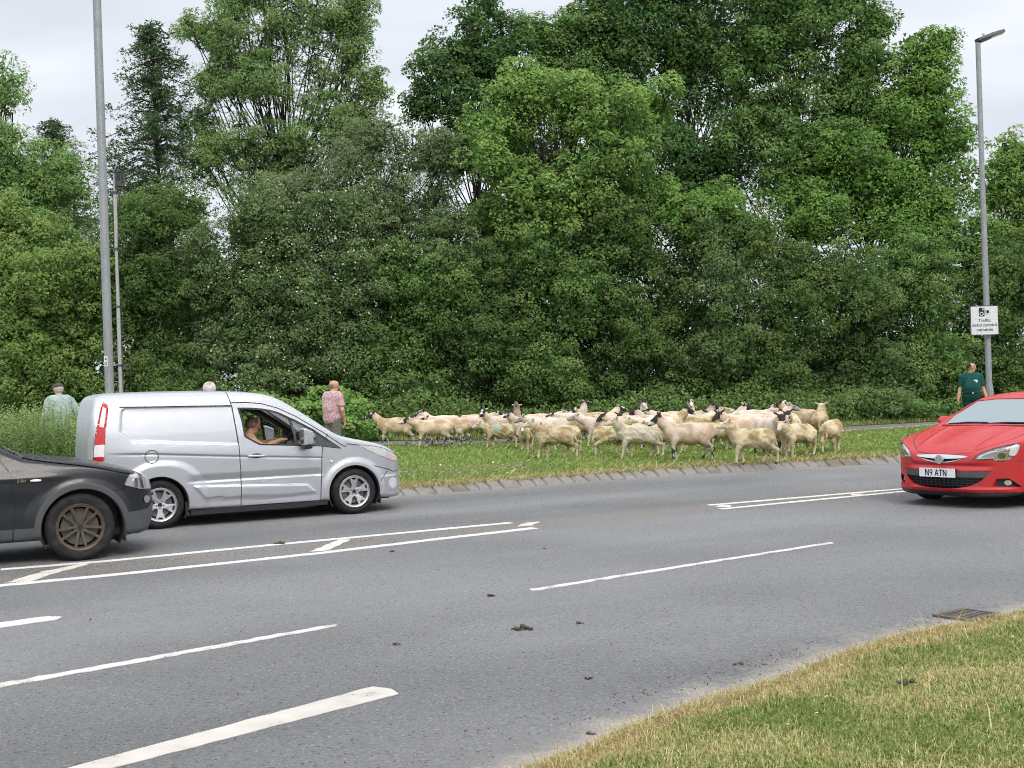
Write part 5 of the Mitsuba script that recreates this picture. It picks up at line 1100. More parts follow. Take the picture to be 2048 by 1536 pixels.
# ------------------------------------------------------------------ sheep and lambs
SHEEP = [
    (-3.09, 32.63, 185, 1.02, 0, 'black', (0.92, 0.86, 0.72), 0.1, 'up', 0, -25, None, 'tan ewe with black and white face leading the flock at its far left'),
    (-1.98, 34.74, 182, 1.0, 0, 'black', (1, 1, 1), 0.3, 'up', 0, -20, None, 'pale ewe behind the leading group, black face raised over the others'),
    (-1.99, 33.24, 183, 1.0, 0, 'black', (1.04, 0.97, 0.98), 0.6, 'mid', -5, -20, None, 'ewe half hidden between the two nearest of the leading group'),
    (-2.03, 31.34, 184, 1.0, 0, 'mule', (0.92, 0.86, 0.72), 0.12, 'mid', 0, -22, None, 'nearest ewe of the leading group, dirty tan back and speckled face'),
    (-1.62, 32.15, 180, 1.0, 0, 'mule', (0.92, 0.86, 0.72), 0.8, 'mid', 0, -20, None, 'ewe at the rear of the leading group with a dark dirty tail end'),
    (-1.03, 35.36, -12, 1.0, 0, 'mule', (1.04, 0.97, 0.98), -1, 'mid', 10, -20, None, 'pale pink ewe walking right, her rump towards the leading group'),
    (-0.34, 33.83, 200, 1.0, 0, 'mule', (1.04, 0.97, 0.98), 0.2, 'up', 45, -30, None, 'pink ewe with a blotched face looking back over a green-marked lamb'),
    (-0.35, 30.73, 183, 1.12, 1, 'lamb', (0.92, 0.86, 0.72), 0.12, 'mid', 0, -25, (0.33, 0.45, 0.36, 0.06), 'dirty yellowish lamb with a green paint mark on its side'),
    (0.14, 33.5, 265, 1.0, 0, 'grey', (0.8, 0.78, 0.76), -1, 'high', 0, 25, None, 'ewe rearing her grey neck and head high above the flock'),
    (0.29, 32.84, 215, 1.0, 0, 'black', (1.04, 0.97, 0.98), 0.4, 'up', 20, -30, None, 'ewe with dark ears in front of the ewe with raised head'),
    (0.84, 30.69, 184, 1.0, 0, 'grey', (1, 1, 1), 0.7, 'mid', 0, -25, None, 'cream ewe with a smooth grey face behind the trotting front lamb'),
    (0.28, 29.45, 262, 1.0, 1, 'lamb', (1.0, 0.95, 0.78), -1, 'mid', 0, -25, None, 'lamb facing the camera left of the trotting front lamb'),
    (0.84, 25.85, 184, 1.22, 1, 'lamb', (0.92, 0.86, 0.72), 0.14, 'up', 0, -22, None, 'trotting lamb with dark spots on its flank, nearest the kerb on the left'),
    (1.08, 27.73, 182, 1.15, 1, 'lamb', (1.0, 0.95, 0.78), 0.6, 'mid', 5, -25, None, 'lamb close behind the spotted trotting lamb'),
    (1.58, 31.2, 180, 1.02, 0, 'black', (0.72, 0.68, 0.52), 0.35, 'mid', 5, -15, None, 'very dirty olive-brown ewe with a black face'),
    (1.51, 33.69, 0, 1.02, 0, 'mule', (1.08, 1.08, 1.08), -1, 'high', 0, -10, None, 'pale ewe with her long neck stretched up, looking right'),
    (0.8, 34.49, -5, 1.0, 0, 'mule', (1.04, 0.97, 0.98), -1, 'mid', 20, -20, None, 'pink-backed ewe behind the grey-faced one'),
    (2.27, 33.74, 180, 1.0, 0, 'black', (1.0, 0.95, 0.78), -1, 'up', 0, -25, None, 'yellowish ewe with a black and white face at the back of the flock'),
    (2.13, 30.11, 184, 1.0, 0, 'grey', (1.04, 0.97, 0.98), 0.15, 'mid', 0, -15, None, 'pinkish ewe with a bluish pale face walking left in the middle'),
    (2.34, 33.99, 0, 1.0, 0, 'mule', (1, 1, 1), -1, 'up', 0, -18, None, 'ewe with a streaked face looking right against the hedge'),
    (2.68, 30.23, 205, 1.0, 0, 'mule', (1.04, 0.97, 0.98), 0.5, 'mid', 15, -30, None, 'pink ewe with white blotched face behind the rightward walking lamb'),
    (2.06, 26.41, 20, 1.16, 1, 'lamb', (1.0, 0.95, 0.78), 0.62, 'up', 0, -10, None, 'yellowish lamb walking right, rump towards the camera'),
    (2.5, 24.96, 184, 1.24, 1, 'lamb', (1, 1, 1), 0.36, 'up', 0, -20, None, 'pale lamb walking left just before the large black-faced ewe'),
    (3.08, 33.75, -10, 0.95, 0, 'mule', (1.0, 0.95, 0.78), -1, 'mid', 0, -15, None, 'small ewe at the back against the hedge, head turned right'),
    (2.95, 31.57, 235, 0.95, 0, 'dark', (1.0, 0.95, 0.78), -1, 'mid', 15, -30, None, 'dark-faced ewe peering out of the middle of the flock'),
    (3.15, 31.17, 80, 1.25, 1, 'lamb', (1.0, 0.95, 0.78), -1, 'mid', 0, -10, None, 'yellow lamb seen from behind in the middle of the flock'),
    (3.54, 34.02, 268, 1.0, 0, 'mule', (1.08, 1.08, 1.08), -1, 'high', 0, -35, None, 'white-faced ewe staring at the camera over the backs'),
    (3.53, 30.66, 182, 1.0, 0, 'dark', (1, 1, 1), 0.2, 'up', 8, -35, None, 'cream ewe with a dark grey face behind the pale pink back'),
    (3.15, 28.34, 190, 1.0, 0, 'black', (1.08, 1.08, 1.08), 0.45, 'down', 10, -25, None, 'very pale pink ewe with her head lowered behind the lambs'),
    (3.58, 29.64, -4, 1.02, 0, 'dark', (1.0, 0.95, 0.78), 0.7, 'up', -25, -30, None, 'yellowish ewe with a dark brown face and white nose looking right'),
    (4.55, 32.38, 270, 1.0, 0, 'mule', (1.08, 1.08, 1.08), -1, 'high', 0, -30, None, 'ewe with a striped white face looking straight at the camera by the hedge'),
    (4.71, 32.55, 5, 1.0, 0, 'black', (0.75, 0.75, 0.76), -1, 'up', -20, -30, None, 'grey-fleeced ewe with black head turned right at the back'),
    (4.11, 32.7, 184, 1.0, 0, 'black', (1.04, 0.97, 0.98), -1, 'mid', 0, -10, None, 'ewe at the back with only her back and black ears showing'),
    (4.06, 30.55, -3, 1.0, 0, 'black', (1, 1, 1), -1, 'mid', -10, -25, None, 'ewe with a black and white muzzle facing right beside the dark brown face'),
    (4.38, 29.84, 0, 1.3, 1, 'lamb', (1.08, 1.08, 1.08), -1, 'mid', -5, -12, None, 'pale lamb looking right in the thick of the flock'),
    (4.96, 30.97, 180, 1.05, 0, 'mule', (1.05, 0.93, 0.82), -1, 'down', 0, -25, None, 'orange-tinged ewe with a broad rounded back near the hedge'),
    (5.09, 30.36, 2, 1.02, 0, 'mule', (1, 1, 1), -1, 'up', 0, -22, None, 'ewe with white muzzle and black eye patch looking right'),
    (4.36, 28.45, 10, 1.3, 1, 'lamb', (0.95, 0.88, 0.7), 0.3, 'up', 0, -5, None, 'tan lamb with brown ears behind the large front ewe'),
    (3.32, 23.89, 183, 1.03, 0, 'black', (0.92, 0.88, 0.8), 0.07, 'up', 0, -35, None, 'large cream ewe with black face and speckled legs, nearest the kerb'),
    (3.18, 25.96, 182, 1.18, 1, 'lamb', (0.92, 0.86, 0.72), 0.55, 'mid', 0, -20, None, 'lamb half hidden behind the large front ewe'),
    (4.37, 26.57, 195, 1.12, 1, 'lamb', (1.0, 0.95, 0.78), 0.3, 'down', 0, -40, None, 'lamb grazing with its head down right of the large front ewe'),
    (4.98, 27.0, 200, 1.05, 0, 'black', (1.04, 0.98, 0.88), 0.25, 'mid', 20, -30, None, 'ewe with black and white blotched face and orange-stained side'),
    (4.42, 23.16, 184, 1.22, 1, 'lamb', (1.0, 0.95, 0.78), 0.12, 'up', 0, -20, None, 'lamb striding left at the right end of the front row'),
    (5.03, 24.74, 285, 1.04, 0, 'dark', (1, 1, 1), -1, 'mid', -8, -42, None, 'black-faced ewe with a white nose facing the camera'),
    (5.76, 28.44, 2, 1.03, 0, 'grey', (1.04, 0.97, 0.98), -1, 'up', 0, -20, None, 'pink ewe with mottled grey face looking right at the far right group'),
    (5.87, 30.33, 10, 1.05, 0, 'mule', (1.04, 0.97, 0.98), -1, 'mid', 60, -5, None, 'pink-backed ewe whose white ears show against the hedge'),
    (5.9, 26.64, 250, 1.04, 0, 'mule', (1.0, 0.95, 0.78), -1, 'mid', 10, -35, None, 'cream ewe with a mottled face looking over the small lamb on the right'),
    (5.52, 25.7, 268, 1.1, 1, 'grey', (1.04, 0.97, 0.98), -1, 'up', 0, -25, None, 'pink-faced lamb facing the camera beside the black-faced ewe'),
    (5.52, 24.29, 215, 1.2, 1, 'lamb', (1.0, 0.95, 0.78), -1, 'mid', 25, -30, None, 'lamb with a white face turned to the camera, right of the black-faced ewe'),
    (6.81, 29.67, 125, 1.05, 0, 'mule', (0.95, 0.88, 0.76), -1, 'up', 20, -10, None, 'dirty cream ewe walking away with her stained rear to the camera'),
    (7.01, 28.54, 72, 1.32, 1, 'lamb', (0.92, 0.86, 0.72), -1, 'up', 0, -10, None, 'lamb walking away, both ears spread, at the right end of the flock'),
    (6.37, 25.01, 62, 1.2, 1, 'lamb', (0.96, 0.9, 0.74), 0.3, 'down', 0, -20, None, 'rightmost lamb seen from behind with its head down'),
]
def sheep_mesh(R, lamb, face, mark, tint, pose, head, hy, hp):
    """one continuous body, x forward. pose: walk phase; head: up / mid / down; hy, hp: head turned and pitched (degrees)"""
    S = 1.0
    prim = []
    def add(tag, a, b, ra, rb, sy=1.0): prim.append((tag, np.array(a, float), np.array(b, float), ra, rb, sy))
    if lamb:
        add(0, (-.22, 0, .44), (.02, 0, .425), .135, .150, 1.12); add(0, (.02, 0, .425), (.22, 0, .445), .150, .130, 1.12)
        nb, lr = (.26, 0, .49), .84
        nh = {'up': (.385, 0, .655), 'mid': (.44, 0, .575), 'down': (.49, 0, .30)}[head]; nr = (.102, .064)
        hs = .72; hipz, shz = .40, .40; hx, fx = -.24, .21; leg = .80; wid = .075
        tail = ((-.34, 0, .47), (-.385, 0, .30), .028, .02)
    else:
        add(0, (-.40, 0, .615), (-.05, 0, .575), .170, .210, 1.10); add(0, (-.05, 0, .575), (.30, 0, .595), .210, .172, 1.15); add(0, (-.36, 0, .66), (.28, 0, .665), .10, .09, 1.0)
        nb, lr = (.36, 0, .68), 1.0
        nh = {'up': (.565, 0, .905), 'mid': (.65, 0, .80), 'down': (.74, 0, .36), 'high': (.44, 0, 1.06)}[head]; nr = (.128, .076)
        hs = 1.0; hipz, shz = .55, .55; hx, fx = -.36, .27; leg = 1.0; wid = .10
        tail = ((-.565, 0, .64), (-.61, 0, .40), .032, .024)
    nh = np.array(nh); nbv = np.array(nb)
    mid = (nbv + nh) / 2 + np.array([.02, 0, -.02])
    cy, sy_ = math.cos(math.radians(hy * .5)), math.sin(math.radians(hy * .5))
    d = nh - nbv; nh = nbv + np.array([d[0] * cy, d[0] * sy_, d[2]])
    mid = (nbv + nh) / 2 + np.array([.015, 0, .0])
    add(1, nbv, mid, nr[0], (nr[0] + nr[1]) / 2 * .98, 1.12); add(1, mid, nh, (nr[0] + nr[1]) / 2 * .98, nr[1])
    a, p = math.radians(hy), math.radians(hp)
    f = np.array([math.cos(a) * math.cos(p), math.sin(a) * math.cos(p), math.sin(p)]); l = np.array([-math.sin(a), math.cos(a), 0]); u = np.cross(f, l)
    hd = nh + u * .02 * hs
    add(2, hd - f * .01, hd + f * .13 * hs, .072 * hs, .052 * hs); add(2, hd + f * .13 * hs, hd + f * .235 * hs, .052 * hs, .037 * hs)
    add(2, hd + f * .04 * hs - u * .045 * hs, hd + f * .19 * hs - u * .03 * hs, .035 * hs, .026 * hs)
    for s in (-1, 1):
        e0 = hd - f * .03 * hs + l * s * .05 * hs + u * .045 * hs
        e1 = e0 + l * s * .075 * hs - f * .035 * hs + u * .02 * hs; e2 = e1 + l * s * .05 * hs - f * .02 * hs + u * .0
        add(3, e0, e1, .020 * hs, .027 * hs); add(3, e1, e2, .027 * hs, .008)
    # legs: walk cycle offsets
    ph = pose
    for i, (fr, s) in enumerate(((1, 1), (1, -1), (0, 1), (0, -1))):
        q = math.sin(ph * 2 * math.pi + (0, math.pi, math.pi, 0)[i]) if ph >= 0 else (.12, -.10, -.06, .08)[i]
        sw = q * .15 * leg; lift = max(0, math.cos(ph * 2 * math.pi + (0, math.pi, math.pi, 0)[i])) * .06 * leg if ph >= 0 else 0
        y = s * wid
        if fr:
            A, K = (fx, y * .95, shz - .05), (fx + .01 + sw * .55, y, .29 * leg)
            F, H = (fx + sw - .35 * lift, y, .085 * leg + lift), (fx + .02 + sw - .5 * lift, y, .03 * leg + lift * .9)
            add(4, A, K, .078 * lr, .038 * lr); add(4, K, F, .034 * lr, .024 * lr); add(5, F, H, .026 * lr, .029 * lr)
        else:
            A, St = (hx, y * .9, hipz), (hx + .07 + sw * .2, y * 1.12, .43 * leg)
            Hk, F, H = (hx - .085 + sw * .6, y, .285 * leg + lift * .4), (hx - .045 + sw, y, .08 * leg + lift), (hx - .02 + sw, y, .03 * leg + lift * .9)
            add(4, A, St, .125 * lr, .085 * lr); add(4, St, Hk, .078 * lr, .036 * lr); add(4, Hk, F, .033 * lr, .025 * lr); add(5, F, H, .027 * lr, .030 * lr)
    add(6, *tail)
    K = {0: .09, 1: .07, 2: .03, 3: .012, 4: .045, 5: .012, 6: .03}
    def sd(x, y, z):
        out = None
        for tag, a_, b_, ra, rb, sy in prim:
            dd = rcone(x, y, z, a_, b_, ra, rb, sy)
            out = dd if out is None else smin(out, dd, K[tag] * (.75 if lamb else 1))
        return out
    P = np.array([q for t_ in prim for q in (t_[1], t_[2])]); lo, hi = P.min(0) - .22, P.max(0) + .22; lo[2] = -.02
    v, fc = snets(sd, lo, hi, .027 if not lamb else .020)
    # which part each vertex belongs to
    D = np.stack([rcone(v[:, 0], v[:, 1], v[:, 2], a_, b_, ra, rb, sy) for _, a_, b_, ra, rb, sy in prim], 1)
    tag = np.array([t_[0] for t_ in prim])[D.argmin(1)]
    off = R.random() * 100
    n1 = meshkit.fbm(v * 7 + off, 3); n2 = meshkit.fbm(v * 22 + off, 3, 4)
    if lamb:
        nrm = trimesh.Trimesh(v, fc, process=False).vertex_normals
        wool = np.isin(tag, (0, 1, 4)) & (v[:, 2] > .22)
        v = v + nrm * (wool * (n2 - .5) * .045)[:, None]
        base = np.array([.615, .56, .44]) * (.92 + .16 * R.random()); dark = np.array([.31, .245, .145])
    else:
        base = np.array([.70, .61, .53]) * (.94 + .12 * R.random()); dark = np.array([.45, .335, .235])
    base = base * np.array(tint)
    dirt = sstep(.33, .68, n1 + .25 * (n2 - .5))[:, None] * (.95 if tint[2] < .85 else .6)
    col = base * (1 - dirt) + dark * np.array(tint) * dirt
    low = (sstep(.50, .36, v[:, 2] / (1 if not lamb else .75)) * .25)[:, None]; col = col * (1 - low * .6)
    white, black, grey = np.array([.66, .62, .56]), np.array([.035, .030, .028]), np.array([.33, .30, .29])
    hv = (v - hd) @ np.stack([f, l, u], 1) / hs
    patch = meshkit.fbm(hv * [9, 7, 9] + off, 2, 7)
    if face == 'black': fm = ((hv[:, 0] < .16) & (patch > .33) & (hv[:, 2] > -.06)) | (patch > .54)
    elif face == 'mule': fm = (patch > .50) | ((hv[:, 0] < .12) & (hv[:, 0] > .0) & (np.abs(hv[:, 1]) > .02) & (patch > .36))
    elif face == 'dark': fm = hv[:, 0] < .215
    else: fm = np.zeros(len(v), bool)
    hc = np.where(fm[:, None], black, white if face != 'grey' else grey + .25 * (patch[:, None] - .5))
    if face == 'lamb': hc = np.array([.60, .53, .42]) * (.9 + .2 * n2[:, None])
    nose = hv[:, 0] > .262; eye = (np.abs(hv[:, 0] - .085) < .016) & (np.abs(np.abs(hv[:, 1]) - .055) < .02) & (hv[:, 2] > .005) & (hv[:, 2] < .04)
    hc = np.where((nose & (hv[:, 2] > -.02))[:, None], black * 2.5, hc); hc = np.where(eye[:, None], black, hc)
    col = np.where((tag == 2)[:, None], hc, col)
    ec = black * 1.5 if face in ('black', 'dark') else (np.array([.55, .44, .38]) if face in ('lamb', 'grey') else np.where((patch > .5)[:, None], black, white * .85))
    col = np.where((tag == 3)[:, None], ec, col)
    lp = meshkit.fbm(v * 16 + off + 3, 2, 2)
    zl = .40 if not lamb else .24
    lc = np.where((lp > (.52 if face != 'dark' else .30))[:, None], black * 1.6, white * .85)
    if face in ('lamb', 'grey'): lc = np.array([.55, .47, .34]) * (.75 + .5 * lp[:, None])
    ls = sstep(zl, zl - .12, v[:, 2])[:, None]
    isleg = np.isin(tag, (4, 5))[:, None]
    col = np.where(isleg, col * (1 - ls) + lc * ls, col)
    col = np.where(((tag == 5) & (v[:, 2] < .05 + .03 * 0))[:, None], black * 2, col)
    if not lamb: col = np.where((tag == 6)[:, None] & (v[:, 2] < .56)[:, None], np.array([.10, .075, .05]), col)
    if mark is not None:
        m = sstep(.15, .06, np.hypot(v[:, 0] - mark[3], (v[:, 2] - .50) * .9))[:, None] * (v[:, 1] > 0)[:, None] * sstep(.25, .6, n2)[:, None] if len(mark) > 3 else 0
        col = col * (1 - m) + np.array(mark[:3]) * m
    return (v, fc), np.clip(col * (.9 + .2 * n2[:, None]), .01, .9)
for i, (x, y, ang, s, lamb, face, tint, pose, head, hy, hp, mark, label) in enumerate(SHEEP):
    R = np.random.default_rng(900 + i)
    m, c = sheep_mesh(R, lamb, face, mark, tint, pose, head, hy, hp)
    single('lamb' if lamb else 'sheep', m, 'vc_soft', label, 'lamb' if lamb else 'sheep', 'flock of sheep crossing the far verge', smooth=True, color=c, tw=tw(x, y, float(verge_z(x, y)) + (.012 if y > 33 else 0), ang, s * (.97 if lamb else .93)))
# ------------------------------------------------------------------ people
SKIN = np.array([.52, .30, .21])
def limb_hand(prims, w, d, up, s, curl=.5, tag='hand'):
    """palm, four unequal bent fingers and a thumb at the wrist w, pointing along d; up = back of the hand"""
    d = np.asarray(d, float); d /= np.linalg.norm(d); up = np.asarray(up, float); up -= d * (up @ d); up /= np.linalg.norm(up); l = np.cross(d, up)
    pc = w + d * .05
    for q in (-.024, -.008, .008, .024): prims.append((tag, w + l * q * .7 + d * .012, w + d * .085 + l * q, .014, .012, 1))
    for i, (q, L) in enumerate(((-.027, .070), (-.009, .080), (.009, .076), (.026, .060))):
        a = w + d * .088 + l * q; m = a + (d * math.cos(curl * .6) - up * math.sin(curl * .6)) * L * .5; e = m + (d * math.cos(curl * 1.5) - up * math.sin(curl * 1.5)) * L * .5
        prims.append((tag + 'f', a, m, .0092, .0085, 1)); prims.append((tag + 'f', m, e, .0085, .0072, 1))
    b = w + d * .03 - s * l * .028; m = b - s * l * .022 + d * .028 - up * .012; e = m + d * .03 - up * .014 + s * l * .004
    prims.append((tag + 'f', b, m, .012, .0105, 1)); prims.append((tag + 'f', m, e, .0105, .0085, 1))
def person(arms, head_yaw=0.0, head_pitch=0.0, lean=0.0, legs=True, belly=.0, stride=.0, seated=False):
    """prims of a 1.76 m body facing +y. arms: [(elbow, wrist, hand direction, back of hand, curl)] for right (-x) and left (+x)"""
    P = []
    A = lambda t, a, b, ra, rb, sy=1.0: P.append((t, np.array(a, float), np.array(b, float), ra, rb, sy))
    L = lambda z: lean * (z - .95)
    A('torso', (-.06, 0, .96), (.06, 0, .96), .125, .125, 1.1); A('torso', (0, 0, .98), (0, .01 + L(1.16), 1.16), .145, .140 + belly, 1.1)
    A('torso', (-.05, .01 + L(1.18), 1.18), (-.075, L(1.36), 1.36), .125 + belly * .6, .125, 1.15); A('torso', (.05, .01 + L(1.18), 1.18), (.075, L(1.36), 1.36), .125 + belly * .6, .125, 1.15)
    A('torso', (-.155, L(1.43), 1.425), (.155, L(1.43), 1.425), .065, .065); A('torso', (-.10, L(1.44), 1.45), (.10, L(1.44), 1.45), .055, .055)
    n0 = np.array([0, L(1.46) - .005, 1.44]); n1 = n0 + [0, .03 + lean * .08, .108]
    A('neck', n0, n1, .062, .056)
    a, p = math.radians(head_yaw), math.radians(head_pitch)
    f = np.array([-math.sin(a) * math.cos(p), math.cos(a) * math.cos(p), math.sin(p)]); u0 = np.array([0, 0, 1.0]); l = np.cross(f, u0); l /= np.linalg.norm(l); u = np.cross(l, f)
    hc = n1 + u * .095 + f * .012
    H = lambda x, y, z: hc + l * x + f * y + u * z
    P.append(('skull', hc + u * .012 - f * .018, hc + u * .012 + f * .022, .084, .080, 1.0)); A('skull', H(0, .02, -.04), H(0, .035, -.075), .064, .046); A('skull', H(0, .045, -.095), H(0, .055, -.10), .034, .028)
    A('face', H(0, .092, .0), H(0, .112, -.038), .010, .016); A('face', H(-.03, .078, .028), H(.03, .078, .028), .014, .014); A('face', H(-.016, .088, -.066), H(.016, .088, -.066), .010, .010)
    for s in (-1, 1): A('face', H(s * .078, -.008, .015), H(s * .084, -.012, -.025), .014, .010)
    for s, (el, wr, hd, bk, curl) in zip((-1, 1), arms):
        sh = np.array([s * .195, L(1.43), 1.405]); el, wr = np.array(el, float), np.array(wr, float)
        A('uparm', sh, el, .058, .043); A('forearm', el, el + (wr - el) * .4, .043, .041); A('forearm', el + (wr - el) * .4, wr, .041, .028)
        limb_hand(P, wr, hd, bk, s, curl)
    if seated:
        for s in (-1, 1): A('leg', (s * .10, .03, .95), (s * .12, .45, .98), .09, .068); A('leg', (s * .12, .45, .98), (s * .12, .62, .58), .062, .045)
    elif legs:
        for s in (-1, 1):
            k = stride * s
            A('leg', (s * .09, 0, .93), (s * .10, k * .6, .50), .098, .064); A('leg', (s * .10, k * .6, .50), (s * .10, k * 1.0 - .02, .10), .062, .042)
            A('foot', (s * .10, k - .05, .055), (s * .115, k + .13, .035), .048, .034)
    return P, (hc, l, f, u)
KB = {'torso': .05, 'neck': .03, 'skull': .02, 'face': .012, 'uparm': .025, 'forearm': .015, 'hand': .008, 'handf': .003, 'leg': .04, 'foot': .02}
def prim_sdf(P, grow=0.0, k=1.0):
    def f(x, y, z):
        o = None
        for t, a, b, ra, rb, sy in P:
            d = rcone(x, y, z, a, b, ra + grow, rb + grow, 1 / sy if t == 'torso' else 1.0)
            o = d if o is None else smin(o, d, KB[t] * k)
        return o
    return f
def pbox(P, m=.19):
    q = np.array([w for t in P for w in (t[1], t[2])]); return q.min(0) - m - .06, q.max(0) + m + .06
def skin_mesh(P, frame, tone=1.0, h=.016, hair=None, beard=None):
    hc, l, f, u = frame
    lo, hi = pbox(P)
    v, fc = snets(prim_sdf(P), lo, hi, h)
    q = (v - hc) @ np.stack([l, f, u], 1)
    col = np.tile(SKIN * tone, (len(v), 1)) * (0.9 + .2 * meshkit.fbm(v * 18, 2, 3))[:, None]
    red = np.exp(-((np.abs(q[:, 0]) - .04) ** 2 + (q[:, 1] - .08) ** 2 + (q[:, 2] + .03) ** 2) / .0009)[:, None]
    col = col * (1 - .3 * red) + np.array([.55, .22, .17]) * tone * .3 * red
    front = q[:, 1] > .05
    eye = front & (np.hypot(np.abs(q[:, 0]) - .031, (q[:, 2] - .012) * 1.6) < .013); brow = front & (np.abs(np.abs(q[:, 0]) - .032) < .019) & (np.abs(q[:, 2] - .036) < .007); mouth = front & (np.abs(q[:, 0]) < .024) & (np.abs(q[:, 2] + .066) < .006)
    col = np.where(eye[:, None], [.03, .02, .02], np.where(brow[:, None], np.array([.16, .11, .08]), np.where(mouth[:, None], np.array([.38, .14, .12]), col)))
    return (v, fc), np.clip(col, .01, .9)
def cloth_mesh(P, tags, grow, keep, h=.020, k=1.2, wr=.004, seed=0):
    Q = [t for t in P if t[0] in tags]; lo, hi = pbox(Q); base = prim_sdf(Q, grow, k)
    def f(x, y, z):
        wob = wr * np.sin(z * 52 + x * 23 + seed) * np.sin(x * 31 - z * 17 + y * 27 + 2 * seed)
        return smax(base(x, y, z) + wob, keep(x, y, z), .008)
    return snets(f, lo, hi, h)
def hair_mesh(frame, fn, grow=.012, h=.011):
    """cap of hair: the skull grown a little, kept where fn(right, front, up) < 0"""
    hc, l, f, u = frame; M = np.stack([l, f, u], 1)
    def sd(x, y, z):
        w = np.stack([x - hc[0], y - hc[1], z - hc[2]], -1) @ M
        a, b, c = w[..., 0], w[..., 1], w[..., 2]
        s = smin(rcone(a, b, c, (0, -.018, .012), (0, .022, .012), .084 + grow, .080 + grow), rcone(a, b, c, (0, -.03, -.02), (0, -.035, -.055), .062 + grow, .05 + grow), .03)
        return smax(s + .003 * np.sin(a * 190 + c * 60) * np.sin(b * 160), fn(a, b, c), .006)
    return snets(sd, hc - .17, hc + .17, h)
def shade_cloth(v, base, amp=.25, f=9, seed=0):
    n = meshkit.fbm(np.asarray(v) * [f, f, f * .6], 3, seed); return np.clip(np.asarray(base) * (1 - amp + 2 * amp * n)[:, None], .004, .9)
def put(k, name, mesh, m, col, M, label=None):
    part(k, name, mesh, m, smooth=True, color=col, tw=M, label=label)
def stand(x, y, face, s): return tw(x, y, float(verge_z(x, y)), face - 90, s)
hang = lambda s, fwd=.0, out=.06: ((s * (.225 + out * .4), -.02 + fwd * .3, 1.115), (s * (.235 + out), .05 + fwd, .87), (s * .02, .08, -1), (s * 1, 0, .1), .5)

# paramedic by the right-hand lamp column, facing the road, head turned to his left
k = thing('person', 'paramedic in dark green uniform standing by the lamp column, arms hanging, head turned', 'person')
P, fr = person([hang(-1, .03, .10), hang(1, .02, .08)], head_yaw=58, belly=.022)
M = stand(10.87, 29.6, 258, 1.0)
m, c = skin_mesh(P, fr); put(k, 'body', m, 'vc_skin', c, M)
GREEN = np.array([.010, .062, .058])
sh = cat([cloth_mesh(P, ('torso',), .020, lambda x, y, z: np.maximum(1.00 - z, z - 1.515), seed=1), cloth_mesh(P, ('uparm',), .022, lambda x, y, z: 1.19 - z, seed=1)]); put(k, 'shirt', sh, 'vc_soft', shade_cloth(sh[0], GREEN * 1.25, .35), M)
tr = cloth_mesh(P, ('torso', 'leg'), .022, lambda x, y, z: np.maximum(z - 1.035, .06 - z), seed=2); put(k, 'trousers', tr, 'vc_soft', shade_cloth(tr[0], GREEN * .8, .35), M)
bt = cloth_mesh(P, ('torso',), .031, lambda x, y, z: np.abs(z - 1.03) - .02, wr=0); put(k, 'belt', bt, 'vc_soft', shade_cloth(bt[0], (.012, .012, .013), .1), M)
hm = hair_mesh(fr, lambda a, b, c: np.maximum(-.01 - c + .25 * b + .0, b - .035 + .35 * np.maximum(c - .03, 0) + .9 * np.maximum(c - .06, 0))); put(k, 'hair', hm, 'vc_soft', shade_cloth(hm[0], (.055, .035, .022), .3, 30), M)
put(k, 'shoes', cloth_mesh(P, ('foot',), .008, lambda x, y, z: z - .12, wr=0), 'vc_skin', None, M) if False else None
sm = cloth_mesh(P, ('foot',), .010, lambda x, y, z: z - .13, wr=0); put(k, 'shoes', sm, 'vc_skin', shade_cloth(sm[0], (.012, .012, .012), .1), M)
part(k, 'name_badge', box(-.120, -.035, .172, .180, 1.285, 1.345), 'plate_white', tw=M)
part(k, 'belt_buckle', box(-.022, .022, .205, .212, 1.012, 1.048), 'lamp_silver', tw=M)
for s in (-1, 1): part(k, 'epaulette', box(s * .13 - .045, s * .13 + .045, -.03, .03, 1.502, 1.512), 'white_lens', tw=M)
wb = tube([(.295, .05 + .035 * math.cos(a), .885 + .0) for a in (0,)] + [(.295 + .036 * math.sin(a), .045 + .036 * math.cos(a), .885) for a in np.linspace(.5, 6.2, 14)], .012, 6); part(k, 'wrist_watch', wb, 'ink', tw=M)

# man in the pink patterned shirt, seen from behind, hand at his mouth
k = thing('person', 'bald man in a pink patterned shirt seen from behind, one hand at his mouth', 'person')
P, fr = person([((-.285, .0, 1.13), (-.24, .10, .90), (.05, .15, -1), (-1, 0, .1), .5), ((.20, .20, 1.16), (-.02, .24, 1.42), (-.22, -.18, .9), (.3, .9, .1), .9)][::1], head_yaw=38, head_pitch=-3, lean=.02, belly=.025)
P = [(t, a * [-1, 1, 1], b * [-1, 1, 1], ra, rb, sy) for t, a, b, ra, rb, sy in P]
fr = (fr[0] * [-1, 1, 1], fr[1] * [-1, 1, 1] * -1, fr[2] * [-1, 1, 1], fr[3] * [-1, 1, 1])
M = stand(-3.66, 25.4, 52, .985)
m, c = skin_mesh(P, fr, 1.05); put(k, 'body', m, 'vc_skin', c, M)
sh = cat([cloth_mesh(P, ('torso',), .026, lambda x, y, z: np.maximum(.86 - z, z - 1.52), seed=3), cloth_mesh(P, ('uparm',), .026, lambda x, y, z: 1.20 - z, seed=3)])
pat = meshkit.noise(sh[0] * 62, 3); pat2 = meshkit.noise(sh[0] * 40 + 9, 5)
pc = np.where((pat > .56)[:, None], [.42, .22, .26], np.where((pat2 > .60)[:, None], [.50, .34, .38], [.62, .44, .46]))
put(k, 'shirt', sh, 'vc_soft', np.clip(pc * (.85 + .3 * meshkit.fbm(sh[0] * 8, 3))[:, None], .01, .9), M)
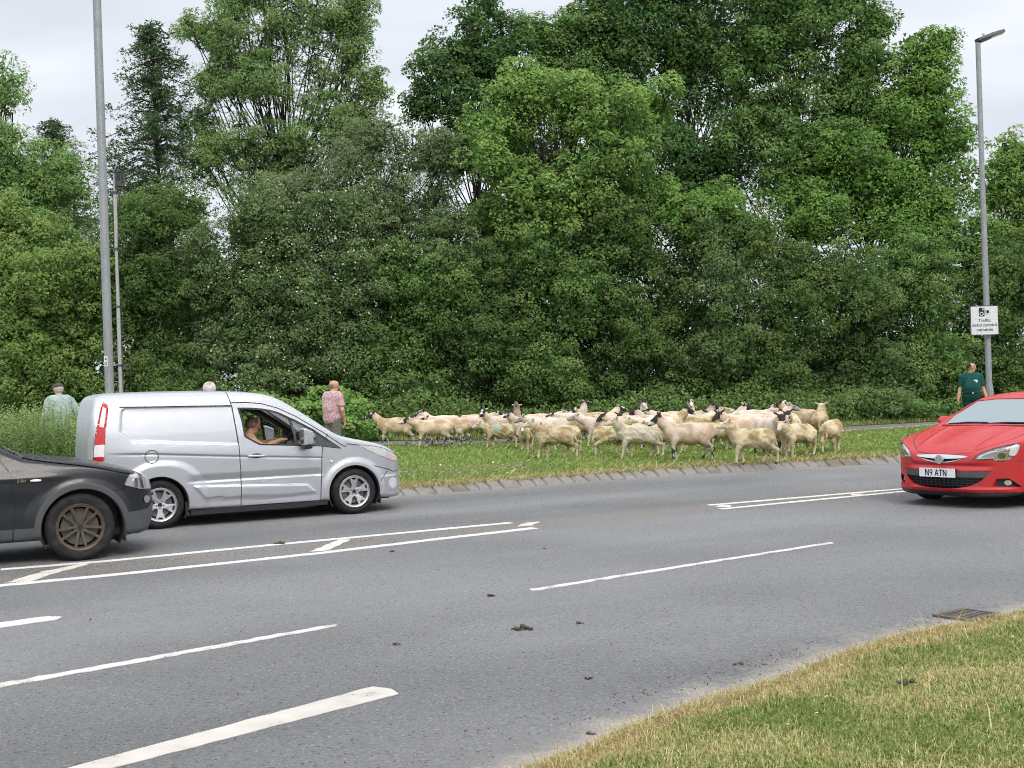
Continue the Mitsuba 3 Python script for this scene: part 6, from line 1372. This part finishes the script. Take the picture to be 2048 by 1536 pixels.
tr = cloth_mesh(P, ('torso', 'leg'), .018, lambda x, y, z: np.maximum(z - .98, .06 - z), seed=4); put(k, 'trousers', tr, 'vc_soft', shade_cloth(tr[0], (.17, .16, .14), .2), M)
hm = hair_mesh(fr, lambda a, b, c: np.maximum(np.maximum(c - .030, -.085 - c), b - .015), .004); put(k, 'hair', hm, 'vc_soft', shade_cloth(hm[0], (.30, .20, .16), .25, 30), M)
sm = cloth_mesh(P, ('foot',), .010, lambda x, y, z: z - .13, wr=0); put(k, 'shoes', sm, 'vc_skin', shade_cloth(sm[0], (.03, .025, .02), .1), M)

# man in the flat cap walking away through the weeds
k = thing('person', 'man in a flat cap and pale green shirt walking away behind the weeds', 'person')
P, fr = person([((-.27, .02, 1.13), (-.30, .14, .92), (0, .3, -1), (-1, 0, .1), .5), ((.33, -.05, 1.15), (.36, .08, .93), (0, .3, -1), (1, 0, .1), .5)], head_yaw=25, head_pitch=-12, lean=.16, belly=.02, stride=.12)
M = stand(-8.50, 23.5, 118, 1.01)
m, c = skin_mesh(P, fr); put(k, 'body', m, 'vc_skin', c, M)
sh = cat([cloth_mesh(P, ('torso',), .022, lambda x, y, z: np.maximum(.86 - z, z - 1.53), seed=5), cloth_mesh(P, ('uparm', 'forearm'), .022, lambda x, y, z: .98 - z, seed=5)]); put(k, 'shirt', sh, 'vc_soft', shade_cloth(sh[0], (.33, .42, .40), .25), M)
tr = cloth_mesh(P, ('torso', 'leg'), .018, lambda x, y, z: np.maximum(z - .98, .06 - z), seed=6); put(k, 'trousers', tr, 'vc_soft', shade_cloth(tr[0], (.05, .05, .055), .2), M)
hm = hair_mesh(fr, lambda a, b, c: np.maximum(np.maximum(c - .03, -.07 - c), b - .01), .008); put(k, 'hair', hm, 'vc_soft', shade_cloth(hm[0], (.50, .47, .44), .2, 30), M)
def capf(a, b, c): return np.maximum(np.maximum(.028 - c, c - .105), -1)
cm = hair_mesh(fr, capf, .022)
hc, l, f, u = fr
bill = m3.Manifold.batch_hull([m3.Manifold.sphere(.008, 10).translate(list(map(float, hc + l * x_ + f * y_ + u * z_))) for x_, y_, z_ in ((-.07, .07, .045), (.07, .07, .045), (-.045, .135, .030), (.045, .135, .030))])
cm = cat([cm, unman(bill)]); put(k, 'flat_cap', cm, 'vc_soft', shade_cloth(cm[0], (.085, .075, .050), .3, 40), M)

# grey-haired man behind the van
k = thing('person', 'grey-haired man with a bald patch, only his head showing above the van', 'person')
P, fr = person([hang(-1), hang(1)], head_yaw=5, head_pitch=-4)
M = stand(-4.98, 20.55, 92, .985)
m, c = skin_mesh(P, fr, 1.0, .018); put(k, 'body', m, 'vc_skin', c, M)
def greyf(a, b, c): return np.maximum(np.maximum(-.105 - c, b - .045), -np.sqrt(a * a * 1.2 + (b + .072) ** 2 + (c - .082) ** 2) + .052)
hm = hair_mesh(fr, greyf, .024); put(k, 'hair', hm, 'vc_soft', shade_cloth(hm[0], (.60, .58, .55), .3, 40), M)
sh = cloth_mesh(P, ('torso', 'uparm', 'forearm'), .022, lambda x, y, z: np.maximum(.86 - z, z - 1.53), seed=7); put(k, 'jacket', sh, 'vc_soft', shade_cloth(sh[0], (.03, .035, .05), .2), M)
tr = cloth_mesh(P, ('torso', 'leg'), .018, lambda x, y, z: np.maximum(z - .98, .06 - z)); put(k, 'trousers', tr, 'vc_soft', shade_cloth(tr[0], (.05, .05, .055), .2), M)

# the driver at the wheel of the van
k = thing('person', 'topless sunburnt driver in the van, arm stretched out to the steering wheel', 'person')
P, fr = person([((-.30, .24, 1.325), (-.10, .50, 1.40), (.3, .9, .15), (-.3, 0, 1), 1.3), ((.27, .24, 1.32), (.13, .50, 1.40), (-.3, .9, .15), (.3, 0, 1), 1.3)], head_yaw=0, head_pitch=-14, lean=.14, belly=.05, seated=True)
M = T().translate([-2.63, 18.31, 0]).rotate([0, 0, 1], 25.3).translate([-1.44, -.45, -.31]).rotate([0, 0, 1], -90).scale(.99)
m, c = skin_mesh(P, fr, 1.0); put(k, 'body', m, 'vc_skin', c * np.array([.92, .88, .86]), M)
hm = hair_mesh(fr, lambda a, b, c: np.maximum(np.maximum(-.06 - c, b - .055 + .5 * np.maximum(.03 - c, 0)), -1), .005); put(k, 'hair', hm, 'vc_soft', shade_cloth(hm[0], (.20, .125, .095), .15, 40), M)
tr = cloth_mesh(P, ('leg',), .016, lambda x, y, z: -np.ones_like(x)); put(k, 'shorts', tr, 'vc_soft', shade_cloth(tr[0], (.05, .055, .08), .2), M)
# ------------------------------------------------------------------ lamp columns, camera mast, sign, gully, droppings
def galv(p, n, uv):
    a = mikit.fbm(p.x * 14, p.y * 14, p.z * 5, 4); b = mikit.noise(p.x * 60, p.y * 60, p.z * 30)
    return mikit.mix((0.24, 0.255, 0.275), (0.40, 0.415, 0.44), 0.65 * a + 0.35 * b)
mat('galvanised', base_color=mikit.proc(galv), roughness=0.55, metallic=0.35)
pm('mast_paint', (0.43, 0.43, 0.42), 0.5)
pm('camera_box', (0.055, 0.06, 0.075), 0.5)
pm('lantern_grey', (0.075, 0.078, 0.085), 0.5)
pm('lamp_diffuser', (0.52, 0.52, 0.53), 0.25)
pm('sign_white', (0.66, 0.68, 0.72), 0.35)
pm('sign_back', (0.25, 0.26, 0.27), 0.5)
def lantern(k, x, y, z, ang, pitch=14):
    h = [(0, .10), (.10, .115), (.35, .12), (.60, .10), (.70, .05)]
    pts_t = [(-.05, w * s, t) for (a, w) in h[:1] for s in (-1, 1) for t in (0.0, .07)] + [(a, w * s, .03 + .075 * math.sin(min(1, a / .35) * 1.3)) for a, w in h for s in (-.75, .75)] + [(a, w * s, .03) for a, w in h for s in (-1, 1)]
    top = m3.Manifold.hull_points(np.array(pts_t, float))
    low = m3.Manifold.hull_points(np.array([(-.03, s * .085, .032) for s in (-1, 1)] + [(.02, s * .07, -.05) for s in (-1, 1)] + [(.28, s * .085, -.03) for s in (-1, 1)] + [(.30, s * .10, .032) for s in (-1, 1)], float))
    dif = m3.Manifold.hull_points(np.array([(.30, s * .085, .030) for s in (-1, 1)] + [(.30, s * .07, -.018) for s in (-1, 1)] + [(.64, s * .06, .0) for s in (-1, 1)] + [(.67, s * .07, .030) for s in (-1, 1)], float))
    M = T().translate([x, y, z]).rotate([0, 0, 1], ang).rotate([0, 1, 0], -pitch)
    q = part(k, 'lantern', unman(top), 'lantern_grey', smooth=35, tw=M)
    for nm, mm, mt in (('gear_housing', low, 'lantern_grey'), ('diffuser', dif, 'lamp_diffuser')):
        scene[fresh(q + '__' + nm)] = {**mikit.ply(unman(mm), mt, smooth=35), 'to_world': M}
    ph = unman(m3.Manifold.cylinder(.05, .03, .03, 12).translate([.16, 0, .10])); scene[fresh(q + '__photocell')] = {**mikit.ply(ph, 'lamp_diffuser', smooth=35), 'to_world': M}
k = thing('street_lamp', 'tall grey galvanised lamp column rising out of the picture behind the van', 'street lamp')
gz = float(verge_z(-6.76, 21.0))
part(k, 'column', lathe([(.001, gz - .1), (.098, gz - .1), (.098, gz + 1.25), (.080, gz + 1.36), (.074, gz + 1.42), (.072, 5.5), (.066, 9.6), (.001, 9.62)], 32), 'galvanised', smooth=35, tw=tw(-6.76, 21.0))
lantern(k, -6.76, 21.0, 9.60, 60)
lb = part(k, 'number_label', xf(box(-.036, .036, -.0775, -.0755, 2.27, 2.44), rz=-18), 'plate_white', tw=tw(-6.76, 21.0))
for ch, z in (('4', 2.365), ('0', 2.285)):
    tm = meshkit.text_mesh(ch, .060, .002, True); v = np.array(tm.vertices); v[:, 0] -= v[:, 0].mean(); v = np.stack([v[:, 0], -.0778 - v[:, 2], v[:, 1] + z], 1)
    scene[fresh(lb + '__numeral')] = {**mikit.ply(xf((v, np.array(tm.faces)), rz=-18), 'ink'), 'to_world': tw(-6.76, 21.0)}
k = thing('street_lamp', 'tall grey lamp column with a flat dark lantern at the right, beside the paramedic', 'street lamp')
gz = float(verge_z(11.52, 30.2))
part(k, 'column', lathe([(.001, gz - .1), (.098, gz - .1), (.098, gz + 1.02), (.084, gz + 1.16), (.073, gz + 1.26), (.071, 4.2), (.064, 5.9), (.0635, 5.93), (.058, 9.62), (.001, 9.64)], 32), 'galvanised', smooth=35, tw=tw(11.52, 30.2))
lantern(k, 11.55, 30.2, 9.66, 8, 16)
part(k, 'access_door', xf(box(-.045, .045, -.1, -.096, gz + .45, gz + .95), rz=20), 'galvanised', tw=tw(11.52, 30.2))
# the camera sign, strapped to the column
k = thing('road_sign', 'white traffic enforcement cameras sign strapped to the right-hand lamp column', 'sign')
def rrect(w, h, r): return shapely.box(-w / 2 + r, -h / 2 + r, w / 2 - r, h / 2 - r).buffer(r, 6)
SM = T().translate([11.385, 30.0, 2.905]).rotate([0, 0, 1], 4).rotate([1, 0, 0], 90).scale(1.0)
def plate(nm, P, z0, z1, m, par=k):
    ms = [prism(g, z0, z1) for g in (P.geoms if hasattr(P, 'geoms') else [P])]
    kk = fresh(par + '__' + nm); scene[kk] = {**mikit.ply(cat(ms), m), 'to_world': SM}; return kk
plate('backing', rrect(.70, .71, .035), -.02, 0, 'sign_back'); fk = plate('face', rrect(.695, .705, .035), 0, .002, 'sign_white')
plate('border', rrect(.695, .705, .035).difference(rrect(.665, .675, .028)), .002, .004, 'ink', fk)
cam = shapely.box(-.135, .095, .005, .305)
cam = cam.difference(shapely.Point(-.070, .160).buffer(.048, 16).difference(shapely.Point(-.070, .160).buffer(.030, 12))).difference(shapely.Point(-.025, .268).buffer(.027, 14).difference(shapely.Point(-.025, .268).buffer(.016, 10)))
beam = shapely.unary_union([shapely.box(.018, .14 + q * .032, .075 + .0 * q, .152 + q * .032) for q in range(4)])
lensb = shapely.box(.060, .165, .095, .245).union(Polygon([(.095, .18), (.12, .165), (.12, .245), (.095, .23)]))
plate('camera_symbol', cam, .002, .0045, 'ink', fk); plate('camera_symbol', shapely.unary_union([beam, lensb]), .002, .0045, 'ink', fk)
for txt, y, w in (('Traffic', -.035, .30), ('enforcement', -.145, .61), ('cameras', -.255, .40)):
    tm = meshkit.text_mesh(txt, .068, .0025, True); v = np.array(tm.vertices); x0, x1 = v[:, 0].min(), v[:, 0].max()
    v[:, 0] = (v[:, 0] - (x0 + x1) / 2) * w / (x1 - x0); v[:, 1] += y; v[:, 2] += .002
    scene[fresh(fk + '__lettering')] = {**mikit.ply((v, np.array(tm.faces)), 'ink'), 'to_world': SM}
for z in (2.70, 3.12): part(k, 'strap', lathe([(.074, z - .012), (.078, z - .012), (.078, z + .012), (.074, z + .012)], 24), 'galvanised', tw=tw(11.52, 30.2))
# camera mast
k = thing('camera_mast', 'slim pale mast topped by a grey camera box, just right of the left lamp column', 'mast')
gz = float(verge_z(-7.19, 23.0))
part(k, 'pole', tube([(-7.19, 23, gz - .1), (-7.19, 23, 2.33), (-7.19, 23, 3.4)], [.045, .042, .040], 12), 'mast_paint', smooth=40)
part(k, 'pole', tube([(-7.19, 23, 3.4), (-7.19, 23, 4.47), (-7.19, 23, 5.5)], [.036, .034, .032], 12), 'mast_paint', smooth=40)
part(k, 'pole', tube([(-7.19, 23, 5.5), (-7.19, 23, 5.86)], [.024, .022], 12), 'mast_paint', smooth=40)
for z in (5.51, 4.47, 3.41, 2.33): part(k, 'clamp', cat([lathe([(.03, z - .018), (.054, z - .018), (.054, z + .018), (.03, z + .018)], 14), box(.045, .085, -.012, .012, z - .012, z + .012), box(-.075, -.045, -.01, .01, z - .01, z + .01)]), 'lantern_grey', tw=tw(-7.19, 23.0))
cb = part(k, 'camera_box', xf(unman(m3.Manifold.cube([.17, .13, .25], True)), rz=20), 'camera_box', tw=tw(-7.085, 22.98, 5.74))
for nm, bb, mt in (('front_window', box(-.06, .005, -.072, -.066, -.02, .09), 'ink'), ('side_slot', box(.03, .055, -.072, -.066, -.07, .09), 'ink'), ('hood', box(-.095, .095, -.085, .07, .125, .135), 'camera_box'), ('bracket', box(-.03, .03, -.03, .03, -.18, -.125), 'lantern_grey')):
    scene[fresh(cb + '__' + nm)] = {**mikit.ply(xf(bb, rz=20), mt), 'to_world': tw(-7.085, 22.98, 5.74)}
part(k, 'antenna', tube([(-7.19, 23, 5.86), (-7.19, 23, 5.95)], [.018, .012], 8), 'lantern_grey')
part(k, 'cable', tube(cr([(-7.06, 22.94, 5.6), (-7.10, 22.93, 5.2), (-7.145, 22.95, 4.6), (-7.14, 22.95, 3.4), (-7.14, 22.95, 2.3), (-7.14, 22.95, gz)], 4), .007, 5), 'ink')
part(k, 'junction_box', box(-.02, .04, -.05, -.02, -.05, .05), 'lantern_grey', tw=tw(-7.11, 23.0, 2.30))
# gully grating by the near verge
k = thing('drain_grate', 'rusty cast-iron gully grating at the edge of the near verge', 'drain')
a = math.degrees(math.atan2(.34, .40)); GM = tw(3.17, 8.87, 0, 36)
pm('cast_iron', (0.11, 0.095, 0.082), 0.8)
gw, gh = .37, .30
part(k, 'frame', cat([box(-gw / 2, gw / 2, -gh / 2, -gh / 2 + .03, .002, .016), box(-gw / 2, gw / 2, gh / 2 - .03, gh / 2, .002, .016), box(-gw / 2, -gw / 2 + .03, -gh / 2 + .03, gh / 2 - .03, .002, .016), box(gw / 2 - .03, gw / 2, -gh / 2 + .03, gh / 2 - .03, .002, .016)]), 'cast_iron', tw=GM)
part(k, 'pit', box(-gw / 2 + .03, gw / 2 - .03, -gh / 2 + .03, gh / 2 - .03, .0015, .003), 'ink', tw=GM)
for q in np.linspace(-gw / 2 + .065, gw / 2 - .065, 6): part(k, 'bar', box(q - .011, q + .011, -gh / 2 + .03, gh / 2 - .03, .004, .013), 'cast_iron', tw=GM)
part(k, 'cross_bar', box(-gw / 2 + .03, gw / 2 - .03, -.012, .012, .004, .0135), 'cast_iron', tw=GM)
# sheep droppings on the tarmac
def dungc(p, n, uv): return mikit.mix((0.022, 0.024, 0.010), (0.085, 0.078, 0.035), mikit.fbm(p.x * 40, p.y * 40, p.z * 40, 3))
scene['dung_surface'] = {'type': 'twosided', 'bsdf': {'type': 'principled', 'base_color': mikit.proc(dungc), 'roughness': 0.5}}
for i, (x, y, s, z, label) in enumerate([(-2.71, 14.36, .11, 0, 'greenish dropping on the hatched strip left of its second bar'), (-1.34, 13.34, .055, 0, 'small dark dropping just below the long white border line'), (-.23, 10.33, .07, 0, 'dark dropping left of the start of the middle lane dash'),
        (.01, 8.90, .105, 0, 'largest pile of dark droppings in the middle of the road'), (.43, 9.04, .055, 0, 'small dropping right of the largest pile'), (-.85, 8.51, .050, 0, 'small pointed dropping above the end of the thick front dash'),
        (1.32, 7.59, .055, 0, 'dark dropping out in the near lane, left of its smaller neighbour'), (.39, 7.36, .045, 0, 'brown dropping between the thick front dash and the near verge'), (1.47, 7.57, .030, 0, 'tiny dropping nearest the edge of the near verge'),
        (.28, 13.18, .035, 0, 'tiny dropping alone near the right end of the border line'), (-3.38, 9.85, .03, 0, 'tiny dark speck of dung right of the left-hand lane dash'), (.33, 6.21, .045, 0, 'dropping close to the near verge at the bottom edge'), (2.05, 6.66, .085, 'n', 'dark dropping in the grass of the near verge')]):
    R = np.random.default_rng(40 + i); n = int(5 + s * 130)
    B = []
    for q in range(n):
        r_ = s * R.uniform(.07, .17); o = np.array([R.normal() * s * .30, R.normal() * s * .22, 0]); o[2] = r_ * .6 + max(0, s * .30 - np.hypot(o[0], o[1]) * .6) * R.random()
        B.append(m3.Manifold.sphere(r_, 10).scale([1.15, 1, .8]).translate(list(map(float, o))))
    v, f = unman(m3.Manifold.batch_boolean(B, m3.OpType.Add)); v = v + (meshkit.noise(v * 90, i)[:, None] - .5) * s * .08
    single('dung', (v, f), 'dung_surface', label, 'dung', 'sheep droppings scattered on the road', smooth=45, tw=tw(x, y, float(near_z(x, y)) + .02 if z == 'n' else .0, 0))
# litter and grit
pm('green_plastic', (0.03, 0.30, 0.13), 0.4)
v, f = prism(cr([(-.05, -.01), (-.02, .022), (.03, .018), (.055, -.008), (.01, -.024)], 5, True), 0, .004); v[:, 2] += .012 * np.sin(v[:, 0] * 60)
single('litter', (v, f), 'green_plastic', 'scrap of bright green plastic lying by the near verge', 'litter', tw=tw(1.66, 7.30, .012, 20))
R = np.random.default_rng(77); P = []
for (x0, y0, sx, sy, n, ang) in [(-4.6, 12.75, .9, .10, 330, 28), (-3.2, 13.55, 1.0, .09, 240, 29), (-1.4, 14.7, 1.1, .10, 120, 28), (.6, 6.9, 1.6, .10, 200, 40), (2.2, 8.2, 1.2, .09, 120, 42), (0, 9.5, 3.2, 2.2, 260, 0)]:
    a = math.radians(ang); u, w = R.normal(size=n) * sx, R.normal(size=n) * sy
    P.append(np.c_[x0 + u * math.cos(a) - w * math.sin(a), y0 + u * math.sin(a) + w * math.cos(a)])
P = np.vstack(P); P = P[P[:, 1] > curve_y(NC, P[:, 0]) + .02]; ico = trimesh.creation.icosphere(0); n = len(P)
s = R.uniform(.0025, .006, n); J = 1 + .5 * (R.random((n, 12, 1)) - .5)
V = np.asarray(ico.vertices)[None] * s[:, None, None] * J * [1, 1, .7] + np.c_[P, s * .5][:, None]
gc = np.repeat(np.where(R.random((n, 1)) < .30, [[.36, .33, .29]], [[.12, .11, .10]]) * R.uniform(.6, 1.3, (n, 1)), 12, axis=0)
single('gravel', (V.reshape(-1, 3), (np.asarray(ico.faces)[None] + 12 * np.arange(n)[:, None, None]).reshape(-1, 3)), 'vc_diffuse', 'loose grit and chippings on the tarmac', 'gravel', kind='stuff', color=gc)
# ------------------------------------------------------------------ grass, daisies, weeds
leaf_mat('blade', .5)
def blades(x, y, z, h, w, lean, col, R):
    """bent blades of three triangles each: root positions, heights, widths, lean, colours"""
    n = len(x); a = R.random(n) * 2 * np.pi; d = np.stack([np.cos(a), np.sin(a)], 1); s = np.stack([-d[:, 1], d[:, 0]], 1)
    r = np.stack([x, y], 1); l = (lean * h)[:, None]
    p0, p1 = np.c_[r - s * w[:, None] / 2, z - .01], np.c_[r + s * w[:, None] / 2, z - .01]
    m = r + d * l * .35; zm = z + h * .6
    p2, p3 = np.c_[m - s * w[:, None] * .36, zm], np.c_[m + s * w[:, None] * .36, zm]
    p4 = np.c_[r + d * l, z + h * (1 - .25 * np.minimum(lean, 2) ** 2 * .5)]
    v = np.stack([p0, p1, p2, p3, p4], 1); q = np.arange(n)[:, None] * 5
    f = (np.concatenate([q + [0, 1, 3], q + [0, 3, 2], q + [2, 3, 4]], 1) if n < 60000 or w.mean() < .008 else np.concatenate([q + [0, 1, 3], q + [0, 3, 4]], 1)).reshape(-1, 3)
    return v.reshape(-1, 3), f, np.repeat(col, 5, axis=0)
R = np.random.default_rng(11)
GREEN1, GREEN2, STRAW, RUST = np.array([.155, .240, .060]), np.array([.27, .35, .115]), np.array([.60, .54, .28]), np.array([.47, .36, .20])
def near_field(n, x0, x1, y0, y1):
    x = R.uniform(x0, x1, n); y = y0 + (y1 - y0) * R.random(n) ** 1.25; d = curve_y(NC, x) - y
    rag = .10 * (meshkit.fbm(np.c_[x * 3, y * 3, 0 * x], 3, 4) - .35)
    dens = meshkit.fbm(np.c_[x * 2.2, y * 2.2, 0 * x], 3, 8)
    k = (d > -.07 + rag) & (R.random(n) < .45 + .9 * dens) & (x < y * .43 + .3) & (x > -y * .05 - .4)
    return x[k], y[k], d[k]
x, y, d = near_field(280000, -.3, 5.2, 4.9, 11.0); n = len(x)
pt = meshkit.fbm(np.c_[x * 1.6, y * 1.6, 0 * x], 4, 2); fine = meshkit.fbm(np.c_[x * 9, y * 9, 0 * x], 2, 6)
dry = np.clip(1.05 * sstep(.75, .05, d) + 1.8 * (pt - .335) + .5 * (fine - .5), 0.12, 1)
t = R.random(n)
col = np.where((t < dry * .85)[:, None], np.where((R.random(n) < .55 * sstep(.8, 0, d) + .08)[:, None], RUST, STRAW), np.where((R.random(n) < .5)[:, None], GREEN1, GREEN2)) * R.uniform(.7, 1.3, (n, 1))
h = R.uniform(.013, .031, n) * (1 + .5 * (fine - .3)) * (1 + .5 * sstep(.35, .0, d) * R.random(n)); tall = R.random(n) < .003; h = np.where(tall, h + R.uniform(.05, .13, n), h)
v, f, c = blades(x, y, near_z(x, y), h, R.uniform(.0035, .0075, n), R.uniform(.25, 1.5, n), np.clip(col, .01, .7), R)
single('dry_grass', (v, f), 'blade', 'short sun-dried grass on the near verge', 'grass', kind='stuff', color=c)
# straw tufts hanging over the tarmac edge
X = np.concatenate([R.normal(cx, .12, 300) for cx in (.02, .18, .42, .62, .95, 1.06, 1.30, 1.75, 2.1, 2.45, 2.8)]); Y = curve_y(NC, X) - R.uniform(-.05, .14, len(X)); n = len(X)
v, f, c = blades(X, Y, near_z(X, Y), R.uniform(.03, .085, n) * np.where(R.random(n) < .05, 1.7, .8), R.uniform(.003, .006, n), R.uniform(.5, 1.8, n), np.where(R.random((n, 1)) < .6, STRAW, RUST) * R.uniform(.7, 1.3, (n, 1)), R)
single('straw_tufts', (v, f), 'blade', 'longer dead grass hanging over the tarmac edge', 'grass', kind='stuff', color=c)
# clover and daisies of the near verge
def daisies(name, label, X, Y, Z, s, R):
    n = len(X); g = np.arange(6) * np.pi / 3
    V = np.stack([np.cos(g), np.sin(g), 0 * g], 1)[None] * s[:, None, None]; V = np.concatenate([V, np.zeros((n, 1, 3))], 1); V[:, 6, 2] = s * .25
    tilt = R.normal(size=(n, 2)) * .35; V[..., 2] += V[..., 0] * tilt[:, :1] + V[..., 1] * (tilt[:, 1:] - .5)
    V += np.c_[X, Y, Z][:, None]; q = np.arange(n)[:, None] * 7
    F = np.concatenate([q + [i, (i + 1) % 6, 6] for i in range(6)], 1).reshape(-1, 3)
    C = np.tile(np.array([[.78, .78, .74]] * 6 + [[.72, .62, .25]]), (n, 1))
    single(name, (V.reshape(-1, 3), F), 'vc_diffuse', label, 'flowers', kind='stuff', color=C)
n = 130; X = R.uniform(1.0, 4.6, n); Y = curve_y(NC, X) - R.uniform(.25, 3.2, n); daisies('clover_flowers', 'small white clover heads in the near verge', X, Y, near_z(X, Y) + R.uniform(.03, .05, n), R.uniform(.006, .011, n), R)
# far verge
n = 100000; x = R.uniform(-10.5, 15.5, n); kc, pc = curve_y(KC, x), curve_y(PC, x); y = kc + .20 + (pc - kc - .17) * R.random(n) ** 1.5; d = y - kc
k = (np.abs(x) < y * .44 + .4) & (x > -6.0 - .0 * y) & ~((x < -3.4) & (R.random(n) < .6)); x, y, d = x[k], y[k], d[k]; n = len(x)
pt = meshkit.fbm(np.c_[x * .9, y * .9, 0 * x], 4, 12); fine = meshkit.fbm(np.c_[x * 5, y * 5, 0 * x], 2, 16)
dry = np.clip(.95 * sstep(1.5, .25, d + 1.1 * (pt - .5)) + .8 * (pt - .45), .08, 1); t = R.random(n)
col = np.where((t < dry * .8)[:, None], np.where((R.random(n) < .4)[:, None], RUST, STRAW * .9), np.where((R.random(n) < .45)[:, None], GREEN1 * 1.3, GREEN2 * 1.25)) * R.uniform(.7, 1.3, (n, 1))
h = R.uniform(.04, .09, n) * (1 + .8 * (fine - .4)); h = np.where(R.random(n) < .02, h * 1.8, h)
v, f, c = blades(x, y, verge_z(x, y), h, R.uniform(.012, .024, n), R.uniform(.2, 1.2, n), np.clip(col, .01, .7), R)
single('verge_grass', (v, f), 'blade', 'mown green grass of the far verge under the sheep', 'grass', kind='stuff', color=c)
n = 2600; X = np.concatenate([R.normal(-.8, .8, n // 2), R.uniform(-3, 12, n // 2)]); Y = curve_y(KC, X) + np.where(np.arange(n) < n // 2, R.normal(2.0, .9, n), R.uniform(.6, 9, n)); k = (Y > curve_y(KC, X) + .5) & (Y < curve_y(PC, X)) & ((np.arange(n) < n // 2) | (R.random(n) < .38)) & (meshkit.noise(np.c_[X * 1.3, Y * 1.3, 0 * X], 3) > .38); X, Y = X[k], Y[k]
daisies('daisies', 'drift of white daisies in the far verge beside the van', X, Y, verge_z(X, Y) + R.uniform(.06, .09, len(X)), R.uniform(.011, .022, len(X)), R)
# rough grass and nettles at the foot of the hedge
n = 24000; x = R.uniform(-18.5, 18.5, n); pf = np.interp(x, PF[:, 0], PF[:, 1]); y = pf + .05 + R.random(n) ** 1.4 * 3.0; d = y - pf
h = R.uniform(.06, .16, n) + .42 * sstep(.3, 1.4, d) * R.random(n); v, f, c = blades(x, y, verge_z(x, y) + .03, h, R.uniform(.014, .028, n), R.uniform(.2, .9, n), np.where(R.random((n, 1)) < .22, STRAW * .8, np.where(R.random((n, 1)) < .5, GREEN1, GREEN2)) * R.uniform(.7, 1.25, (n, 1)), R)
single('rough_grass', (v, f), 'blade', 'rough long grass along the foot of the hedge', 'grass', kind='stuff', color=c)
n = 3600; x = R.uniform(-19, 19, n); pf = np.interp(x, PF[:, 0], PF[:, 1]); hgt = .55 + .75 * meshkit.fbm(np.c_[x * .8, 0 * x, 0 * x], 2, 3)
y = pf + .9 + R.random(n) * 2.6; hh = hgt * R.uniform(.5, 1.1, n) * sstep(.2, 1.6, y - pf); per = 13; idx = np.repeat(np.arange(n), per); m = len(idx)
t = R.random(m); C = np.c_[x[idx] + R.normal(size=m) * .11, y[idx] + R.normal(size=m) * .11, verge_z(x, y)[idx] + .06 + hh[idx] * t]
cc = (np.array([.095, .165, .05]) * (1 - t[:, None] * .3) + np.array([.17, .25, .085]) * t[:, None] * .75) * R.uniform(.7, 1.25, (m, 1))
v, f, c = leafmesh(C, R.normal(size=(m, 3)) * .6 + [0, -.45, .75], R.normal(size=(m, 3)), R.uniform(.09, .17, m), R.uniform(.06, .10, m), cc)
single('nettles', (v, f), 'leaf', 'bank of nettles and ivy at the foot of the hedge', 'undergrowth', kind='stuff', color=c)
# tall willowherb in front of the man in the cap
st, LV = [], []
R = np.random.default_rng(21); SX = R.uniform(-11.6, -6.6, 430); SY = R.uniform(20.6, 23.0, 430); SY += .22 * (SX + 8)
for i, (x, y) in enumerate(zip(SX, SY)):
    gz = float(verge_z(x, y)); H = R.uniform(.95, 1.42) * (1 - .10 * sstep(-7.4, -6.6, x)); bend = R.normal(size=2) * .10
    p = np.array([[x, y, gz], [x + bend[0] * .4, y + bend[1] * .4, gz + H * .6], [x + bend[0], y + bend[1], gz + H]]); st.append(tube(cr(p, 3), np.linspace(.006, .003, 7), 4, cap=False))
    nl = 54; t = np.linspace(.22, 1.0, nl); a = np.arange(nl) * 2.4 + R.random() * 6; dirs = np.stack([np.cos(a), np.sin(a), .45 + .5 * t], 1)
    L = .15 * (1 - .55 * t) * R.uniform(.8, 1.2, nl); base = p[0] * (1 - t)[:, None] + p[2] * t[:, None] + np.c_[R.normal(size=(nl, 2)) * .012, 0 * t]
    LV.append((base + dirs * L[:, None] * .45, np.c_[-dirs[:, 0] * .4, -dirs[:, 1] * .4 - .2, np.ones(nl)], dirs + [0, 0, -.15], L, L * .33, (np.array([.18, .30, .10]) * (1 - t[:, None]) + np.array([.34, .46, .19]) * t[:, None]) * R.uniform(.8, 1.2, (nl, 1))))
v, f, c = leafmesh(*(np.concatenate(q) for q in zip(*LV)))
k = thing('tall_weeds', 'stand of tall pale green willowherb behind the black car', 'weeds', kind='stuff'); part(k, 'leaves', (v, f), 'leaf', color=c, kind='stuff'); pm('weed_stem', (.16, .20, .08), .8); part(k, 'stems', cat(st), 'weed_stem', kind='stuff')
